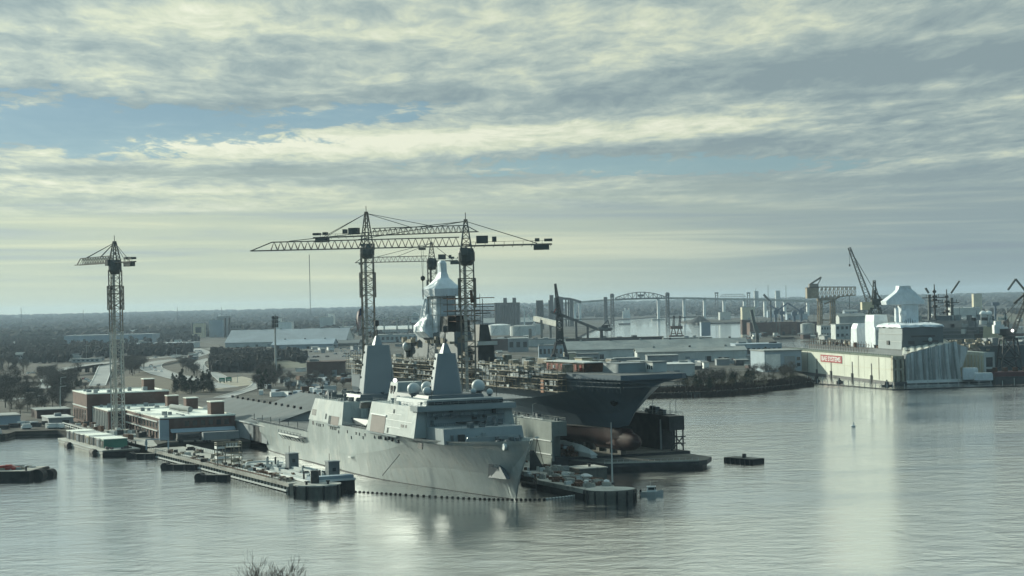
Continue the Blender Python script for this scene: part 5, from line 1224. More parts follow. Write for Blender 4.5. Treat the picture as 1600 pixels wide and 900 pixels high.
# ---------------------------------------------------------------- cream floating dock and the ships at the right
def text_mesh(s, par, mt, M, depth=.05):
    cu = bpy.data.curves.new('lettering', 'FONT'); cu.body = s; cu.size = 1.0; cu.extrude = .02; cu.align_x = 'CENTER'; cu.align_y = 'CENTER'; cu.offset = .012
    t = bpy.data.objects.new('lettering', cu); COL.objects.link(t); dg = bpy.context.evaluated_depsgraph_get()
    me = bpy.data.meshes.new_from_object(t.evaluated_get(dg)); bpy.data.objects.remove(t)
    xs = [v.co.x for v in me.vertices]; ys = [v.co.y for v in me.vertices]; cx, w = (max(xs)+min(xs))/2, max(xs)-min(xs); cyy, h = (max(ys)+min(ys))/2, max(ys)-min(ys)
    off = Vector(par.location)
    for v in me.vertices: v.co = M((v.co.x-cx)/w, (v.co.y-cyy)/h, v.co.z)-off
    me.materials.clear(); me.materials.append(mt); o = bpy.data.objects.new('lettering', me); COL.objects.link(o); o.parent = par; return o
def right_dock():
    f = FRD
    T = thing('floating_dock', 'cream white floating dry dock with a red name board on its long side', 'dry dock', f.p(-100,-31,0))
    m = MB(); f.box(m,-203,3.2,-66,.3,-1.2,1.6); m.build('pontoon', darkst, T)
    m = MB(); f.box(m,-202,2.9,-65.6,-6,1.6,1.7); m.build('dock_floor', pierdk, T)
    m = MB(); f.box(m,2.6,3.5,-66.2,-7.5,.6,2.3); m.build('floor_kerb', white, T)
    m = MB(); f.box(m,-203,-2.2,-5.5,0,1.6,15.9); m.build('wing_wall', dockw, T)
    m = MB(); f.box(m,-203.5,-1.5,-5.8,.25,15.9,16.9); m.build('deck_edge', mat('dull_green_deck_edge', (.12,.15,.115), .8, .3, .2), T)
    m = MB(); f.box(m,-203,-.5,.02,.16,-.3,1.5); m.build('tide_band', rust, T)
    # open end frame: posts, arches, cross pieces
    m = MB(); 
    for t in (-.6,-3.0,-6.4): f.box(m,-2.2,.6,t-.55,t+.55,1.6,15.9)
    f.box(m,-2.2,.6,-7,-.05,14.7,16.9); f.box(m,-2.2,.6,-7,-.05,8.3,9.4)
    m.build('end_frame', mat('stained_cream_steel', (.50,.46,.36), .8, .2, .3, streak=.7, scol=(.22,.13,.08)), T)
    m = MB(); f.box(m,-2.6,-2.3,-7,-.1,1.7,15.8); m.build('end_recess', rust, T)
    for px in (1277,1299,1332,1362):
        a, z = f.onside(px, 580, 0); m = MB(); f.box(m,a-.6,a+.6,.02,.22,2.2,11.4); m.build('rubbing_slot', darkst, T); m = MB(); f.box(m,a-1.2,a+1.2,.02,.7,-.3,4.2); m.build('fender', dark, T)
    for a in (-160,-58,-22):
        m = MB()
        for o in (-.3,.3): m.rod(f.p(a+o,.14,2), f.p(a+o,.14,15.6), .12)
        for k in range(13): m.rod(f.p(a-.3,.14,2.4+k), f.p(a+.3,.14,2.4+k), .1)
        m.build('ladder', rust, T)
    for k in range(16): a = -197+12.4*k; m = MB(); f.box(m,a,a+.14,.0,.05,1.7,15.8); m.build('plate_seam', cream if k % 3 else conc, T)
    m = MB(); f.box(m,-203,-2.3,.0,.04,8.6,8.75); m.build('plate_seam', cream, T)
    # far wing wall, seen from inside
    m = MB(); f.box(m,-203,0,-63,-57.5,1.7,17.4); m.build('wing_wall', dockw, T)
    m = MB()
    for i in range(12): a = -4-5*i; f.box(m,a-.4,a+.4,-57.5,-56.9,2,15.5)
    m.build('wall_rib', cream, T)
    m = MB(); f.box(m,0.02,1.0,-63.2,-56.8,14.6,17.6); f.box(m,0.02,1.0,-63.2,-62.2,1.7,14.6); f.box(m,0.02,1.0,-57.8,-56.8,1.7,14.6); f.box(m,.02,1.0,-62.2,-57.8,7.6,8.8); m.build('end_frame', offw, T)
    m = MB(); f.box(m,.0,.3,-62.2,-57.8,1.8,14.5); m.build('end_recess', darkst, T)
    m = MB(); rl = MB()
    for i in range(50):
        a = -202+4*i; rl.rod(f.p(a,-.4,16.9), f.p(a,-.4,18), .14); 
    rl.rod(f.p(-202,-.4,18), f.p(-3,-.4,18), .12); rl.build('guard_rail', offw, T)
    # name board
    a0, z0 = f.onside(1283,566,.3); a1, z1 = f.onside(1316,556,.3); a0, a1 = -131.4, -89; zb, zt = 9.7, 14.4
    m = MB(); f.box(m,a0,a1,.05,.35,zb,zt); o = m.build('name_board', redsign, T)
    ca, cz = (a0+a1)/2, (zb+zt)/2
    for p, q, w, h in ((a0,a1,zb,zb+.3),(a0,a1,zt-.3,zt)):
        m = MB(); f.box(m,p,q,.36,.42,w,h); m.build('board_edge', redp, o)
    def M(x, y, z): q = f.p(ca+x*(a1-a0)*.88, .40+z*2, cz+y*(zt-zb)*.64); return q
    T_loc = Vector(T.location)
    class Pp: pass
    t = text_mesh('BAE SYSTEMS', T, white, M)
    t.name = 'lettering'
    # striped cover over the near end
    rows = []; rnd = random.Random(9)
    for j in range(7):
        u = j/6; r = []
        for i in range(23):
            v = i/22; tt = -5.5-v*33.0-u*13*(1-.4*v); z0 = 17.2+7.4*(v**.85); zz = z0+(25.0-z0)*u**.8+.35*math.sin(i*1.9); a = 2.0-u*32; sag = -1.0*math.sin(u*3.14)
            r.append(f.p(a, tt, zz+sag+rnd.uniform(-.15,.15)))
        rows.append(r)
    m = MB(); m.grid(rows); o = m.build('cover_roof', mat('striped_cover', (.62,.60,.52), .8, .15, .1, bump=.3), T, smooth=True)
    st = mat('cover_stripe', (.30,.29,.24), .85, .2, .2)
    for i in (2,5,8,11,14,17,20):
        m = MB(); m.grid([[r[i]+Vector((0,0,.12)), r[i+1]+Vector((0,0,.12))] for r in rows]); m.build('cover_stripe', st, T)
    rows = []
    for i in range(54):
        v = i/53; tt = -7.5-v*31.5; top = 17.0+7.6*(max(0,v)**.72); w = rnd.uniform(-1.0,1.0)+.45*math.sin(i*1.35); sl = 4.4*(1-v)*.4 + (2.2 if v > .8 else 0)*(v-.8)*5
        rows.append([f.p(2.4+.25*w, tt, top), f.p(2.7+.9*w, tt-.6*(v-.5), top*.66+1), f.p(2.5+1.2*w, tt-1.0*(v-.5)-.6, top*.33+1.2), f.p(2.0+1.3*w, tt-2.0*(v-.5)-1.2, 1.9)])
    m = MB(); m.grid(rows); m.build('hanging_cover', tarpg, T, smooth=True)
    for i in (4,9,11,17,23,25,33,40,44,49):
        m = MB(); m.grid([[p+Vector((.05,-.35,0)) for p in rows[i]], [p+Vector((.05,-.35,0)) for p in rows[i+1]]]); m.build('cover_seam', mat_faded, T, smooth=True)
    m = MB(); m.add([f.p(-4,-40,23.5), f.p(-4,-49,20.5), f.p(-6,-46,9.5), f.p(-4,-41,6.5)], [(0,1,2,3)]); m.add([f.p(-3.6,-40,23.5), f.p(-3.6,-49,20.5), f.p(-5.6,-46,9.5), f.p(-3.6,-41,6.5)], [(0,1,2,3)]); m.build('torn_cover', tarpg, T)
    return T
right_dock()
def docked_ship():
    f = FRD
    T = thing('warship', 'grey warship in the cream floating dock with its mast and stacks wrapped in white film', 'warship', f.p(-80,-26,1.7))
    m = MB(); f.box(m,-190,-4,-42,-10.5,5,19.5,0,0); m.build('hull', navyd, T)
    m = MB(); f.box(m,-190,-4,-42,-10.5,19.5,20); m.build('weather_deck', deckm, T)
    m = MB(); f.box(m,-56,-16,-38.5,-12,20,34.2,.0,.9); m.build('deckhouse', navy, T)
    m = MB(); f.box(m,-16.2,-15.4,-38.2,-12.6,20.2,33.6); m.build('bridge_front', navyd, T)
    for t0, t1, z0, z1 in ((-18,-33,27.2,28.2),(-25,-35,24.2,25),(-16,-20,23,25)):
        m = MB(); f.box(m,-15.42,-15.2,min(t0,t1),max(t0,t1),z0,z1); m.build('dark_panel', darkst, T)
    m = MB(); m.ball(f.p(-14.5,-29.6,25.6), 1.3, 14, -.9); m.build('radome', radm, T)
    for z in (24.5,29):
        m = MB(); f.box(m,-56,-16,-12.6,-11.95+ -(z-20)*.03,z,z+.25); m.build('plate_seam', offw, T)
    m = MB(); f.box(m,-40,-36,-12.2,-11.6,22.5,25); m.build('side_hatch', darkst, T)
    def wrapped(name, secs, seed, wob=.25, n=5):
        r = random.Random(seed); rows = []
        for (a0,a1,t0,t1,z) in secs:
            ring = []
            for (p, q) in (((a0,t0),(a1,t0)),((a1,t0),(a1,t1)),((a1,t1),(a0,t1)),((a0,t1),(a0,t0))):
                for k in range(n): u = k/n; ring.append(f.p(p[0]+(q[0]-p[0])*u+r.uniform(-wob,wob), p[1]+(q[1]-p[1])*u+r.uniform(-wob,wob), z+r.uniform(-wob,wob)*.5))
            rows.append(ring)
        mb = MB(); mb.grid(rows, close=True); k = len(mb.v); mb.f.append(tuple(range(k-4*n,k))); return mb.build(name, wrap, T)
    wrapped('wrapped_roof', [(-57,-15,-39,-11.6,33.2),(-56,-16,-38.4,-12,34.6),(-50,-24,-36,-14,35.6)], 1, .6, 9)
    wrapped('wrapped_stack', [(-103,-91,-21,-11,20),(-103,-91,-21,-11,32),(-101,-92,-20,-12,35)], 2)
    wrapped('wrapped_stack', [(-80,-64,-22,-12.5,20),(-80,-64,-22,-12.5,36.5),(-79,-65,-21.4,-13,40.6)], 3)
    wrapped('wrapped_pod', [(-66,-58,-15,-11,22),(-66,-58,-15,-11,31),(-65,-59,-14.4,-11.4,33)], 4)
    tz = lambda px, py: f.ona(px, py, -50)
    sec = lambda x0, x1, py, da=0: (-56-da, -50+da, tz(x1,py)[0], tz(x0,py)[0], tz((x0+x1)/2,py)[1])
    wrapped('wrapped_mast', [sec(1408,1435,507),sec(1408,1435,476),sec(1384,1443,475.5,1.5),sec(1383,1443,470,1.5),sec(1391,1437,464,1),sec(1400,1430,457,.5),sec(1404,1424,452),sec(1405,1422,446.5)], 5, .22)
    wrapped('wrapped_column', [(-52,-49.4,-23.6,-21.6,34),(-52,-49.4,-23.6,-21.6,45)], 6, .15)
    wrapped('wrapped_column', [(-50,-47.6,-27.4,-25.2,34),(-50,-47.6,-27.4,-25.2,39),(-50.6,-47,-27.9,-24.7,41),(-50,-47.6,-27.4,-25.2,43)], 7, .15)
    rnd = random.Random(10)
    for i in range(70): m = MB(); a = rnd.uniform(-180,-60); t = rnd.uniform(-40,-11); f.box(m,a,a+rnd.uniform(.6,4),t,t+rnd.uniform(.6,2.4),20,rnd.uniform(20.8,23.4)); m.build('staging_box', (rust,darkst,scaff,navyd,offw)[i % 5], T)
    m = MB()
    for i in range(26):
        a = -190+5*i
        for t in (-11,-8): m.rod(f.p(a,t,17), f.p(a,t,22.4+(i % 3)*.8), .25)
        m.rod(f.p(a,-8,19.5), f.p(a+5,-8,19.5), .2); m.rod(f.p(a,-8,22), f.p(a+5,-8,22), .2); m.rod(f.p(a,-8,17), f.p(a+5,-8,22), .16)
    m.build('deck_scaffold', rust, T)
    for i in range(24): a = rnd.uniform(-54,-20); t = rnd.uniform(-37,-14); MB().rod(f.p(a,t,34.5), f.p(a,t,34.5+rnd.uniform(1,4)), .3).build('roof_pole', navyd, T)
docked_ship()
def dock_neighbours():
    f = FRD
    # building on the shore at the dock's head
    b = at(1218,582,GZ); a = FY((b.x,b.y)); k = Fr(at(1213,581,GZ).to_2d(), (.143,-.99))
    T = thing('building', 'square pale grey building at the shore whose shadow falls on the cream dock wall', 'building', k.p(-10,0,GZ))
    m = MB(); k.box(m,-34,0,-18,8,GZ,16.5); m.build('wall', bluew, T); m = MB(); k.box(m,-34.6,.6,-18.6,8.6,16.5,17.2); m.build('roof', roofg, T)
    m = MB(); k.box(m,.02,.2,-3,7.4,4,14.5); m.build('roller_door', white, T); m = MB(); k.box(m,.02,.9,-13,-6,8,13); m.build('stair_box', shedw, T)
    for z in (6,10): 
        m = MB(); k.box(m,.02,.1,-17,-14.6,z,z+2.2); m.build('window', glass, T)
    # white packages on the dock floor
    for px0, px1, yb, yt, lb in ((1507,1530,594,575,'square white wrapped crate on the cream dock\'s floor'),(1526,1553,595,583,'low white wrapped crate at the cream dock\'s right corner')):
        q = at((px0+px1)/2, yb, 1.7); w = (px1-px0)/F*q.y; h = atY((px0+px1)/2,yt,q.y).z-1.7; T = thing('wrapped_crate', lb, 'crate', q); m = MB(); m.box(q+Vector((0,4,0)), w, 7, h*.85, -.14); m.box(q+Vector((0,4,h*.85)), w*.94, 6.6, h*.15, -.14); m.build('cover', wrap, T); m = MB(); m.box(q+Vector((0,4,-.0)), w*1.02, 7.1, .3, -.14); m.build('skid', darkst, T)
    rnd = random.Random(12)
    for i in range(14):
        q = f.p(-1-rnd.uniform(0,6),rnd.uniform(-55,-9),1.7); T = thing('scrap_pile', 'small dark pile of gear on the cream dock\'s floor', 'gear', q, 'gear on the cream dock floor'); m = MB()
        for j in range(3): m.box(q+Vector((rnd.uniform(-1,1),rnd.uniform(-1,1),0)), rnd.uniform(.6,2.6), rnd.uniform(.6,2), rnd.uniform(.5,1.6), rnd.uniform(0,3))
        m.build('pile', (rust, darkst, offw)[i % 3], T)
    # floating boom and piles before the dock
    T = thing('floating_boom', 'long low dark floating boom with posts in front of the cream dock', 'boom', at(1500,606,0)); m = MB(); p = [at(1262,598.6,.2), at(1310,602,.2), at(1395,609,.2), at(1450,607.4,.2), at(1530,604.6,.2), at(1640,602,.2)]
    for q, r in zip(p, p[1:]): m.beam(q, r, .9, .7)
    m.build('float', dark, T); m = MB()
    for q, r in zip(p, p[1:]):
        n = int((r-q).length/6)
        for i in range(n): c = q.lerp(r,i/n); m.rod(c, c+Vector((0,0,3.2 if i % 3 else 4.6)), .35)
    m.build('post', offw, T)
    for px, py, h, lb in ((1276,599,6,'thin dark pile standing in the water at the shore\'s tip'),(1312,601,4,'dark mooring pile cluster left of the boom\'s middle'),(1386,607,5,'dark square float at the corner of the cream dock\'s boom')):
        q = at(px,py,-1); T = thing('mooring_pile', lb, 'pile', q); m = MB()
        for dx in (-1,0,1): m.tube(q+Vector((dx*1.2,0,0)), q+Vector((dx*.6,0,h-abs(dx))), .4, .4, 7)
        m.build('pile', dark, T); m = MB(); m.box(q+Vector((0,0,.8)), 6.5 if 'float' in lb else 4, 3.4, 1.4); m.build('float', darkst, T)
    # red barge and grey hull at the right edge
    q = at(1578,597,0); k = Fr((q.x,q.y), (1,-.02)); T = thing('barge', 'dull red barge moored right of the cream dock at the picture edge', 'barge', k.p(5,5,0)); m = MB(); k.box(m,-9,60,-16,2,-1,3.4); m.build('hull', darkst, T); m = MB(); k.box(m,-8.6,59,-15.6,1.6,3.4,6.0); m.build('deck_rail', mat('dull_maroon_paint', (.10,.035,.038), .8, .3, .3), T); m = MB()
    for i in range(8): k.box(m,-8+6*i,-6+6*i,-9,-4,6,8.5)
    m.build('deck_gear', rust, T)
    q = at(1560,590,0); k = Fr((q.x+6,q.y+50), (1,.06)); T = thing('ship_hull', 'dark grey ship hull behind the lattice crane at the right edge', 'ship', k.p(20,0,0)); m = MB(); m.hexa([k.p(0,0,-1),k.p(120,0,-1),k.p(120,26,-1),k.p(0,26,-1)],[k.p(-14,-2,19),k.p(120,-2,20),k.p(120,28,20),k.p(-14,28,19)]); m.build('hull', navyd, T)
    m = MB()
    for i in range(28): a = rnd.uniform(-8,60); k.box(m,a,a+rnd.uniform(1,6),2+rnd.uniform(0,10),14+rnd.uniform(0,6),19.4,rnd.uniform(20.5,25))
    m.build('deck_gear', shedw, T)
    # warship with twin pole masts behind
    q = at(1470,545,0); Y = 1260.0; b0 = Vector((atY(1475,520,Y).x, Y, 0)); k = Fr((b0.x,b0.y), (.72,-.69)); T = thing('warship', 'dark grey warship with two tall pole masts behind the cream dock', 'warship', k.p(0,0,0))
    zz = lambda py: atY(1475,py,Y).z
    m = MB(); k.box(m,-95,80,-14,14,-1,zz(541),0,0); m.build('hull', navyd, T)
    m = MB(); k.box(m,-26,30,-9,9,zz(541),zz(511),1.5,1); k.box(m,-16,24,-7,7,zz(511),zz(501),1.5,1); k.box(m,-8,8,-5,5,zz(501),zz(493),1,1); m.build('superstructure', navyd, T)
    for i in range(90):
        m = MB(); a = rnd.uniform(-44,50); s = rnd.uniform(-9,12); z = zz(rnd.choice((541,541,530,521,511,511,501,501))); k.box(m,a,a+rnd.uniform(.6,4),s,s+rnd.uniform(.6,3),z,z+rnd.uniform(.8,4.4)); m.build(('deck_locker','ventilator','equipment_housing')[i % 3], (navyd,shedw,navy,offw,darkst)[i % 5], T)
    for i in range(14): a = rnd.uniform(-30,40); z = zz(511); MB().rod(k.p(a,rnd.uniform(-6,6),z), k.p(a,rnd.uniform(-6,6),z+rnd.uniform(4,12)), .4).build('aerial', navyd, T)
    for z in (536,529,522,517):
        m = MB(); k.box(m,-25,29,9.0,9.5,zz(z),zz(z)+.4); k.box(m,29.4,30.3,-9,9.4,zz(z),zz(z)+.4); m.build('gallery', shedw, T)
    for px, yt, yb in ((1461,444,498),(1480,452,496)):
        c = atY(px,yb,Y); t = atY(px,yt,Y); m = MB(); m.tube(Vector((c.x,Y,c.z)), Vector((c.x,Y,t.z)), .9, .35, 8)
        for py, w in ((yt+21,9),(yt+26,5),(yt+36,4)): z = atY(px,py,Y).z; m.beam((c.x-w,Y,z), (c.x+w,Y,z), .6); m.box((c.x,Y,z), 3.2, 3.2, 1.6)
        for d in (-6,-3,3,7): z = atY(px,yt+21,Y).z; m.rod((c.x+d,Y,z), (c.x+d,Y,z+2.4), .4)
        m.lathe((c.x,Y,atY(px,yt+14,Y).z), [(.5,0),(1.4,.6),(1.4,1.6),(.5,2.4)], 10); m.build('mast', darkst, T)
    m = MB(); m.ball(atY(1491,499,Y), 2.2, 12, -.9); m.build('radome', radm, T)
    m = MB(); k.box(m,34,46,-6,6,zz(541),zz(510),.6,.6); m.build('aft_house', cream, T)
    # staging and gear on that deck, low pale clutter
    m = MB()
    for i in range(80): px = rnd.uniform(1485,1556); py = rnd.uniform(533,548); q = atY(px,py,1120+rnd.uniform(-30,60)); m.box(q, rnd.uniform(1,5), 3, rnd.uniform(.6,2.6))
    T = thing('dock_staging', 'long cluttered steel staging deck between the cream dock\'s right end and the lattice crane', 'staging', (atY(1520,560,1125).x,1125,1.7)); 
    d = MB(); d.box((atY(1520,548,1130).x,1130,1.7), 34, 60, atY(1520,548,1130).z-1.7); d.build('base', concd, T); m.build('gear', scaff, T)
dock_neighbours()
def right_cranes():
    # tan hammerhead crane
    Y = 2250.0; zy = lambda px, py: atY(px,py,Y); b0 = zy(1297,525); b0.z = GZ
    T = thing('hammerhead_crane', 'huge old tan hammerhead crane with a small jib crane riding on top', 'crane', b0)
    m = MB(); zt = zy(1295,467).z
    for px in (1281,1301):
        c = zy(px,525); 
        for oy in (-7,7): lattice(m, (c.x,Y+oy,GZ), (zy(px,467).x,Y+oy,zt), 3.4, 3.0, 7, 1.0, .7)
    c = zy(1291,467); m.beam((zy(1281,500).x,Y,zy(1281,500).z), (zy(1301,500).x,Y,zy(1301,500).z), 1.4); m.rod((zy(1281,523).x,Y,zy(1281,523).z), (zy(1301,500).x,Y,zy(1301,500).z), 1.0); m.box((c.x,Y,zt-2), 22, 18, 3); m.build('tower', craneg, T)
    m = MB()
    def truss(px0, px1, yt, ybm, n, wd, lean=0):
        for oy in (-wd,wd):
            P = [(zy(px0+(px1-px0)*i/n, yt+(lean*i/n))) for i in range(n+1)]; Q = [(zy(px0+(px1-px0)*i/n, ybm+((-6)*i/n))) for i in range(n+1)]
            for p in P+Q: p.y = Y+oy
            m.beam(P[0], P[-1], 1.3); m.beam(Q[0], Q[-1], 1.3)
            for i in range(n): m.rod(P[i], Q[i], .9); m.rod(Q[i], P[i+1], .9)
            m.rod(P[n], Q[n], .9)
    truss(1278,1336,448.5,467,9,5); m.beam(zy(1288,475), zy(1312,464), 1.6); m.build('arm', craneg, T)
    q = zy(1269,466); h = zy(1269,450).z-q.z; m = MB(); m.box((q.x,Y,q.z), 15, 13, h); m.build('counterweight_house', craneg, T); m = MB(); m.box((q.x,Y,q.z+h), 16, 14, .8); m.build('house_roof', rust, T)
    m = MB(); q = zy(1271,450); m.box((q.x,Y,q.z), 12, 8, 5.5); m.beam((q.x-4,Y,q.z+5), zy(1283,433), 2.2); m.beam((q.x+4,Y,q.z+2), zy(1283,434), 1.2); m.build('top_crane', crane, T)
    q = zy(1327,462); m = MB(); m.rod(q, q-Vector((0,0,18)), .7); m.build('hook_rope', darkst, T)
    # portal crane with luffing jib beside the cream dock
    Y = 1180.0; b = Vector((atY(1368,530,Y).x,Y,atY(1368,540,Y).z)); T = thing('portal_crane', 'dark green-grey portal crane with one long steep jib behind the white wrapped stacks', 'crane', (b.x,b.y,b.z))
    tip = atY(1334,383,Y); zl = atY(1368,477,Y).z; s0 = Vector((b.x,Y,zl+3)); d = tip-s0
    m = MB(); m.box((b.x,Y,GZ-b.z+b.z), 14, 14, b.z-GZ+.5); m.build('rail_base', concd, T)
    portal_crane(T, b, 10.5, zl-b.z-1.5, [(Vector((d.x,0,d.z)),3.6)], cranei, cranei, 1.0, math.pi, (9,6,4))
    m = MB(); q = atY(1355,484,Y); m.box(q, 8, 6, atY(1355,472,Y).z-q.z); m.build('counterweight', cream, T)
    m = MB(); lattice(m, atY(1366,476,Y), atY(1366,438,Y), 3, 1.2, 6, .5, .3); m.rod(atY(1366,440,Y), atY(1378,478,Y), .5); m.build('back_mast', cranei, T)
    # lattice crane at the right edge
    Y = 1090.0; b = Vector((atY(1577,582,Y).x,Y,atY(1577,584,Y).z)); T = thing('portal_crane', 'dark lattice portal crane with white cab house at the right edge of the picture', 'crane', (b.x,b.y,b.z))
    zl = atY(1577,523,Y).z; tip = atY(1606,452,Y); s0 = Vector((b.x+2,Y,zl+2)); d = tip-s0
    portal_crane(T, b, 13.5, zl-b.z-2, [(Vector((d.x,0,d.z)),2.6)], darkst, darkst, 1.0, 0.0, (8,6,4))
    m = MB(); q = atY(1560,521,Y); m.box(q, 6.4, 5, 5.4); m.box(q+Vector((-.6,0,5.4)), 3.4, 4, 2.4); m.box(q+Vector((4.2,0,1.0)), 3, 4, 3); m.build('cab_house', white, T)
    m = MB(); m.rod(atY(1571,500,Y), atY(1571,490,Y), .5); m.rod(atY(1571,491,Y), atY(1590,472,Y), .4); m.rod(atY(1584,474,Y), atY(1600,460,Y), 1.4); m.build('stay', darkst, T)
    m = MB(); m.ball(atY(1582,516.5,Y-4), .9, 10); m.build('work_lamp', glowm, T)
    # small far cranes on the skyline
    def far_crane(lab, pts, Y, mt, base_px, w=1.6):
        b = atY(*base_px, Y); T = thing('crane', lab, 'crane', (b.x,b.y,GZ)); m = MB()
        for (a, c, ww) in pts: m.beam(atY(*a,Y), atY(*c,Y), ww)
        m.build('boom', mt, T); m = MB(); m.box((b.x,b.y,GZ), w*1.6, w*1.6, max(1,b.z-GZ+3)); m.build('tower', mt, T); return T
    far_crane('far twin-boom A-frame crane on the skyline at the right edge', [((1575,453),(1587,436),2.0),((1587,436),(1600,452),2.0),((1600,452),(1606,462),2.0)], 1900, cranei, (1600,462))
    far_crane('thin far crane boom rising behind the twin mast warship', [((1486,458),(1499,439),1.6)], 1700, cranei, (1487,470))
    far_crane('short far crane boom left of the twin mast warship', [((1451,458),(1446,450),1.8)], 1700, cranei, (1452,465))
    far_crane('blue gantry on a single leg standing in the tan field', [((1550,475),(1561,475),5),((1555,475),(1555,492),3)], 2600, bluec, (1555,487))
    far_crane('dark slanted crane boom left of the red brick warehouse', [((1174,484),(1181,518),3.0),((1178,500),(1186,518),1.6)], 1900, cranei, (1183,520), 2)
    far_crane('dark dock crane with boom crossing the high bridge deck', [((1193,460),(1202,470),4)], 3300, cranei, (1204,472), 2)
right_cranes()
# ---------------------------------------------------------------- background: town, river works, bridges
def bld(name, lab, cat, x0, x1, yb, yt, dep, wm_, rm_, yaw=0.0, win=None, gable=0.0, group=None, zb=GZ, par=True):
    xc = (x0+x1)/2; B = at(xc, yb, zb); Y = B.y; w = (x1-x0)/F*Y; h = max(2.0, atY(xc, yt, Y).z-zb)
    T = thing(name, lab, cat, B, group); ca, sa = math.cos(yaw), math.sin(yaw)
    X = lambda x, y, z: Vector((B.x+x*ca-y*sa, B.y+x*sa+y*ca, zb+z))
    m = MB()
    def bx(mm, x0, x1, y0, y1, z0, z1): mm.hexa([X(x0,y0,z0),X(x1,y0,z0),X(x1,y1,z0),X(x0,y1,z0)],[X(x0,y0,z1),X(x1,y0,z1),X(x1,y1,z1),X(x0,y1,z1)])
    if gable:
        m.add([X(x,y,z) for y in (0,dep) for x, z in ((-w/2,0),(w/2,0),(w/2,h-gable),(-w/2,h-gable))], [(0,1,2,3),(7,6,5,4),(1,5,6,2),(4,0,3,7)]); m.add([X(-w/2,0,h-gable),X(-w/2,dep,h-gable),X(-w/2,dep/2,h)], [(0,1,2)]); m.add([X(w/2,0,h-gable),X(w/2,dep,h-gable),X(w/2,dep/2,h)], [(2,1,0)])
        m.build('wall', wm_, T); r = MB(); e = 1.0
        r.hexa([X(-w/2-e,-e,h-gable),X(w/2+e,-e,h-gable),X(w/2+e,dep/2,h),X(-w/2-e,dep/2,h)],[X(-w/2-e,-e,h-gable+.4),X(w/2+e,-e,h-gable+.4),X(w/2+e,dep/2,h+.4),X(-w/2-e,dep/2,h+.4)])
        r.hexa([X(-w/2-e,dep+e,h-gable),X(w/2+e,dep+e,h-gable),X(w/2+e,dep/2,h+.01),X(-w/2-e,dep/2,h+.01)],[X(-w/2-e,dep+e,h-gable+.4),X(w/2+e,dep+e,h-gable+.4),X(w/2+e,dep/2,h+.41),X(-w/2-e,dep/2,h+.41)]); r.build('roof', rm_, T)
    else:
        bx(m,-w/2,w/2,0,dep,0,h); m.build('wall', wm_, T); r = MB(); bx(r,-w/2-.4,w/2+.4,-.4,dep+.4,h,h+.5); r.build('roof', rm_, T)
    if win:
        n, rows = win; hh = h-gable
        for j in range(rows):
            for i in range(n):
                mm = MB(); cx = -w/2+w*(i+.5)/n; z0 = hh*(j+.35)/rows; z1 = hh*(j+.75)/rows; bx(mm,cx-w/n*.28,cx+w/n*.28,-.12,.1,z0,z1); mm.build('window', glass, T)
    if w > 24 and h > 5:                          # doors, a grimy plinth, a little roof plant
        r = random.Random(int(x0*7+yb)); hw = h-gable
        for k in range(min(4, int(w/22))):
            dx = r.uniform(-.42,.42)*w; mm = MB(); bx(mm,dx-1.8,dx+1.8,-.16,.05,0,min(hw*.55,4.6)); mm.build('door', darkst if k % 2 else shedw, T)
        if not gable:
            for k in range(min(5, 1+int(w/18))):
                dx = r.uniform(-.42,.42)*w; dy = r.uniform(.1,.8)*dep; s = r.uniform(1.2,3.2); mm = MB(); bx(mm,dx-s,dx+s,dy,dy+s*1.4,h+.5,h+.5+r.uniform(.9,2.2)); mm.build('roof_unit', (shedw,roofg,darkst)[k % 3], T)
        else:
            for k in range(min(6, int(w/25))):
                dx = -w/2+w*(k+.5)/max(1,min(6, int(w/25))); mm = MB(); bx(mm,dx-.9,dx+.9,dep/2-.9,dep/2+.9,h-.2,h+1.6); mm.build('ridge_vent', darkst if k % 2 else roofg, T)
        if hw > 6: mm = MB(); bx(mm,-w/2-.06,w/2+.06,-.1,0,0,.9); mm.build('plinth', concd, T)
    return T
def tank(lab, x0, x1, yb, yt, mt, group=None, dome=.12):
    B = at((x0+x1)/2, yb, GZ); r = (x1-x0)/F*B.y/2; h = atY((x0+x1)/2,yt,B.y).z-GZ; c = B+Vector((0,r,0)); T = thing('storage_tank', lab, 'tank', c, group)
    MB().lathe(c, [(r,0),(r,h*.9)], 28).build('shell', mt, T, smooth=False); MB().lathe(c, [(r*1.01,h*.9),(r*.6,h*(.9+dome*.7)),(.1,h*(.9+dome))], 28).build('roof', roofg if mt != white else white, T)
    m = MB(); m.rod(c+Vector((-r*.7,-r*.75,0)), c+Vector((-r*.2,-r*1.02,h*.9)), .5); m.build('stair', shedw, T); return T
roofp = mat('pale_metal_roof', (.30,.34,.365), .7, .12, .03, patch=((.23,.26,.28), 1.6, .5))
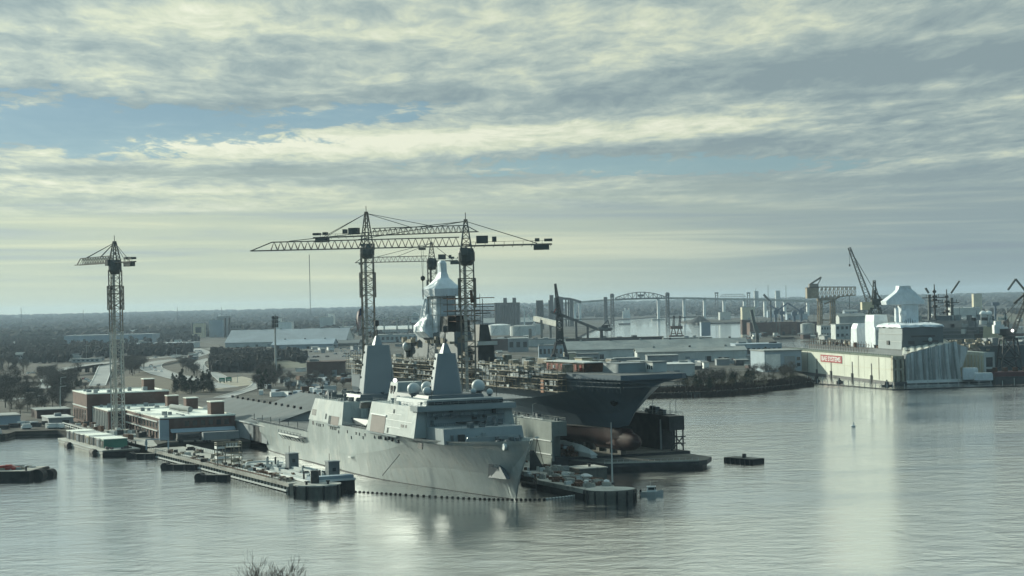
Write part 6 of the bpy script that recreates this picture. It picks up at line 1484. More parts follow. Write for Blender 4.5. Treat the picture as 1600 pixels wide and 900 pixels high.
def town():
    bld('tower_building','beige windowless tower block left of the pale blue mill building','building',302,318.5,528,505.5,22,cream,roofg,win=(1,1))
    bld('low_building','low cream annex at the foot of the beige tower block','building',298,312,528.5,522.5,16,cream,roofg)
    bld('mill_building','tall pale blue windowless mill building beyond the highway','building',327,348,527,500,30,bluew,roofg)
    bld('mill_building','narrower taller grey-blue block just right of the pale blue mill','building',340,358,526.5,494.5,24,shedw,roofg)
    for px, y0, lb in ((300.6,504,'thin dark chimney on the left of the beige tower block'),(352,497,'dark vertical chimney, left one of the pair by the grey-blue mill'),(358,496,'dark vertical chimney, right one of the pair by the grey-blue mill')):
        B = at(px,527,GZ); T = thing('chimney', lb, 'chimney', B); MB().tube(B, atY(px,y0,B.y), 2.0, 1.6, 10).build('shaft', darkst, T); MB().tube(B, B+Vector((0,0,3)), 2.8, 2.8, 10).build('base', concd, T)
    bld('factory_building','low open steel plant structure right of the grey-blue mill','plant',360,378,527,508,20,concd,roofd,win=(4,3))
    bld('warehouse','very long low warehouse with pale grey sloping roof in the middle distance','warehouse',352,540,541,515.5,120,offw,roofp,gable=16)
    bld('warehouse','pale blue-grey roofed shed in front of the long grey warehouse','warehouse',425,520,545,531,60,bluew,bluew,gable=6)
    bld('storage_building','white square silo block with small turret on top','silo',430,456,526,503.5,30,white,offw)
    bld('roof_turret','small white turret rising behind the white square silo block','turret',433,440,525,497.5,8,white,offw)
    for x0, x1, yb, yt, lb in ((416,428,517,513,'bright white shed roof left of the white silo block'),(392,399,518,515,'tiny white shed left of the white silo block, farthest one'),(467,503,519,511.5,'low white-grey sheds right of the white silo block'),(509,513,518,508,'narrow white upright bin right of the white silo block'),(514,590,520,510.5,'long white roofed shed left of the striped flag'),(500,512,517,512,'small pale shed between bin and silo block')):
        bld('shed',lb,'shed',x0,x1,yb,yt,40,offw,white)
    bld('grain_elevator','white-grey grain elevator block with a taller headhouse left of the striped flag','elevator',500,521,521,495.5,40,offw,offw)
    bld('grain_elevator','taller narrow headhouse standing on the right of the grain elevator block','elevator',513,521.5,520,490.5,25,white,offw)
    bld('conveyor_house','long inclined grey conveyor housing right of the long warehouse','conveyor',528,548,533,521,60,roofd,roofg,gable=6)
    bld('shed','grey roofed shed with dark side right of the long grey warehouse','shed',520,560,541,532,50,concd,roofd,gable=4)
    bld('warehouse','long grey warehouse with a row of round dark vents behind the tallest crane','warehouse',588,652,535,523,45,offw,roofg,win=(9,1))
    bld('warehouse','white roofed warehouse behind the one with round vents','warehouse',588,654,522,509.5,60,offw,white,gable=6)
    for x0, x1, yb, yt, lb in ((100,238,536,523.5,'long low pale blue-grey warehouse at the edge of the far forest'),(193,224,527,516.5,'white block with stepped roof behind the pale crane'),(190,300,545,537,'long low pale shed behind the highway trees')):
        bld('warehouse',lb,'warehouse',x0,x1,yb,yt,60,bluew if x0 != 193 else white,roofp)
    for x0, x1, yb, yt, lb in ((58.5,69.5,529,519,'small white gabled house near the left edge below the forest'),(24,36,566,551,'white two storey house among bare trees at the left'),(62,74,559,550,'pale house among trees right of the white two storey house'),(92,106,565,557,'low grey house beside the viaduct, behind bare trees'),(115,122,549,545,'tiny pale house among trees above the viaduct'),(30,40,533,529,'white low shed at the far left beneath the forest'),(56,66,533,529.5,'pale blue low shed beside the small white gabled house'),(112,155,566,561,'row of pale low sheds behind the viaduct'),(193,212,552,544,'pale block behind trees right of the pale crane')):
        bld('house',lb,'house',x0,x1,yb,yt,12,white if 'white' in lb else offw,roofg,win=(3,2) if x1-x0 < 20 else (6,1),gable=2.5 if 'gabled' in lb or 'house' in lb else 0)
    bld('brick_hall','plain dark brick hall with one dark opening behind the grey ship','building',480,540,588,566,34,brick,brickd,yaw=.1)
    B = at(492,588,GZ); h0 = atY(492,575,B.y).z; T = thing('wall_opening', 'dark horizontal window in the wall of the plain dark brick hall', 'window', (B.x,B.y-2,h0)); MB().box((B.x,B.y-.6,h0), 9, 2.4, 3.0, .1).build('louvre', glass, T)
    # white gabled water tank on legs
    B = at(650,524,GZ); T = thing('water_tank', 'white gabled tank on dark legs in front of the far viaduct', 'tank', B); z0 = atY(650,504,B.y).z; z1 = atY(650,494,B.y).z; z2 = atY(650,488,B.y).z; m = MB()
    r = 6.5/F*B.y; m.box((B.x,B.y,z0), 2*r, 2*r, z1-z0); m.build('body', white, T); m = MB(); m.hexa([(B.x-r-1,B.y-r-1,z1),(B.x+r+1,B.y-r-1,z1),(B.x+r+1,B.y+r+1,z1),(B.x-r-1,B.y+r+1,z1)],[(B.x-.2,B.y-r,z2),(B.x+.2,B.y-r,z2),(B.x+.2,B.y+r,z2),(B.x-.2,B.y+r,z2)]); m.build('roof', offw, T); m = MB()
    for x in (-.8,.8):
        for y in (-.8,.8): m.beam((B.x+x*r,B.y+y*r,GZ), (B.x+x*r,B.y+y*r,z0), 1.2)
    m.build('leg', darkst, T); m = MB(); m.box((B.x,B.y-r-.1,z0+(z1-z0)*.4), r*1.3, .3, (z1-z0)*.4); m.build('faded_band', shedw, T)
    # far viaduct left of the wrapped tower
    T = thing('viaduct', 'far pale highway bridge on tall piers left of the white wrapped tower', 'bridge', at(590,508,GZ)); P = [atY(x,y,3100) for x, y in ((536,501.5),(580,498.8),(620,496.5),(656,494.2),(690,492.5))]; m = MB()
    for p, q in zip(P, P[1:]): m.beam(p, q, 12, 2.2)
    m.build('deck', conc, T); m = MB()
    for p in (P[0],P[1],P[2],P[0].lerp(P[1],.5),P[1].lerp(P[2],.5),P[2].lerp(P[3],.5)): m.box((p.x,p.y,GZ), 2.4, 6, p.z-GZ)
    m.build('pier', conc, T)
    bld('far_viaduct_shed','small white box beside the far viaduct right of the wrapped tower','shed',764,770,493,487,10,white,white)
    # striped flag on a pole by the tallest crane
    Y = 880.0; b0 = atY(566.5,535,Y); T = thing('flag', 'large striped red and white flag with blue corner hanging limp beside the tallest crane', 'flag', (b0.x,b0.y,GZ)); MB().tube((b0.x,Y,GZ), atY(565.2,476,Y), .35, .22, 8).build('pole', darkst, T)
    t0 = atY(564.8,481,Y); cols = [redp, white]; H0 = 10.4
    def fl(u, v): return Vector((t0.x-.1-u*2.3-.55*v+ .35*math.sin(v*7+u*2), Y+.8*math.sin(u*7+v*3), t0.z-v*H0-u*u*1.2-u*.8))
    for s in range(9):
        m = MB(); rows = [[fl((s+k)/9,j/14) for k in (0,1)] for j in range(15)]; 
        m.grid(rows[:6] if s < 4 and False else rows); m.build('stripe', cols[s % 2], T)
    m = MB(); m.grid([[fl(i/9,j/14)+Vector((0,-.15,0)) for i in range(5)] for j in range(6)]); m.build('canton', mat('flag_blue', (.03,.05,.12), .8, .1, .5), T)
    # antenna pole and lattice radio mast
    B = at(431,585,GZ); T = thing('cell_tower', 'tall slim grey antenna pole with dark panel clusters near its top', 'tower', B); top = atY(429.5,492,B.y); MB().tube(B, top, .95, .55, 10).build('pole', cranel, T)
    for py in (497,503,509): 
        q = atY(429.5+(py-492)*.015,py,B.y); m = MB()
        for i in range(9): a = i*.698; m.box((q.x+2.2*math.cos(a),q.y+2.2*math.sin(a),q.z-1.2), .6, .6, 2.6)
        m.lathe((q.x,q.y,q.z-.4), [(2.3,0),(2.3,.3)], 12); m.build('antenna_cluster', darkst, T)
    B = at(485.5,503,GZ); T = thing('radio_mast', 'very thin lattice radio mast standing alone against the sky', 'mast', B); lattice(mb := MB(), B, atY(483.2,398,B.y), 2.2, 1.2, 26, .8, .5); mb.build('lattice', cranei, T)
    for px, y0, yb, lb in ((33,481,500,'faint thin mast on the skyline at the far left'),(130,484,500,'faint thin mast on the skyline left of the pale crane'),(277,480,498,'faint thin mast on the skyline right of the pale crane'),(346,480,498,'short dark mast on the forest skyline'),(1200,445,466,'thin far mast left of the tan hammerhead crane'),(1228,446,466,'second thin far mast left of the tan hammerhead crane'),(1181,450,466,'thin far mast above the high bridge deck')):
        B = at(px,yb,GZ); B = atY(px,yb,min(B.y,5200)); T = thing('radio_mast', lb, 'mast', (B.x,B.y,GZ)); MB().tube((B.x,B.y,GZ), atY(px,y0,B.y), 1.0, .7, 6).build('shaft', cranei, T)
def small_buildings():
    rnd = random.Random(90)
    kinds = [('small pale flat roofed building among the trees and yards at the left', white, roofg),('small grey building among the trees and yards at the left', shedw, roofd),('small brown building among the trees and yards at the left', brickd, roofg),('small cream building among the trees and yards at the left', offw, roofp)]
    for i in range(74):
        if i < 40: px, py = rnd.uniform(0,300), rnd.choice((rnd.uniform(534,545),rnd.uniform(552,564)))
        else: px, py = rnd.uniform(440,690), rnd.choice((rnd.uniform(540,552),rnd.uniform(575,600)))
        k = rnd.choice((0,0,1,2,3)); w = rnd.uniform(5,13); bld('small_building', kinds[k][0], 'building', px, px+w, py, py-rnd.uniform(3,6), rnd.uniform(8,14), kinds[k][1], kinds[k][2], rnd.uniform(-.4,.4), None, rnd.choice((0,0,1.2)), 'small buildings at the left')
    kinds = [('small pale workshop in the crowded yard beyond the warehouses at the right', offw, roofg),('small dark workshop in the crowded yard beyond the warehouses at the right', darkst, roofd),('small rust brown store in the crowded yard beyond the warehouses at the right', brickd, roofd),('white store in the crowded yard beyond the warehouses at the right', white, roofp)]
    for i in range(96):
        if i < 44: px, py = rnd.uniform(1150,1345), rnd.uniform(516,531)
        elif i < 66: px, py = rnd.uniform(1430,1600), rnd.uniform(494,532)
        elif i < 82: px, py = rnd.uniform(750,900), rnd.uniform(528,552)
        else: px, py = rnd.uniform(1010,1230), rnd.uniform(562,580)
        k = rnd.randrange(4); w = rnd.uniform(4,13); bld('workshop', kinds[k][0], 'building', px, px+w, py, py-rnd.uniform(3,7.5), rnd.uniform(8,16), kinds[k][1], kinds[k][2], rnd.uniform(-.3,.3), None, rnd.choice((0,0,1.5)), 'small buildings at the right')
    # masts and posts of the crowded yard
    for i in range(30):
        px, py = (rnd.uniform(1150,1345), rnd.uniform(512,530)) if i < 18 else (rnd.uniform(1440,1590), rnd.uniform(500,535)); q = at(px,py,GZ); h = rnd.uniform(8,26)
        T = thing('yard_mast', 'thin dark mast or lamp pole in the crowded yard at the right', 'mast', q, 'poles in the right yard'); MB().tube(q, q+Vector((0,0,h)), .5, .3, 6).build('shaft', cranei, T); MB().box(q+Vector((0,0,h)), 2.4, .8, .8).build('lamp_head', darkst, T)
town()
small_buildings()
def river_works():
    tank('large white round tank, left of the two beside the river',763,798,524,506.5,white); 
    tank('wide grey-white round tank, right of the two beside the river',797,838,525,508,offw)
    bld('tank_house','pale square block at the right end of the round tanks','building',832,845,523,507,20,offw,offw)
    bld('shed','wide low grey roof behind the round tanks','shed',755,832,509,497,80,roofd,roofg,gable=10)
    # silos
    for x0, x1, yb, yt, lb, n in ((773,813,497,476.5,'big dark bank of grain silos on the skyline',8),(838,850,499,480,'narrow dark silo bank with white chute, right of the big dark silos',3)):
        B = at((x0+x1)/2,yb,GZ); Y = 3300.0; T = thing('grain_silos', lb, 'silo', (atY((x0+x1)/2,yb,Y).x,Y,GZ)); xa, xb_ = atY(x0,yb,Y).x, atY(x1,yb,Y).x; h = atY(x0,yt,Y).z; m = MB(); r = (xb_-xa)/n/2
        for j in (0,1):
            for i in range(n): m.lathe((xa+r+2*r*i,Y+2*r*j,GZ), [(r*1.02,0),(r*1.02,h-GZ)], 12)
        m.build('shell', silod, T); m = MB(); m.box(((xa+xb_)/2,Y+r,h), xb_-xa, r*2, 4)
        for f in ((.42,.78) if n > 4 else (.25,.7)): m.box((xa+(xb_-xa)*f,Y+r,h+4), 7, 7, 9)
        m.build('headhouse', silod, T)
    for pts, lb in ((((819,480),(821,496)),'white vertical chute right of the big dark silos'),(((834,481),(835.5,496)),'white vertical chute beside the narrow silo bank')):
        B = atY(*pts[1],3250.0); T = thing('chute', lb, 'chute', (B.x,B.y,GZ)); a = atY(*pts[0],3250.0); m = MB(); m.beam((a.x,a.y,GZ), a, 2.6); m.beam(a, a+Vector((-5,0,3)), 2.6); m.build('duct', white, T)
    # ship loader on the skyline
    Y = 3600.0; Z = lambda px, py: atY(px,py,Y); T = thing('loading_plant', 'dark ship loading plant with towers and arched conveyor on the skyline', 'plant', (Z(876,475).x,Y,GZ)); m = MB()
    for x0, x1, yt in ((857,861,469),(859,865,461),(866,872,465),(872,880,464),(890,896,467)): a = Z((x0+x1)/2,480); m.box((a.x,Y,GZ), (x1-x0)/F*Y, 14, Z((x0+x1)/2,yt).z-GZ)
    m.build('towers', silod, T); m = MB(); pts = [Z(872,464.5),Z(880,466.5),Z(890,467),Z(896,468.5),Z(908,472)]
    for p, q in zip(pts, pts[1:]): m.beam(p, q, 5, 5)
    for px in (884,888): m.beam(Z(px,467), (Z(px,480).x,Y,GZ), 3)
    m.build('conveyor', silod, T)
    # inclined conveyors and coal pier loader
    T = thing('conveyor', 'pair of long inclined pale conveyors running down from the silos', 'conveyor', at(855,508,GZ))
    m = MB(); 
    for o in (0,3.5): m.beam(atY(836,496+o,2500), atY(873,505+o*.9,2300), 5, 4)
    m.build('gallery', conc, T); m = MB()
    for px, py in ((846,500),(860,503)): q = atY(px,py,2400); m.box((q.x,q.y,GZ), 3, 3, q.z-GZ)
    m.build('trestle', concd, T)
    B = atY(826,500,2450.0); T = thing('chute', 'short white inclined chute above the round tanks', 'chute', (B.x,B.y,GZ)); MB().beam(atY(824,491,2450), atY(830,500,2450), 3.4).build('duct', white, T); MB().box((atY(828,500,2450).x,2450,GZ), 4, 4, 14).build('base', concd, T)
    T = thing('conveyor', 'long dark conveyor boom sloping down to the loader by the river', 'conveyor', at(905,520,GZ)); Y = 1900.0; m = MB(); P = [atY(860,487,Y), atY(880,493,Y), atY(905,503,Y), atY(935,515,Y), atY(955,515,Y)]
    for p, q in zip(P, P[1:]): m.beam(p, q, 4.5, 3.0)
    m.build('gallery', darkst, T); m = MB()
    for px, py in ((900,502),(918,510)): q = atY(px,py,Y); m.box((q.x,Y,GZ), 2.4, 2.4, q.z-GZ)
    m.build('trestle', darkst, T)
    Y = 1800.0; q = atY(940,530,Y); T = thing('ship_loader', 'dark T-shaped ship loader with small A-frame at the river\'s edge', 'loader', (q.x,Y,GZ)); m = MB(); z = atY(940,516,Y).z; m.box((q.x,Y,GZ), 3.2, 3.2, z-GZ); m.build('leg', darkst, T); m = MB(); m.box((q.x+4,Y,z), 15, 5, 2.4); m.build('deck', cranei, T); m = MB(); m.beam((q.x-1,Y,z+2), (q.x+7,Y,atY(948,500,Y).z), .9); m.beam((q.x+9,Y,z+2), (q.x+7,Y,atY(948,500,Y).z), .9); m.box((q.x+4,Y,z+2.4), 7, 3, 3); m.build('a_frame', darkst, T)
    # tall dark dock crane with flag
    Y = 1120.0; Z = lambda px, py: atY(px,py,Y); c = Z(875,552); T = thing('portal_crane', 'tall dark dock crane with near vertical jib and small flag, behind the flight deck', 'crane', (c.x,Y,GZ)); m = MB()
    zk = Z(875,535).z
    for sx in (-1,1):
        for oy in (-4,4): m.beam((c.x+sx*8.0*.5*2*.52,Y+oy,max(GZ,Z(875,553).z)), (c.x+sx*2.4,Y+oy*.5,zk), 1.2)
    for sx in (-1,1): m.box((c.x+sx*4.2,Y,GZ), 3, 11, Z(875,553).z-GZ)
    m.beam((c.x-2.6,Y,zk), (c.x+2.6,Y,zk), 2.6); m.build('portal_legs', darkst, T)
    m = MB(); lattice(m, (c.x,Y,zk), (Z(874,494).x,Y,Z(874,494).z), 4.2, 3.2, 6, 1.0, .6); m.box((c.x,Y,Z(875,528).z), 4.8, 4.5, 5); m.build('tower', darkst, T)
    m = MB(); lattice(m, Z(874,496), Z(867.6,443.5), 2.8, .9, 12, .65, .45); m.build('jib', darkst, T); m = MB(); m.rod(Z(874,496), Z(868,446), .3); m.beam(Z(866,489), Z(881,494), 1.2); m.build('counter_arm', darkst, T)
    m = MB(); m.grid([[Z(869,481),Z(866.5,484)],[Z(868.6,484),Z(865,488)],[Z(867.6,488),Z(864.2,488.6)]]); m.build('flag', redp, T)
    # twin barge cranes in the river
    for px, lb in ((1052.5,'left one of the twin dark cranes standing before the river'),(1062,'right one of the twin dark cranes standing before the river')):
        Y = 2350.0; Z = lambda a, b_: atY(a,b_,Y); q = Z(px,526); T = thing('dock_crane', lb, 'crane', (q.x,Y,GZ), 'twin dark cranes by the river'); m = MB()
        for sx in (-4,4):
            m.beam((q.x+sx,Y,GZ), (q.x+sx*.35,Y,Z(px,514).z), 1.3)
        m.beam((q.x-3.6,Y,Z(px,521).z), (q.x+3.6,Y,Z(px,521).z), 1.0); m.box((q.x,Y,GZ), 12, 6, 2.2); m.build('portal_legs', rust, T); m = MB(); m.box((q.x,Y,Z(px,514).z), 8, 5, 4.2); m.build('house', rust, T); m = MB(); lattice(m, (q.x,Y,Z(px,511).z), Z(px+.4,496), 2.6, 1.4, 4, .8, .5); m.box((Z(px+.4,496).x,Y,Z(px+.4,498).z), 3, 3, 4); m.build('jib', darkst, T)
    # long warehouses before the river
    bld('warehouse','very long grey-green warehouse with dark ridge before the river','warehouse',886,1170,560,532,50,offw,roofg,gable=7)
    bld('warehouse','long warehouse with flat pale wall in front of the grey-green one','warehouse',996,1166,566,543.5,30,offw,roofg,gable=3)
    bld('roof_ridge','long low dark parapet building on the near side of the river','building',884,1037,541,528,14,darkst,scrub)
    bld('roof_ridge','long pale flat roof right of the dark parapet before the river','building',1037,1113,541,528,14,roofg,roofg)
    bld('office_block','low office block with a row of dark windows at the warehouse\'s right end','building',1140,1164,560,547,14,offw,roofg,win=(7,1))
    bld('warehouse','low pale blue-white building with small windows right of the warehouses','building',1150,1222,561,538,34,bluew,bluew,win=(9,1))
    bld('shed','dark roofed shed with bright white front edge above the pale blue building','shed',1149,1174,540,531,20,white,roofd,gable=5)
    bld('shed','dark roofed shed left of the one with the white front edge','shed',1124,1141,541,531,20,roofd,roofd,gable=3)
    tank('small cream storage tank, left one of the pair by the warehouse',1117,1126.5,542,532,cream); tank('small cream storage tank, right one of the pair by the warehouse',1129,1140,542.5,532,cream)
    bld('brick_warehouse','long red brick warehouse with flat roof in front of the high bridge','building',1172,1246,524,504,30,brick,brickd)
    bld('brick_tower','dark square brick block at the left end of the long brick warehouse','building',1160,1173.5,523,500,20,brickd,roofd)
    bld('brick_warehouse','dark red brick block behind the round grey tank house','building',1246,1278,521,503.5,30,brickd,brickd)
    tank('large round grey tank house right of the red brick warehouse',1253,1275,524,504.5,offw)
    bld('grey_building','grey square block standing by the river left of the small cream tanks','building',1096,1110.5,525,503.5,18,bluew,roofg)
    for x0, x1, yb, yt, lb in ((1283,1300,527,509,'grey factory block right of the hammerhead crane\'s left leg'),(1306,1334,530,507,'long grey factory block right of the hammerhead crane'),(1160,1180,500,480,'pale grain building on the far spit beneath the bridge'),(1125,1142,500,488,'cream building with a lit end on the far spit')):
        bld('factory_building',lb,'building',x0,x1,yb,yt,30,offw if 'pale' not in lb else cream,roofg,win=(4,2) if 'factory' in lb else None)
    B = at(1093,504,GZ); T = thing('coal_heap', 'dark cone of coal on the spit beneath the bridge', 'coal heap', B); m = MB(); m.lathe(B, [(26,0),(17,6),(7,12),(1,14.5)], 14); m.build('heap', dark, T)
    for x0, x1, yb, yt, lb in ((750,768,566,548,'white domed tent house behind the flight deck'),):
        pass
    # buildings behind the flight deck
    bld('shed','small red brown shed behind the flight deck, left of the white dome','shed',763,794,548,530,25,brickd,roofd)
    bld('shed','grey flat building with pale upper band behind the flight deck','shed',794,826,550,529,25,shedw,offw,win=(3,1))
    bld('shed','long low white roofed shed by the river left of the tall dark crane','shed',817,900,542,530,30,offw,roofd)
    bld('tower_block','small pale upright block left of the tall dark crane','building',849,857,542,528,9,offw,offw)
    bld('shed','blue-grey building with dark windows behind the tall dark crane\'s legs','shed',842,886,560,540,25,bluew,roofd,win=(7,1))
    bld('site_office','cream fronted site office behind the flight deck bow','building',882,901,575,552,18,cream,roofg)
    bld('site_office','dark framed site office with white panels right of the cream one','building',901,936,575,553.5,20,shedw,roofd,win=(3,1))
    bld('shed','wide white industrial shed beside the bow of the flight deck','shed',1005,1086,590,570,34,offw,offw)
    bld('shed','low grey shed with pale roof above the wide white shed','shed',1012,1060,570,556,22,shedw,roofg)
    bld('house','small grey square house on top of the warehouse roof line','building',1071,1086,566,549,14,shedw,roofg,win=(2,1))
    for i, (x0, x1, yb, yt, lb) in enumerate(((945,985,560,550,'flat pale shed behind the flight deck\'s site cabins'),(960,1000,572,560,'low flat shed right behind the flight deck\'s blue-grey block'),(1100,1108,576,567,'small white van-sized hut by the shore scrub'),(1120,1140,571,562,'grey hut row by the shore scrub'),(1150,1170,571,563,'dark hut row near the pale blue building'),(1222,1240,568,552,'low grey block beside the lone round tree'))):
        bld('hut',lb,'hut',x0,x1,yb,yt,12,(offw,shedw,white,shedw,darkst,shedw)[i],roofg)
    B = at(766,562,GZ); Y = 760; q = atY(767,560,Y); T = thing('dome_tent', 'pale grey half dome behind the scaffolded flight deck', 'dome', (q.x,Y,GZ)); z = atY(767,560,Y).z; m = MB(); m.lathe((q.x,Y,GZ), [(2.4,0),(2.4,z-GZ)], 16); m.build('base', shedw, T); MB().ball((q.x,Y,z), 2.4, 18, 0, 1.2).build('dome', radm, T, smooth=True)
    # right skyline
    bld('concrete_tower','slim concrete tower with white left face in the tan field','tower',1522,1535,494,459,16,cream,roofg); bld('storage_building','long white roofed store in front of the slim concrete tower','building',1490,1532,502,481,40,offw,white)
    for px, lb in ((1536,'white dome, left one beside the slim concrete tower'),(1545,'grey-white dome, right one beside the slim concrete tower')):
        Y = 2300; q = atY(px,491,Y); T = thing('dome_store', lb, 'dome', (q.x,Y,GZ)); MB().lathe((q.x,Y,GZ), [(5,0),(5,q.z-GZ)], 14).build('base', offw, T); MB().ball((q.x,Y,q.z), 4.8, 14, 0, 1.0).build('dome', white, T, smooth=True)
    bld('shed','long dark shed roof left of the lattice crane at the right edge','shed',1500,1600,536,508,60,brickd,roofd,gable=9)
    bld('shed','pale curved roof shed behind the twin mast warship','shed',1506,1524,505,495,30,offw,roofg,gable=5); bld('shed','dark ridged shed roof above the long dark shed','shed',1515,1560,512,499,40,darkst,roofd,gable=8)
    bld('shed','row of low pale sheds under the lattice crane\'s jib at the right edge','shed',1590,1640,535,526,20,offw,white,win=(6,1))
    for x0, x1, yb, yt, lb in ((1312,1352,522,490,'pale hangar with curved roof between hammerhead and portal cranes'),(1200,1216,496,484,'blue-grey dockside block under the high bridge'),(1230,1262,500,488,'low blue dockside sheds under the high bridge, left group'),(1320,1340,500,484,'blue dockside block right of the hammerhead crane')):
        bld('dock_building',lb,'building',x0,x1,yb,yt,24,bluew if 'blue' in lb else offw,roofg,gable=4)
    for i, px in enumerate((1212,1222,1241,1252)):
        Y = 3000; q = atY(px,497,Y); T = thing('blue_crane', 'small far blue crane among the haze under the high bridge', 'crane', (q.x,Y,GZ), 'small blue cranes under the bridge'); m = MB(); h = atY(px,481+2*(i % 3),Y).z; m.beam((q.x,Y,GZ), (q.x,Y,h), 4); m.beam((q.x,Y,h*.8), (q.x+(-1)**i*22,Y,h+8), 2.2); m.build('tower', bluec, T); m = MB(); m.box((q.x,Y,h*.7), 9, 8, 6); m.build('house', bluec, T)
river_works()
def bridges():
    # high level bridge
    Y = 4550.0; Z = lambda px, py, y=Y: atY(px,py,y); T = thing('high_bridge', 'long high level road bridge on tall pale piers crossing the river', 'bridge', (Z(1030,500).x,Y,GZ))
    P = [Z(850,477.2),Z(873,475),Z(905,472.2),Z(940,469.6),Z(975,467.6),Z(1010,466.3),Z(1040,466),Z(1080,466),Z(1130,467.2),Z(1180,467.9),Z(1240,469.8),Z(1300,472.0),Z(1350,473.8),Z(1420,476)]
    m = MB()
    for p, q in zip(P, P[1:]): m.beam(p, q, 16, 5.2)
    m.build('deck', conc, T); m = MB()
    for px, yt, yb in ((888,474,498),(898,473.5,497),(906,473,499),(946,470,505),(1028.5,466.6,500.5),(1068.5,466,499),(1100.5,466.6,498),(1131,467.4,487),(1163,468,497),(1195,468.5,494),(1226,469.4,495),(1262,470.6,494)):
        t = Z(px,yt); m.box((t.x,Y,-.5), 6.4, 12, t.z+.5)
    m.build('pier', white, T); m = MB(); q = Z(1028.5,500.5); m.box((q.x,Y,-1), 34, 20, 4.5); m.build('pier_footing', conc, T)
    # vertical lift rail bridge with arched span
    Y2 = 3900.0; Z2 = lambda px, py: atY(px,py,Y2); T = thing('lift_bridge', 'vertical lift bridge with two dark towers and a raised arched truss span', 'bridge', (Z2(1000,505).x,Y2,0)); 
    for px, yt in ((957,459.5),(1043.5,457.5)):
        q = Z2(px,508); t = Z2(px-.6,yt+5.5); m = MB()
        for oy in (-5,5): lattice(m, (q.x,Y2+oy,-.5), (t.x,Y2+oy,t.z), 7.0, 5.6, 9, 1.5, .9)
        m.build('lift_tower', silod, T); m = MB(); m.box((t.x,Y2,t.z), 9, 9, 7.5); m.lathe((t.x,Y2,t.z+7), [(3.4,0),(3.0,2)], 10); m.build('sheave_house', silod, T)
    m = MB(); n = 12; x0, x1 = 962.0, 1040.0
    for oy in (-5,5):
        A = []; B_ = []
        for i in range(n+1):
            u = i/n; px = x0+(x1-x0)*u; yb = 467.4-1.4*u; yt = yb-10.2*math.sin(math.pi*(.06+.88*u))**.9; a = Z2(px,yt); b_ = Z2(px,yb); a.y = b_.y = Y2+oy; A.append(a); B_.append(b_)
        for i in range(n): m.beam(A[i], A[i+1], 1.7); m.beam(B_[i], B_[i+1], 2.0); m.rod(A[i], B_[i], 1.0); m.rod(B_[i], A[i+1], .7) if i % 2 == 0 else m.rod(A[i], B_[i+1], .7)
    m.build('arched_span', silod, T); m = MB(); q = Z2(1001,463.4); m.box((q.x,Y2,q.z), 14, 8, 5); m.build('machinery_cabin', silod, T)
    m = MB(); q = Z2(946,468); m.box((q.x,Y2,GZ), 8, 8, Z2(946,464).z-GZ); m.build('control_tower', silod, T); m = MB(); m.beam(Z2(845,500), Z2(955,498), 6, 3); m.beam(Z2(1046,497), Z2(1100,495), 6, 3); m.build('approach_span', concd, T)
    q = Z2(975,507); m = MB(); m.box((q.x,Y2-20,-.5), 26, 8, 3.2); m.build('fender_pier', darkst, T)
    # second lift bridge further right
    Y3 = 5000.0; Z3 = lambda px, py: atY(px,py,Y3); T = thing('lift_bridge', 'smaller far lift bridge with a raised truss span between two squat towers', 'bridge', (Z3(1145,490).x,Y3,GZ)); m = MB()
    for px in (1119.5,1169.5): 
        t = Z3(px,458.4)
        for sx in (-3.4,3.4): m.beam((t.x+sx,Y3,GZ), (t.x+sx,Y3,t.z), 2.2)
        for k in range(5): z = GZ+(t.z-GZ)*(k+.5)/5; m.beam((t.x-3.4,Y3,z), (t.x+3.4,Y3,z), 1.2)
        m.box((t.x,Y3,t.z-1), 10, 9, 4)
    m.build('lift_tower', silod, T); m = MB(); n = 9
    for i in range(n):
        a, b_, c, d = Z3(1125+i*40/n,463.8), Z3(1125+(i+1)*40/n,463.7), Z3(1125+i*40/n,459.8 if i else 463.6), Z3(1125+(i+1)*40/n,459.6 if i < n-1 else 463.6); m.beam(a,b_,1.6); m.beam(c,d,1.4); m.rod(a,d,1.1); m.rod(b_,d,.9)
    m.build('truss_span', offw, T)
    for px, w, yt, lb in ((1182,6.4,455.5,'square pale block tower on the skyline above the bridge, left one'),(1215.5,7.0,455,'square pale block tower on the skyline above the bridge, right one')):
        Y = 5600.0; q = atY(px,480,Y); T = thing('power_station_block', lb, 'building', (q.x,Y,GZ)); m = MB(); m.box((q.x,Y,GZ), w/F*Y, 14, atY(px,yt,Y).z-GZ); m.build('wall', offw, T); m = MB(); m.box((q.x,Y,atY(px,yt,Y).z), w/F*Y+1, 15, 1.5); m.build('roof', roofg, T)
    T = thing('far_refinery', 'pale clustered plant towers on the far bank seen under the arched span', 'plant', (atY(978,492,5000).x,5000,GZ)); m = MB()
    for px, yt in ((974,486),(977,481),(980,484),(983,482)): q = atY(px,495,5000); m.box((q.x,5000,GZ), 4.5, 6, atY(px,yt,5000).z-GZ)
    m.build('tower', white, T); m = MB(); q = atY(979,495,5000); m.box((q.x,5004,GZ), 24, 6, 12); m.build('shed', offw, T)
bridges()
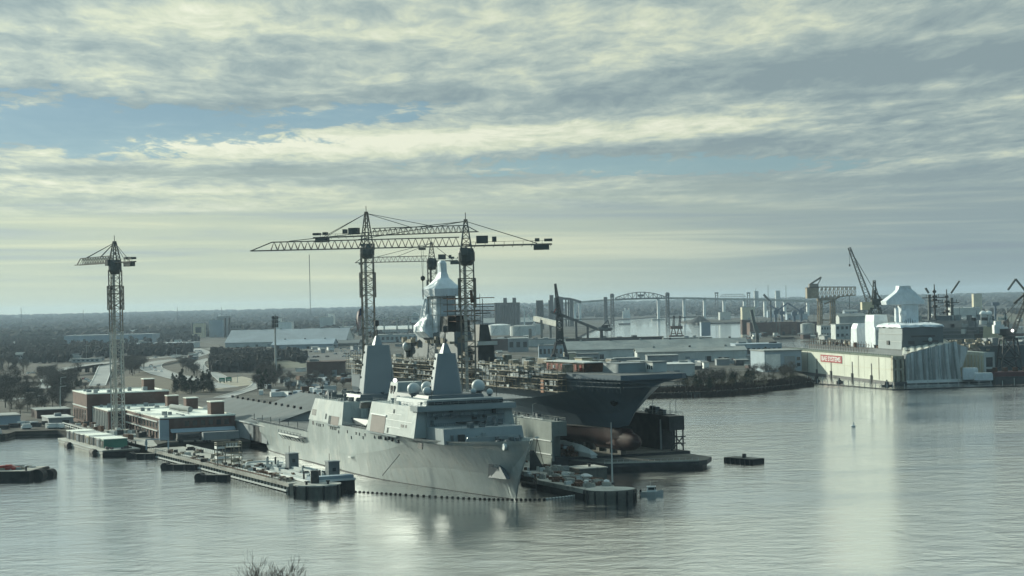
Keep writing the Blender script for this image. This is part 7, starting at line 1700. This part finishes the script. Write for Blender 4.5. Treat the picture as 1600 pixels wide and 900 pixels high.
def highway_items():
    def car_proto(col):
        T = thing('car', 'x', 'car', (0,0,0)); m = MB(); m.hexa([(-2.2,-.9,.35),(2.2,-.9,.35),(2.2,.9,.35),(-2.2,.9,.35)],[(-2.15,-.85,.95),(2.1,-.85,.9),(2.1,.85,.9),(-2.15,.85,.95)]); m.hexa([(-1.9,-.8,.95),(1.0,-.8,.93),(1.0,.8,.93),(-1.9,.8,.95)],[(-1.4,-.65,1.5),(.35,-.65,1.5),(.35,.65,1.5),(-1.4,.65,1.5)]); m.build('body', col, T)
        m = MB(); m.hexa([(-1.8,-.82,1.0),(.9,-.82,1.0),(.9,.82,1.0),(-1.8,.82,1.0)],[(-1.45,-.68,1.4),(.4,-.68,1.4),(.4,.68,1.4),(-1.45,.68,1.4)]); m.build('window', glass, T)
        for x in (-1.35,1.35):
            for s in (-1,1): MB().tube((x,s*.92,.34), (x,s*.72,.34), .34, .34, 10).build('wheel', dark, T)
        return T
    cols = [white, darkst, mat('silver_car_paint', (.42,.44,.45), .3, .03, 1, .6), mat('red_car_paint', (.25,.03,.03), .3, .05, 1, .6), mat('blue_car_paint', (.04,.07,.16), .3, .05, 1, .6)]
    cn = ['white', 'black', 'silver', 'red', 'blue']; used = {}
    protos = [car_proto(c) for c in cols]
    def car(k, q, rot, lab, group=None):
        if k not in used: o = protos[k]; o.location = q; o.rotation_euler = (0,0,rot); o['label'] = lab; used[k] = 1
        else: o = clone(protos[k], q, rot, lab)
        if group: o['group'] = group
        elif 'group' in o: del o['group']
        return o
    spots = [(235,573.5,0),(241.5,575.5,1),(237.5,577.5,0),(242,579.2,0),(251,581.2,0),(236,571.5,1)]
    names = ['highway car on the left curve, upper white one of the convoy','dark highway car on the left curve, leading the white cars','white highway car on the left curve, middle of the convoy','white highway car on the left curve, last but one of the convoy','white highway car on the left curve, alone nearest the brick building','dark highway car on the left curve, farthest of the convoy']
    for (px,py,k), nm in zip(spots, names): car(k, at(px,py,GZ+.2), R(-55), nm)
    for i, (px, py, k) in enumerate(((307,548.6,0),(313,548.8,2),(315,551.4,1),(317,553.8,1),(311,552.4,2),(344.5,546.6,0),(45,584,0),(52,583.6,2),(243,559.3,2),(136,594,0),(132,593,3),(141,597,0))):
        car(k, at(px,py,GZ+.2 if py != 559.3 else 8.8), R(20 if i < 6 else 65), cn[k]+[' car on the far bend of the highway, first in the row',' car on the far bend of the highway, second in the row',' car at the foot of the far highway bend',' car lowest on the far highway bend',' car in the middle of the far highway bend',' car alone on the highway spur right of the far bend',' car on the road at the far left, front one',' car on the road at the far left, rear one',' car on the elevated road right of the pale crane',' car parked under the viaduct, left one',' car under the viaduct beside the ramp',' car parked closest to the ramp\'s foot'][i])
    rnd = random.Random(19)
    for r_ in range(5):
        for i in range(19):
            px = 446+i*3.1+rnd.uniform(-.6,.6)+r_*1.5; py = 633.5-i*.45-r_*3.0
            if rnd.random() < .15: continue
            k = rnd.choice((0,0,0,2,1,2,4)); car(k, at(px,py,GZ+.08), R(65)+rnd.choice((0,3.14)), cn[k]+' car parked in the lot beyond the grey sheds', 'cars in the shipyard parking lot')
    for i in range(48):
        px = rnd.uniform(455,566); py = 559-rnd.choice((0,4,8,12))*1.0-(px-455)*.02; k = rnd.choice((0,0,2,2,1,4)); car(k, at(px,py,GZ+.08), R(90)+rnd.choice((0,1.5)), cn[k]+' car in the far lot behind the brick hall', 'cars in the far parking lot')
    # yard containers and trailers near the brick hall and behind the sheds
    kinds = [(offw,'pale'),(shedw,'grey'),(rust,'rust brown'),(white,'white'),(bluew,'pale blue')]
    pr = []
    for mt, nm in kinds:
        T = thing('container', nm+' container among the clutter of the yard behind the grey ship', 'container', (0,0,0), 'containers in the yard behind the ships'); m = MB(); m.box((0,0,.1), 8, 2.5, 2.6); m.build('body', mt, T); m = MB(); m.box((4.03,0,.2), .08, 2.2, 2.3); m.build('door', darkst, T); pr.append(T)
    fresh = set()
    for i in range(105):
        px = rnd.uniform(404,640); py = rnd.uniform(590,622) if i < 60 else rnd.uniform(540,566); q = at(px,py,GZ+.05); k = rnd.randrange(5); rt = rnd.choice((.2,1.7,-1.1,.45))
        if i >= 60: q = at(rnd.uniform(560,900) if i % 2 else rnd.uniform(880,1160), rnd.uniform(560,575), GZ+.05)
        if k not in fresh: pr[k].location = q; pr[k].rotation_euler = (0,0,rt); fresh.add(k)
        else: clone(pr[k], q, rt)
    # signs
    for px, py, w, h, lb, mt in ((347,592.5,9,6,'green highway sign, left panel of the pair on one gantry',sgn),(357.5,591.5,9,6,'green highway sign, right panel of the pair on one gantry',sgn),(80,588,13,5,'grey back of a wide highway sign over the left road',shedw)):
        q = at(px,py+6,GZ); z = atY(px,py+2.5,q.y).z; T = thing('highway_sign', lb, 'sign', q); ww = w/F*q.y; hh = h/F*q.y; m = MB(); m.box((q.x,q.y,z-hh*.2), ww, .4, hh); m.build('panel', mt, T); m = MB(); m.beam((q.x-ww*.35,q.y+.5,GZ), (q.x-ww*.35,q.y+.5,z+hh*.5), .6); m.beam((q.x+ww*.35,q.y+.5,GZ), (q.x+ww*.35,q.y+.5,z+hh*.5), .6); m.build('post', darkst, T)
        if mt is sgn:
            m = MB()
            for k, u in ((0,.25),(1,.5)): m.box((q.x,q.y-.25,z-hh*.2+hh*(u-.08)), ww*.7, .06, hh*.12)
            m.build('faded_line', white, T)
    q = at(46,615,GZ); T = thing('truck', 'black box truck on the road at the far left', 'truck', q); m = MB(); m.box(q+Vector((0,0,.9)), 12, 2.6, 3.0); m.build('box_body', dark, T); m = MB(); m.box(q+Vector((7.4,0,.8)), 2.4, 2.4, 2.3); m.build('cab', darkst, T); m = MB()
    for x in (-4.5,-3.4,4.4,7.6): m.tube(q+Vector((x,-1.35,.5)), q+Vector((x,1.35,.5)), .5, .5, 10)
    m.build('wheel', dark, T)
    for px, py, yt in ((95,628,590),(94,650,604),(135,560,540),(371,598,586),(432,594,560),(276,560,545),(318,600,570)):
        q = at(px,py,GZ); T = thing('lamp_post', 'thin pale lamp post among the roads and trees at the left', 'lamp post', q, 'lamp posts at the left'); t = atY(px,yt,q.y); MB().tube(q, t, .28, .16, 6).build('post', offw, T); MB().beam(t, t+Vector((3,0,.3)), .3).build('arm', offw, T)
    # water craft
    q = at(1018,773.5,0); f = Fr((q.x,q.y), (1,-.18)); T = thing('patrol_boat', 'small white and grey motor boat with a cabin, floating right of the pier head', 'boat', q); m = MB(); secs = [(-2.9,1.1,.95),(-1,1.25,.95),(1,1.15,1.05),(2.3,.7,1.25),(3.2,.06,1.5)]
    m.grid([[f.p(a,w,z),f.p(a,w*.75,-.3),f.p(a,-w*.75,-.3),f.p(a,-w,z)] for a, w, z in secs]); m.add([f.p(-2.9,1.1,.95),f.p(-2.9,.8,-.3),f.p(-2.9,-.8,-.3),f.p(-2.9,-1.1,.95)], [(0,1,2,3)]); m.grid([[f.p(a,w,z-.1),f.p(a,-w,z-.1)] for a, w, z in secs]); m.build('hull', offw, T)
    m = MB(); m.hexa([f.p(-1.2,-.85,.85),f.p(1.5,-.75,.85),f.p(1.5,.75,.85),f.p(-1.2,.85,.85)],[f.p(-1.0,-.75,2.3),f.p(.8,-.65,2.3),f.p(.8,.65,2.3),f.p(-1.0,.75,2.3)]); m.build('cabin', white, T); m = MB(); f.box(m,-1.3,1.2,-.85,.85,2.3,2.42); m.build('roof', white, T); m = MB(); f.box(m,-.8,.9,.70,.82,1.45,2.1); f.box(m,1.0,1.35,-.6,.6,1.45,2.1); m.build('window', glass, T); m = MB(); f.box(m,-3.2,-2.7,-.4,.4,.2,1.5); m.build('outboard_motor', dark, T)
    MB().rod(f.p(-.2,0,2.4), f.p(-.2,0,3.6), .12).build('aerial', offw, T)
    q0 = at(1131,722,0); q1 = at(1176,725.5,0); d = (q1-q0); L = d.length; f = Fr((q0.x,q0.y), (d.x,d.y)); T = thing('work_float', 'small dark rectangular work float with a post, alone on the water right of the dock', 'float', q0.lerp(q1,.5)); m = MB(); f.box(m,0,L,-5.5,0,-.4,1.5); m.build('float', dark, T); m = MB(); f.box(m,.2,L-.2,-5.3,-.2,1.5,1.6); m.build('deck', concd, T); m = MB(); f.box(m,L*.5,L*.5+.9,-2.9,-2,1.6,2.9); m.build('post', darkst, T); m = MB()
    for i in range(6): f.box(m,L*(i+.3)/6,L*(i+.5)/6,0,.1,-.3,1.4)
    m.build('fender_board', darkst, T)
    q = at(1333,667,0); T = thing('navigation_buoy', 'tiny white navigation buoy alone on the open water', 'buoy', q); MB().lathe(q, [(.9,-.2),(1.0,.5),(.35,.8)], 14).build('float', white, T); MB().lathe(q, [(.35,.7),(.22,1.7),(.05,2.0)], 8).build('topmark', white, T)
    T = thing('float_line', 'curving line of small floats on the water round the grey ship\'s bow', 'boom', at(700,776,0)); P = [at(x,y,.05) for x, y in ((486,766),(530,767.5),(575,770),(625,773),(690,777),(750,780),(800,781),(850,781),(885,777),(915,773))]; Q = []
    for i in range(len(P)-1): Q += [P[i].lerp(P[i+1],k/7) for k in range(7)]
    for i, c in enumerate(Q): MB().lathe(c, [(.25,-.15),(.4,.08),(.4,.28),(.15,.4)], 8).build('float', dark if i < 50 else offw, T)
    m = MB()
    for a, b_ in zip(Q, Q[1:]): m.rod(a, b_, .06)
    m.build('line', dark, T)
highway_items()
# ---------------------------------------------------------------- trees and woods
def leaf_clump(mb, c, r, rnd, n, size, flat=.8):
    for i in range(n):
        d = Vector((rnd.gauss(0,1),rnd.gauss(0,1),rnd.gauss(0,flat))); d.normalize(); p = c+d*r*(rnd.random()**.45)
        a = Vector((rnd.uniform(-1,1),rnd.uniform(-1,1),rnd.uniform(-.6,1))).normalized(); b = a.cross(Vector((rnd.uniform(-1,1),rnd.uniform(-1,1),rnd.uniform(-1,1)))).normalized(); s = size*rnd.uniform(.5,1.3)
        k = len(mb.v); mb.v += [p-a*s, p+b*s*.42, p+a*s, p-b*s*.42]; mb.f.append((k,k+1,k+2,k+3))
def tree_proto(kind, seed, h, lab, group):
    rnd = random.Random(seed); T = thing('bare_tree' if kind == 'bare' else ('evergreen_tree' if kind == 'ever' else 'shrub'), lab, 'tree' if kind != 'shrub' else 'shrub', (0,0,0), group)
    t = MB(); t.tube((0,0,-.3), (0,0,h*.42), h*.022, h*.013, 6); cr = MB()
    if kind == 'ever':
        t.tube((0,0,h*.4), (0,0,h*.9), h*.013, h*.004, 5)
        for i in range(16):
            f = i/15; z = h*(.16+.8*f); w = h*.30*(1-f*.75)*rnd.uniform(.75,1.15)
            for k in range(3 if f < .8 else 1): a = rnd.uniform(0,6.28); leaf_clump(cr, Vector((w*.62*math.cos(a),w*.62*math.sin(a),z)), w*.62, rnd, 46, h*.035)
        cr.build('crown', grn, T, fix=False)
    else:
        nb = 9 if kind == 'bare' else 6
        for i in range(nb):
            a = i*2.4+rnd.uniform(-.4,.4); z0 = h*rnd.uniform(.18,.44); L = h*rnd.uniform(.28,.5); el = rnd.uniform(.55,1.25)
            e = Vector((math.cos(a)*math.cos(el),math.sin(a)*math.cos(el),math.sin(el)))*L+Vector((0,0,z0)); t.rod((0,0,z0), e, h*.012)
            for j in range(3): b = Vector((0,0,z0)).lerp(e, rnd.uniform(.5,1)); e2 = b+Vector((rnd.uniform(-1,1),rnd.uniform(-1,1),rnd.uniform(.1,1)))*h*.14; t.rod(b, e2, h*.006); leaf_clump(cr, e2, h*.15, rnd, 24, h*.024, .9)
            leaf_clump(cr, e, h*.17, rnd, 34, h*.024, .9)
        cr.build('crown', twig if kind == 'bare' else scrub, T, fix=False)
    t.build('trunk', bark, T, fix=False)
    return T
def trees():
    rnd = random.Random(44)
    bare = [tree_proto('bare', 100+i, 12.5, 'bare grey-brown winter tree in the woods along the highway at the left', 'bare trees at the left') for i in range(6)]
    ever = [tree_proto('ever', 200+i, 12.0, 'dark dense evergreen tree by the highway behind the brick building', 'evergreens by the highway') for i in range(3)]
    shr = [tree_proto('shrub', 300+i, 6.5, 'brownish shrub on the low shore right of the assault ship\'s bow', 'shrubs on the right shore') for i in range(4)]
    used = set()
    def put(protos, px, py, sc, lab=None, group=None, z=GZ):
        k = rnd.randrange(len(protos)); p = protos[k]; q = at(px,py,z); s = sc*rnd.uniform(.78,1.22); sv = (s*rnd.uniform(.9,1.25),s*rnd.uniform(.9,1.25),s)
        if id(p) not in used: used.add(id(p)); p.location = q; p.rotation_euler = (0,0,rnd.uniform(0,6)); p.scale = sv; o = p
        else: o = clone(p, q, rnd.uniform(0,6), None, None, sv)
        if lab: o['label'] = lab
        if group: o['group'] = group
        return o
    def zone(protos, n, poly, sc, lab=None, group=None):
        pts = []
        x0, x1, y0, y1 = min(p[0] for p in poly), max(p[0] for p in poly), min(p[1] for p in poly), max(p[1] for p in poly)
        while len(pts) < n:
            x, y = rnd.uniform(x0,x1), rnd.uniform(y0,y1); ins = False; j = len(poly)-1
            for i in range(len(poly)):
                if (poly[i][1] > y) != (poly[j][1] > y) and x < (poly[j][0]-poly[i][0])*(y-poly[i][1])/(poly[j][1]-poly[i][1])+poly[i][0]: ins = not ins
                j = i
            if ins: pts.append((x,y))
        for x, y in sorted(pts, key=lambda p: p[1]): put(protos, x, y, sc, lab, group)
    zone(bare, 46, [(-10,570),(44,572),(40,606),(30,640),(-10,650)], .95)
    zone(bare, 26, [(80,592),(128,588),(118,606),(108,640),(90,632),(78,606)], .95)
    zone(bare, 22, [(40,628),(108,622),(104,646),(30,652)], .7)
    zone(bare, 30, [(60,585),(88,584),(100,612),(64,618)], .8)
    zone(bare, 34, [(192,572),(228,570),(222,584),(205,590),(188,590)], .95)
    zone(bare, 20, [(276,568),(304,566),(310,576),(310,590),(288,582)], .8)
    zone(bare, 30, [(400,580),(440,578),(436,606),(402,612)], .8)
    zone(bare, 40, [(440,592),(560,584),(566,606),(440,616)], .5)
    zone(bare, 22, [(100,606),(190,606),(192,614),(104,616)], .35)
    zone(bare, 30, [(0,596),(60,596),(100,618),(98,628),(0,622)], .55)
    zone(bare, 20, [(330,568),(390,562),(396,582),(350,584)], .9)
    for px, py, s in ((284,612,1.05),(291,614,1.0),(299,616,1.1),(308,613,1.0),(318,612,1.15),(326,611,1.1),(330,614,.9),(275,615,.8),(270,594,.55),(416,606,1.1),(409,610,.9),(428,600,.8),(126,604,.55),(120,606,.5),(436,588,.75),(404,596,.8)):
        put(ever, px, py, s)
    o = put(ever, 1195, 570, 1.0, 'lone dark round tree beside the pale blue building right of the warehouses'); del o['group']
    zone(shr, 60, [(1040,616),(1060,600),(1120,596),(1200,590),(1250,588),(1268,600),(1190,609),(1110,614)], 1.0)
    zone(ever, 14, [(1060,604),(1180,590),(1185,604),(1070,612)], .62, 'small dark evergreen among the shrubs on the right shore', 'evergreens on the right shore')
    zone(bare, 22, [(1090,596),(1240,578),(1246,596),(1100,606)], .75, 'bare tree among the shrubs on the right shore', 'bare trees on the right shore')
    # ---- woods that read as one mass
    def mass(name, spec, mt, seed, lab):
        r = random.Random(seed); mb = MB()
        for (px, py, rad, hh, zb) in spec(r):
            q = at(px,py,zb) if zb is not None else None
            c = q+Vector((0,0,hh*.55)); k = len(mb.v); n = 5; rad *= .62
            for j, (f, z) in enumerate(((.7,-.5),(.9,-.05),(.6,.25))):
                for i in range(n): a = 6.283*i/n+j*.4; w = rad*f*r.uniform(.6,1.2); mb.v.append(c+Vector((w*math.cos(a),w*math.sin(a),hh*z*r.uniform(.8,1.2))))
            for j in range(2):
                for i in range(n): mb.f.append((k+j*n+i,k+j*n+(i+1)%n,k+(j+1)*n+(i+1)%n,k+(j+1)*n+i))
            mb.f.append(tuple(k+2*n+i for i in range(n)))
            for i in range(3): leaf_clump(mb, c+Vector((r.uniform(-.6,.6)*rad,r.uniform(-.6,.6)*rad,hh*r.uniform(-.1,.2))), rad*.8, r, 22, .75+hh*.02)
        o = mb.build(name, mt, fix=False); label(o, lab, 'woods', None, 'stuff'); return o
    def near_spec(r):
        zones = [((-20,104),(530,548),230),((104,300),(546.5,553),190),((-20,108),(548,568),260),((200,292),(553,557),70),((330,420),(556,582),240),((112,192),(540,560),150),((195,310),(528,536),90),((-20,130),(526,534),120),((380,480),(556,566),70),((560,760),(524,531),50)]
        for (a,b),(c,d),n in zones:
            for i in range(n): yield (r.uniform(a,b), r.uniform(c,d)+0, r.uniform(4,8), r.uniform(8,14), GZ)
    mass('woodland', near_spec, forestm, 5, 'dark mass of bare winter woodland between the highway and the long warehouses')
    def river_spec(r):
        for i in range(420): 
            yield (r.uniform(955,1600), 491-(0 if False else 0)+r.uniform(-3,1.5)-(0.012*(0)), r.uniform(7,16), r.uniform(10,17), GZ)
        for i in range(260): yield (r.uniform(1180,1400), r.uniform(484,489.5), r.uniform(8,14), r.uniform(10,15), GZ)
    mass('woodland', river_spec, forestm, 8, 'hazy far bank woods behind the high bridge')
    def far_mass():
        r = random.Random(3); mb = MB()
        for i in range(7200):
            y = 3300+ (r.random()**1.35)*10200; x = r.uniform(-.40,.40)*y
            px = 800+x/y*F
            # height of the ground there
            zs = ((3000,GZ),(5200,GZ),(6500,7),(8500,20),(10800,33),(13000,37),(15300,36))
            z = GZ
            for (ya, za), (yb, zb) in zip(zs, zs[1:]):
                if ya <= y <= yb: z = za+(zb-za)*(y-ya)/(yb-ya)
            if px > 840 and y < 5400: continue
            if 560 < px and y < 4200: continue
            if px > 1430 and y < 6300 and r.random() < .9: continue
            rad = 9+y*.0012+r.uniform(0,5); hh = r.uniform(13,19); k = len(mb.v); n = 6
            for j, (f, zz) in enumerate(((.8,-.2),(1.0,.35),(.8,.7),(.35,1.0))):
                for q in range(n): a = 6.283*q/n+j*.5; w = rad*f*r.uniform(.6,1.3); mb.v.append(Vector((x+w*math.cos(a), y+w*math.sin(a), z+hh*zz*r.uniform(.82,1.1))))
            for j in range(3):
                for q in range(n): mb.f.append((k+j*n+q,k+j*n+(q+1)%n,k+(j+1)*n+(q+1)%n,k+(j+1)*n+q))
            mb.f.append(tuple(k+3*n+q for q in range(n)))
        label(mb.build('forest', forestm, fix=False), 'endless flat grey-green forest reaching to the skyline', 'forest', None, 'stuff')
    far_mass()
    # reeds along the right shore
    r = random.Random(61); mb = MB(); P = [at(x,y,0) for x, y in ((985,623),(1000,622),(1040,621),(1120,618),(1180,613),(1240,607),(1268,602))]
    for p, q in zip(P, P[1:]):
        for i in range(int((q-p).length*44)):
            f = r.random(); c = p.lerp(q, f); front = r.random() < .38; c += Vector((r.uniform(-1,1), r.uniform(-6,0)*(.5+.5*math.sin(c.x*.11)+.3*math.sin(c.x*.37)) if front else r.uniform(0,46), 0)); h = r.uniform(1.9,3.2) if front else r.uniform(1.2,2.6); c.z = -.2 if front else GZ-.2; k = len(mb.v); d = Vector((r.uniform(-.5,.5),r.uniform(-.3,.3),0)); w = Vector((r.uniform(.2,.5),0,0)); mb.v += [c-w, c+w, c+d+Vector((0,0,h))]; mb.f.append((k,k+1,k+2))
    label(mb.build('reeds', reed, fix=False), 'strip of reddish reeds along the low right shore', 'reeds', None, 'stuff')
    # top of the bare tree on the near bank
    q = at(418,900,GZ); Y = 205.0; top = atY(428,858,Y); cx = atY(418,890,Y).x; T = thing('bare_tree', 'top twigs of a bare tree on the near bank at the bottom edge', 'tree', (cx,Y,GZ)); r = random.Random(17); H = top.z-GZ
    m = MB(); b0 = Vector((cx,Y,GZ)); m.tube(b0-Vector((0,0,.4)), b0+Vector((0,0,H*.45)), .34, .2, 8)
    tw = MB()
    def grow(mm, p, d, L, w, dep):
        q = p+d*L; (mm if dep < 3 else tw).rod(p, q, w)
        if dep >= 6 or w < .012: return
        for i in range(3 if dep < 4 else 2):
            nd = (d+Vector((r.uniform(-.62,.62),r.uniform(-.62,.62),r.uniform(-.1,.42)))).normalized(); s = r.uniform(.62,.86); grow(mm, p.lerp(q, r.uniform(.65,1)), nd, L*s, max(.024, w*.62), dep+1)
    for i in range(10):
        a = i*.9; grow(m, b0+Vector((0,0,H*r.uniform(.3,.47))), Vector((math.cos(a)*.21,math.sin(a)*.21,1)).normalized(), H*.165, .12, 0)
    bk = mat('pale_twig_bark', (.15,.135,.12), .95, .2, 1.0); m.build('trunk', bk, T, fix=False); tw.build('crown', bk, T, fix=False)
trees()
haze()
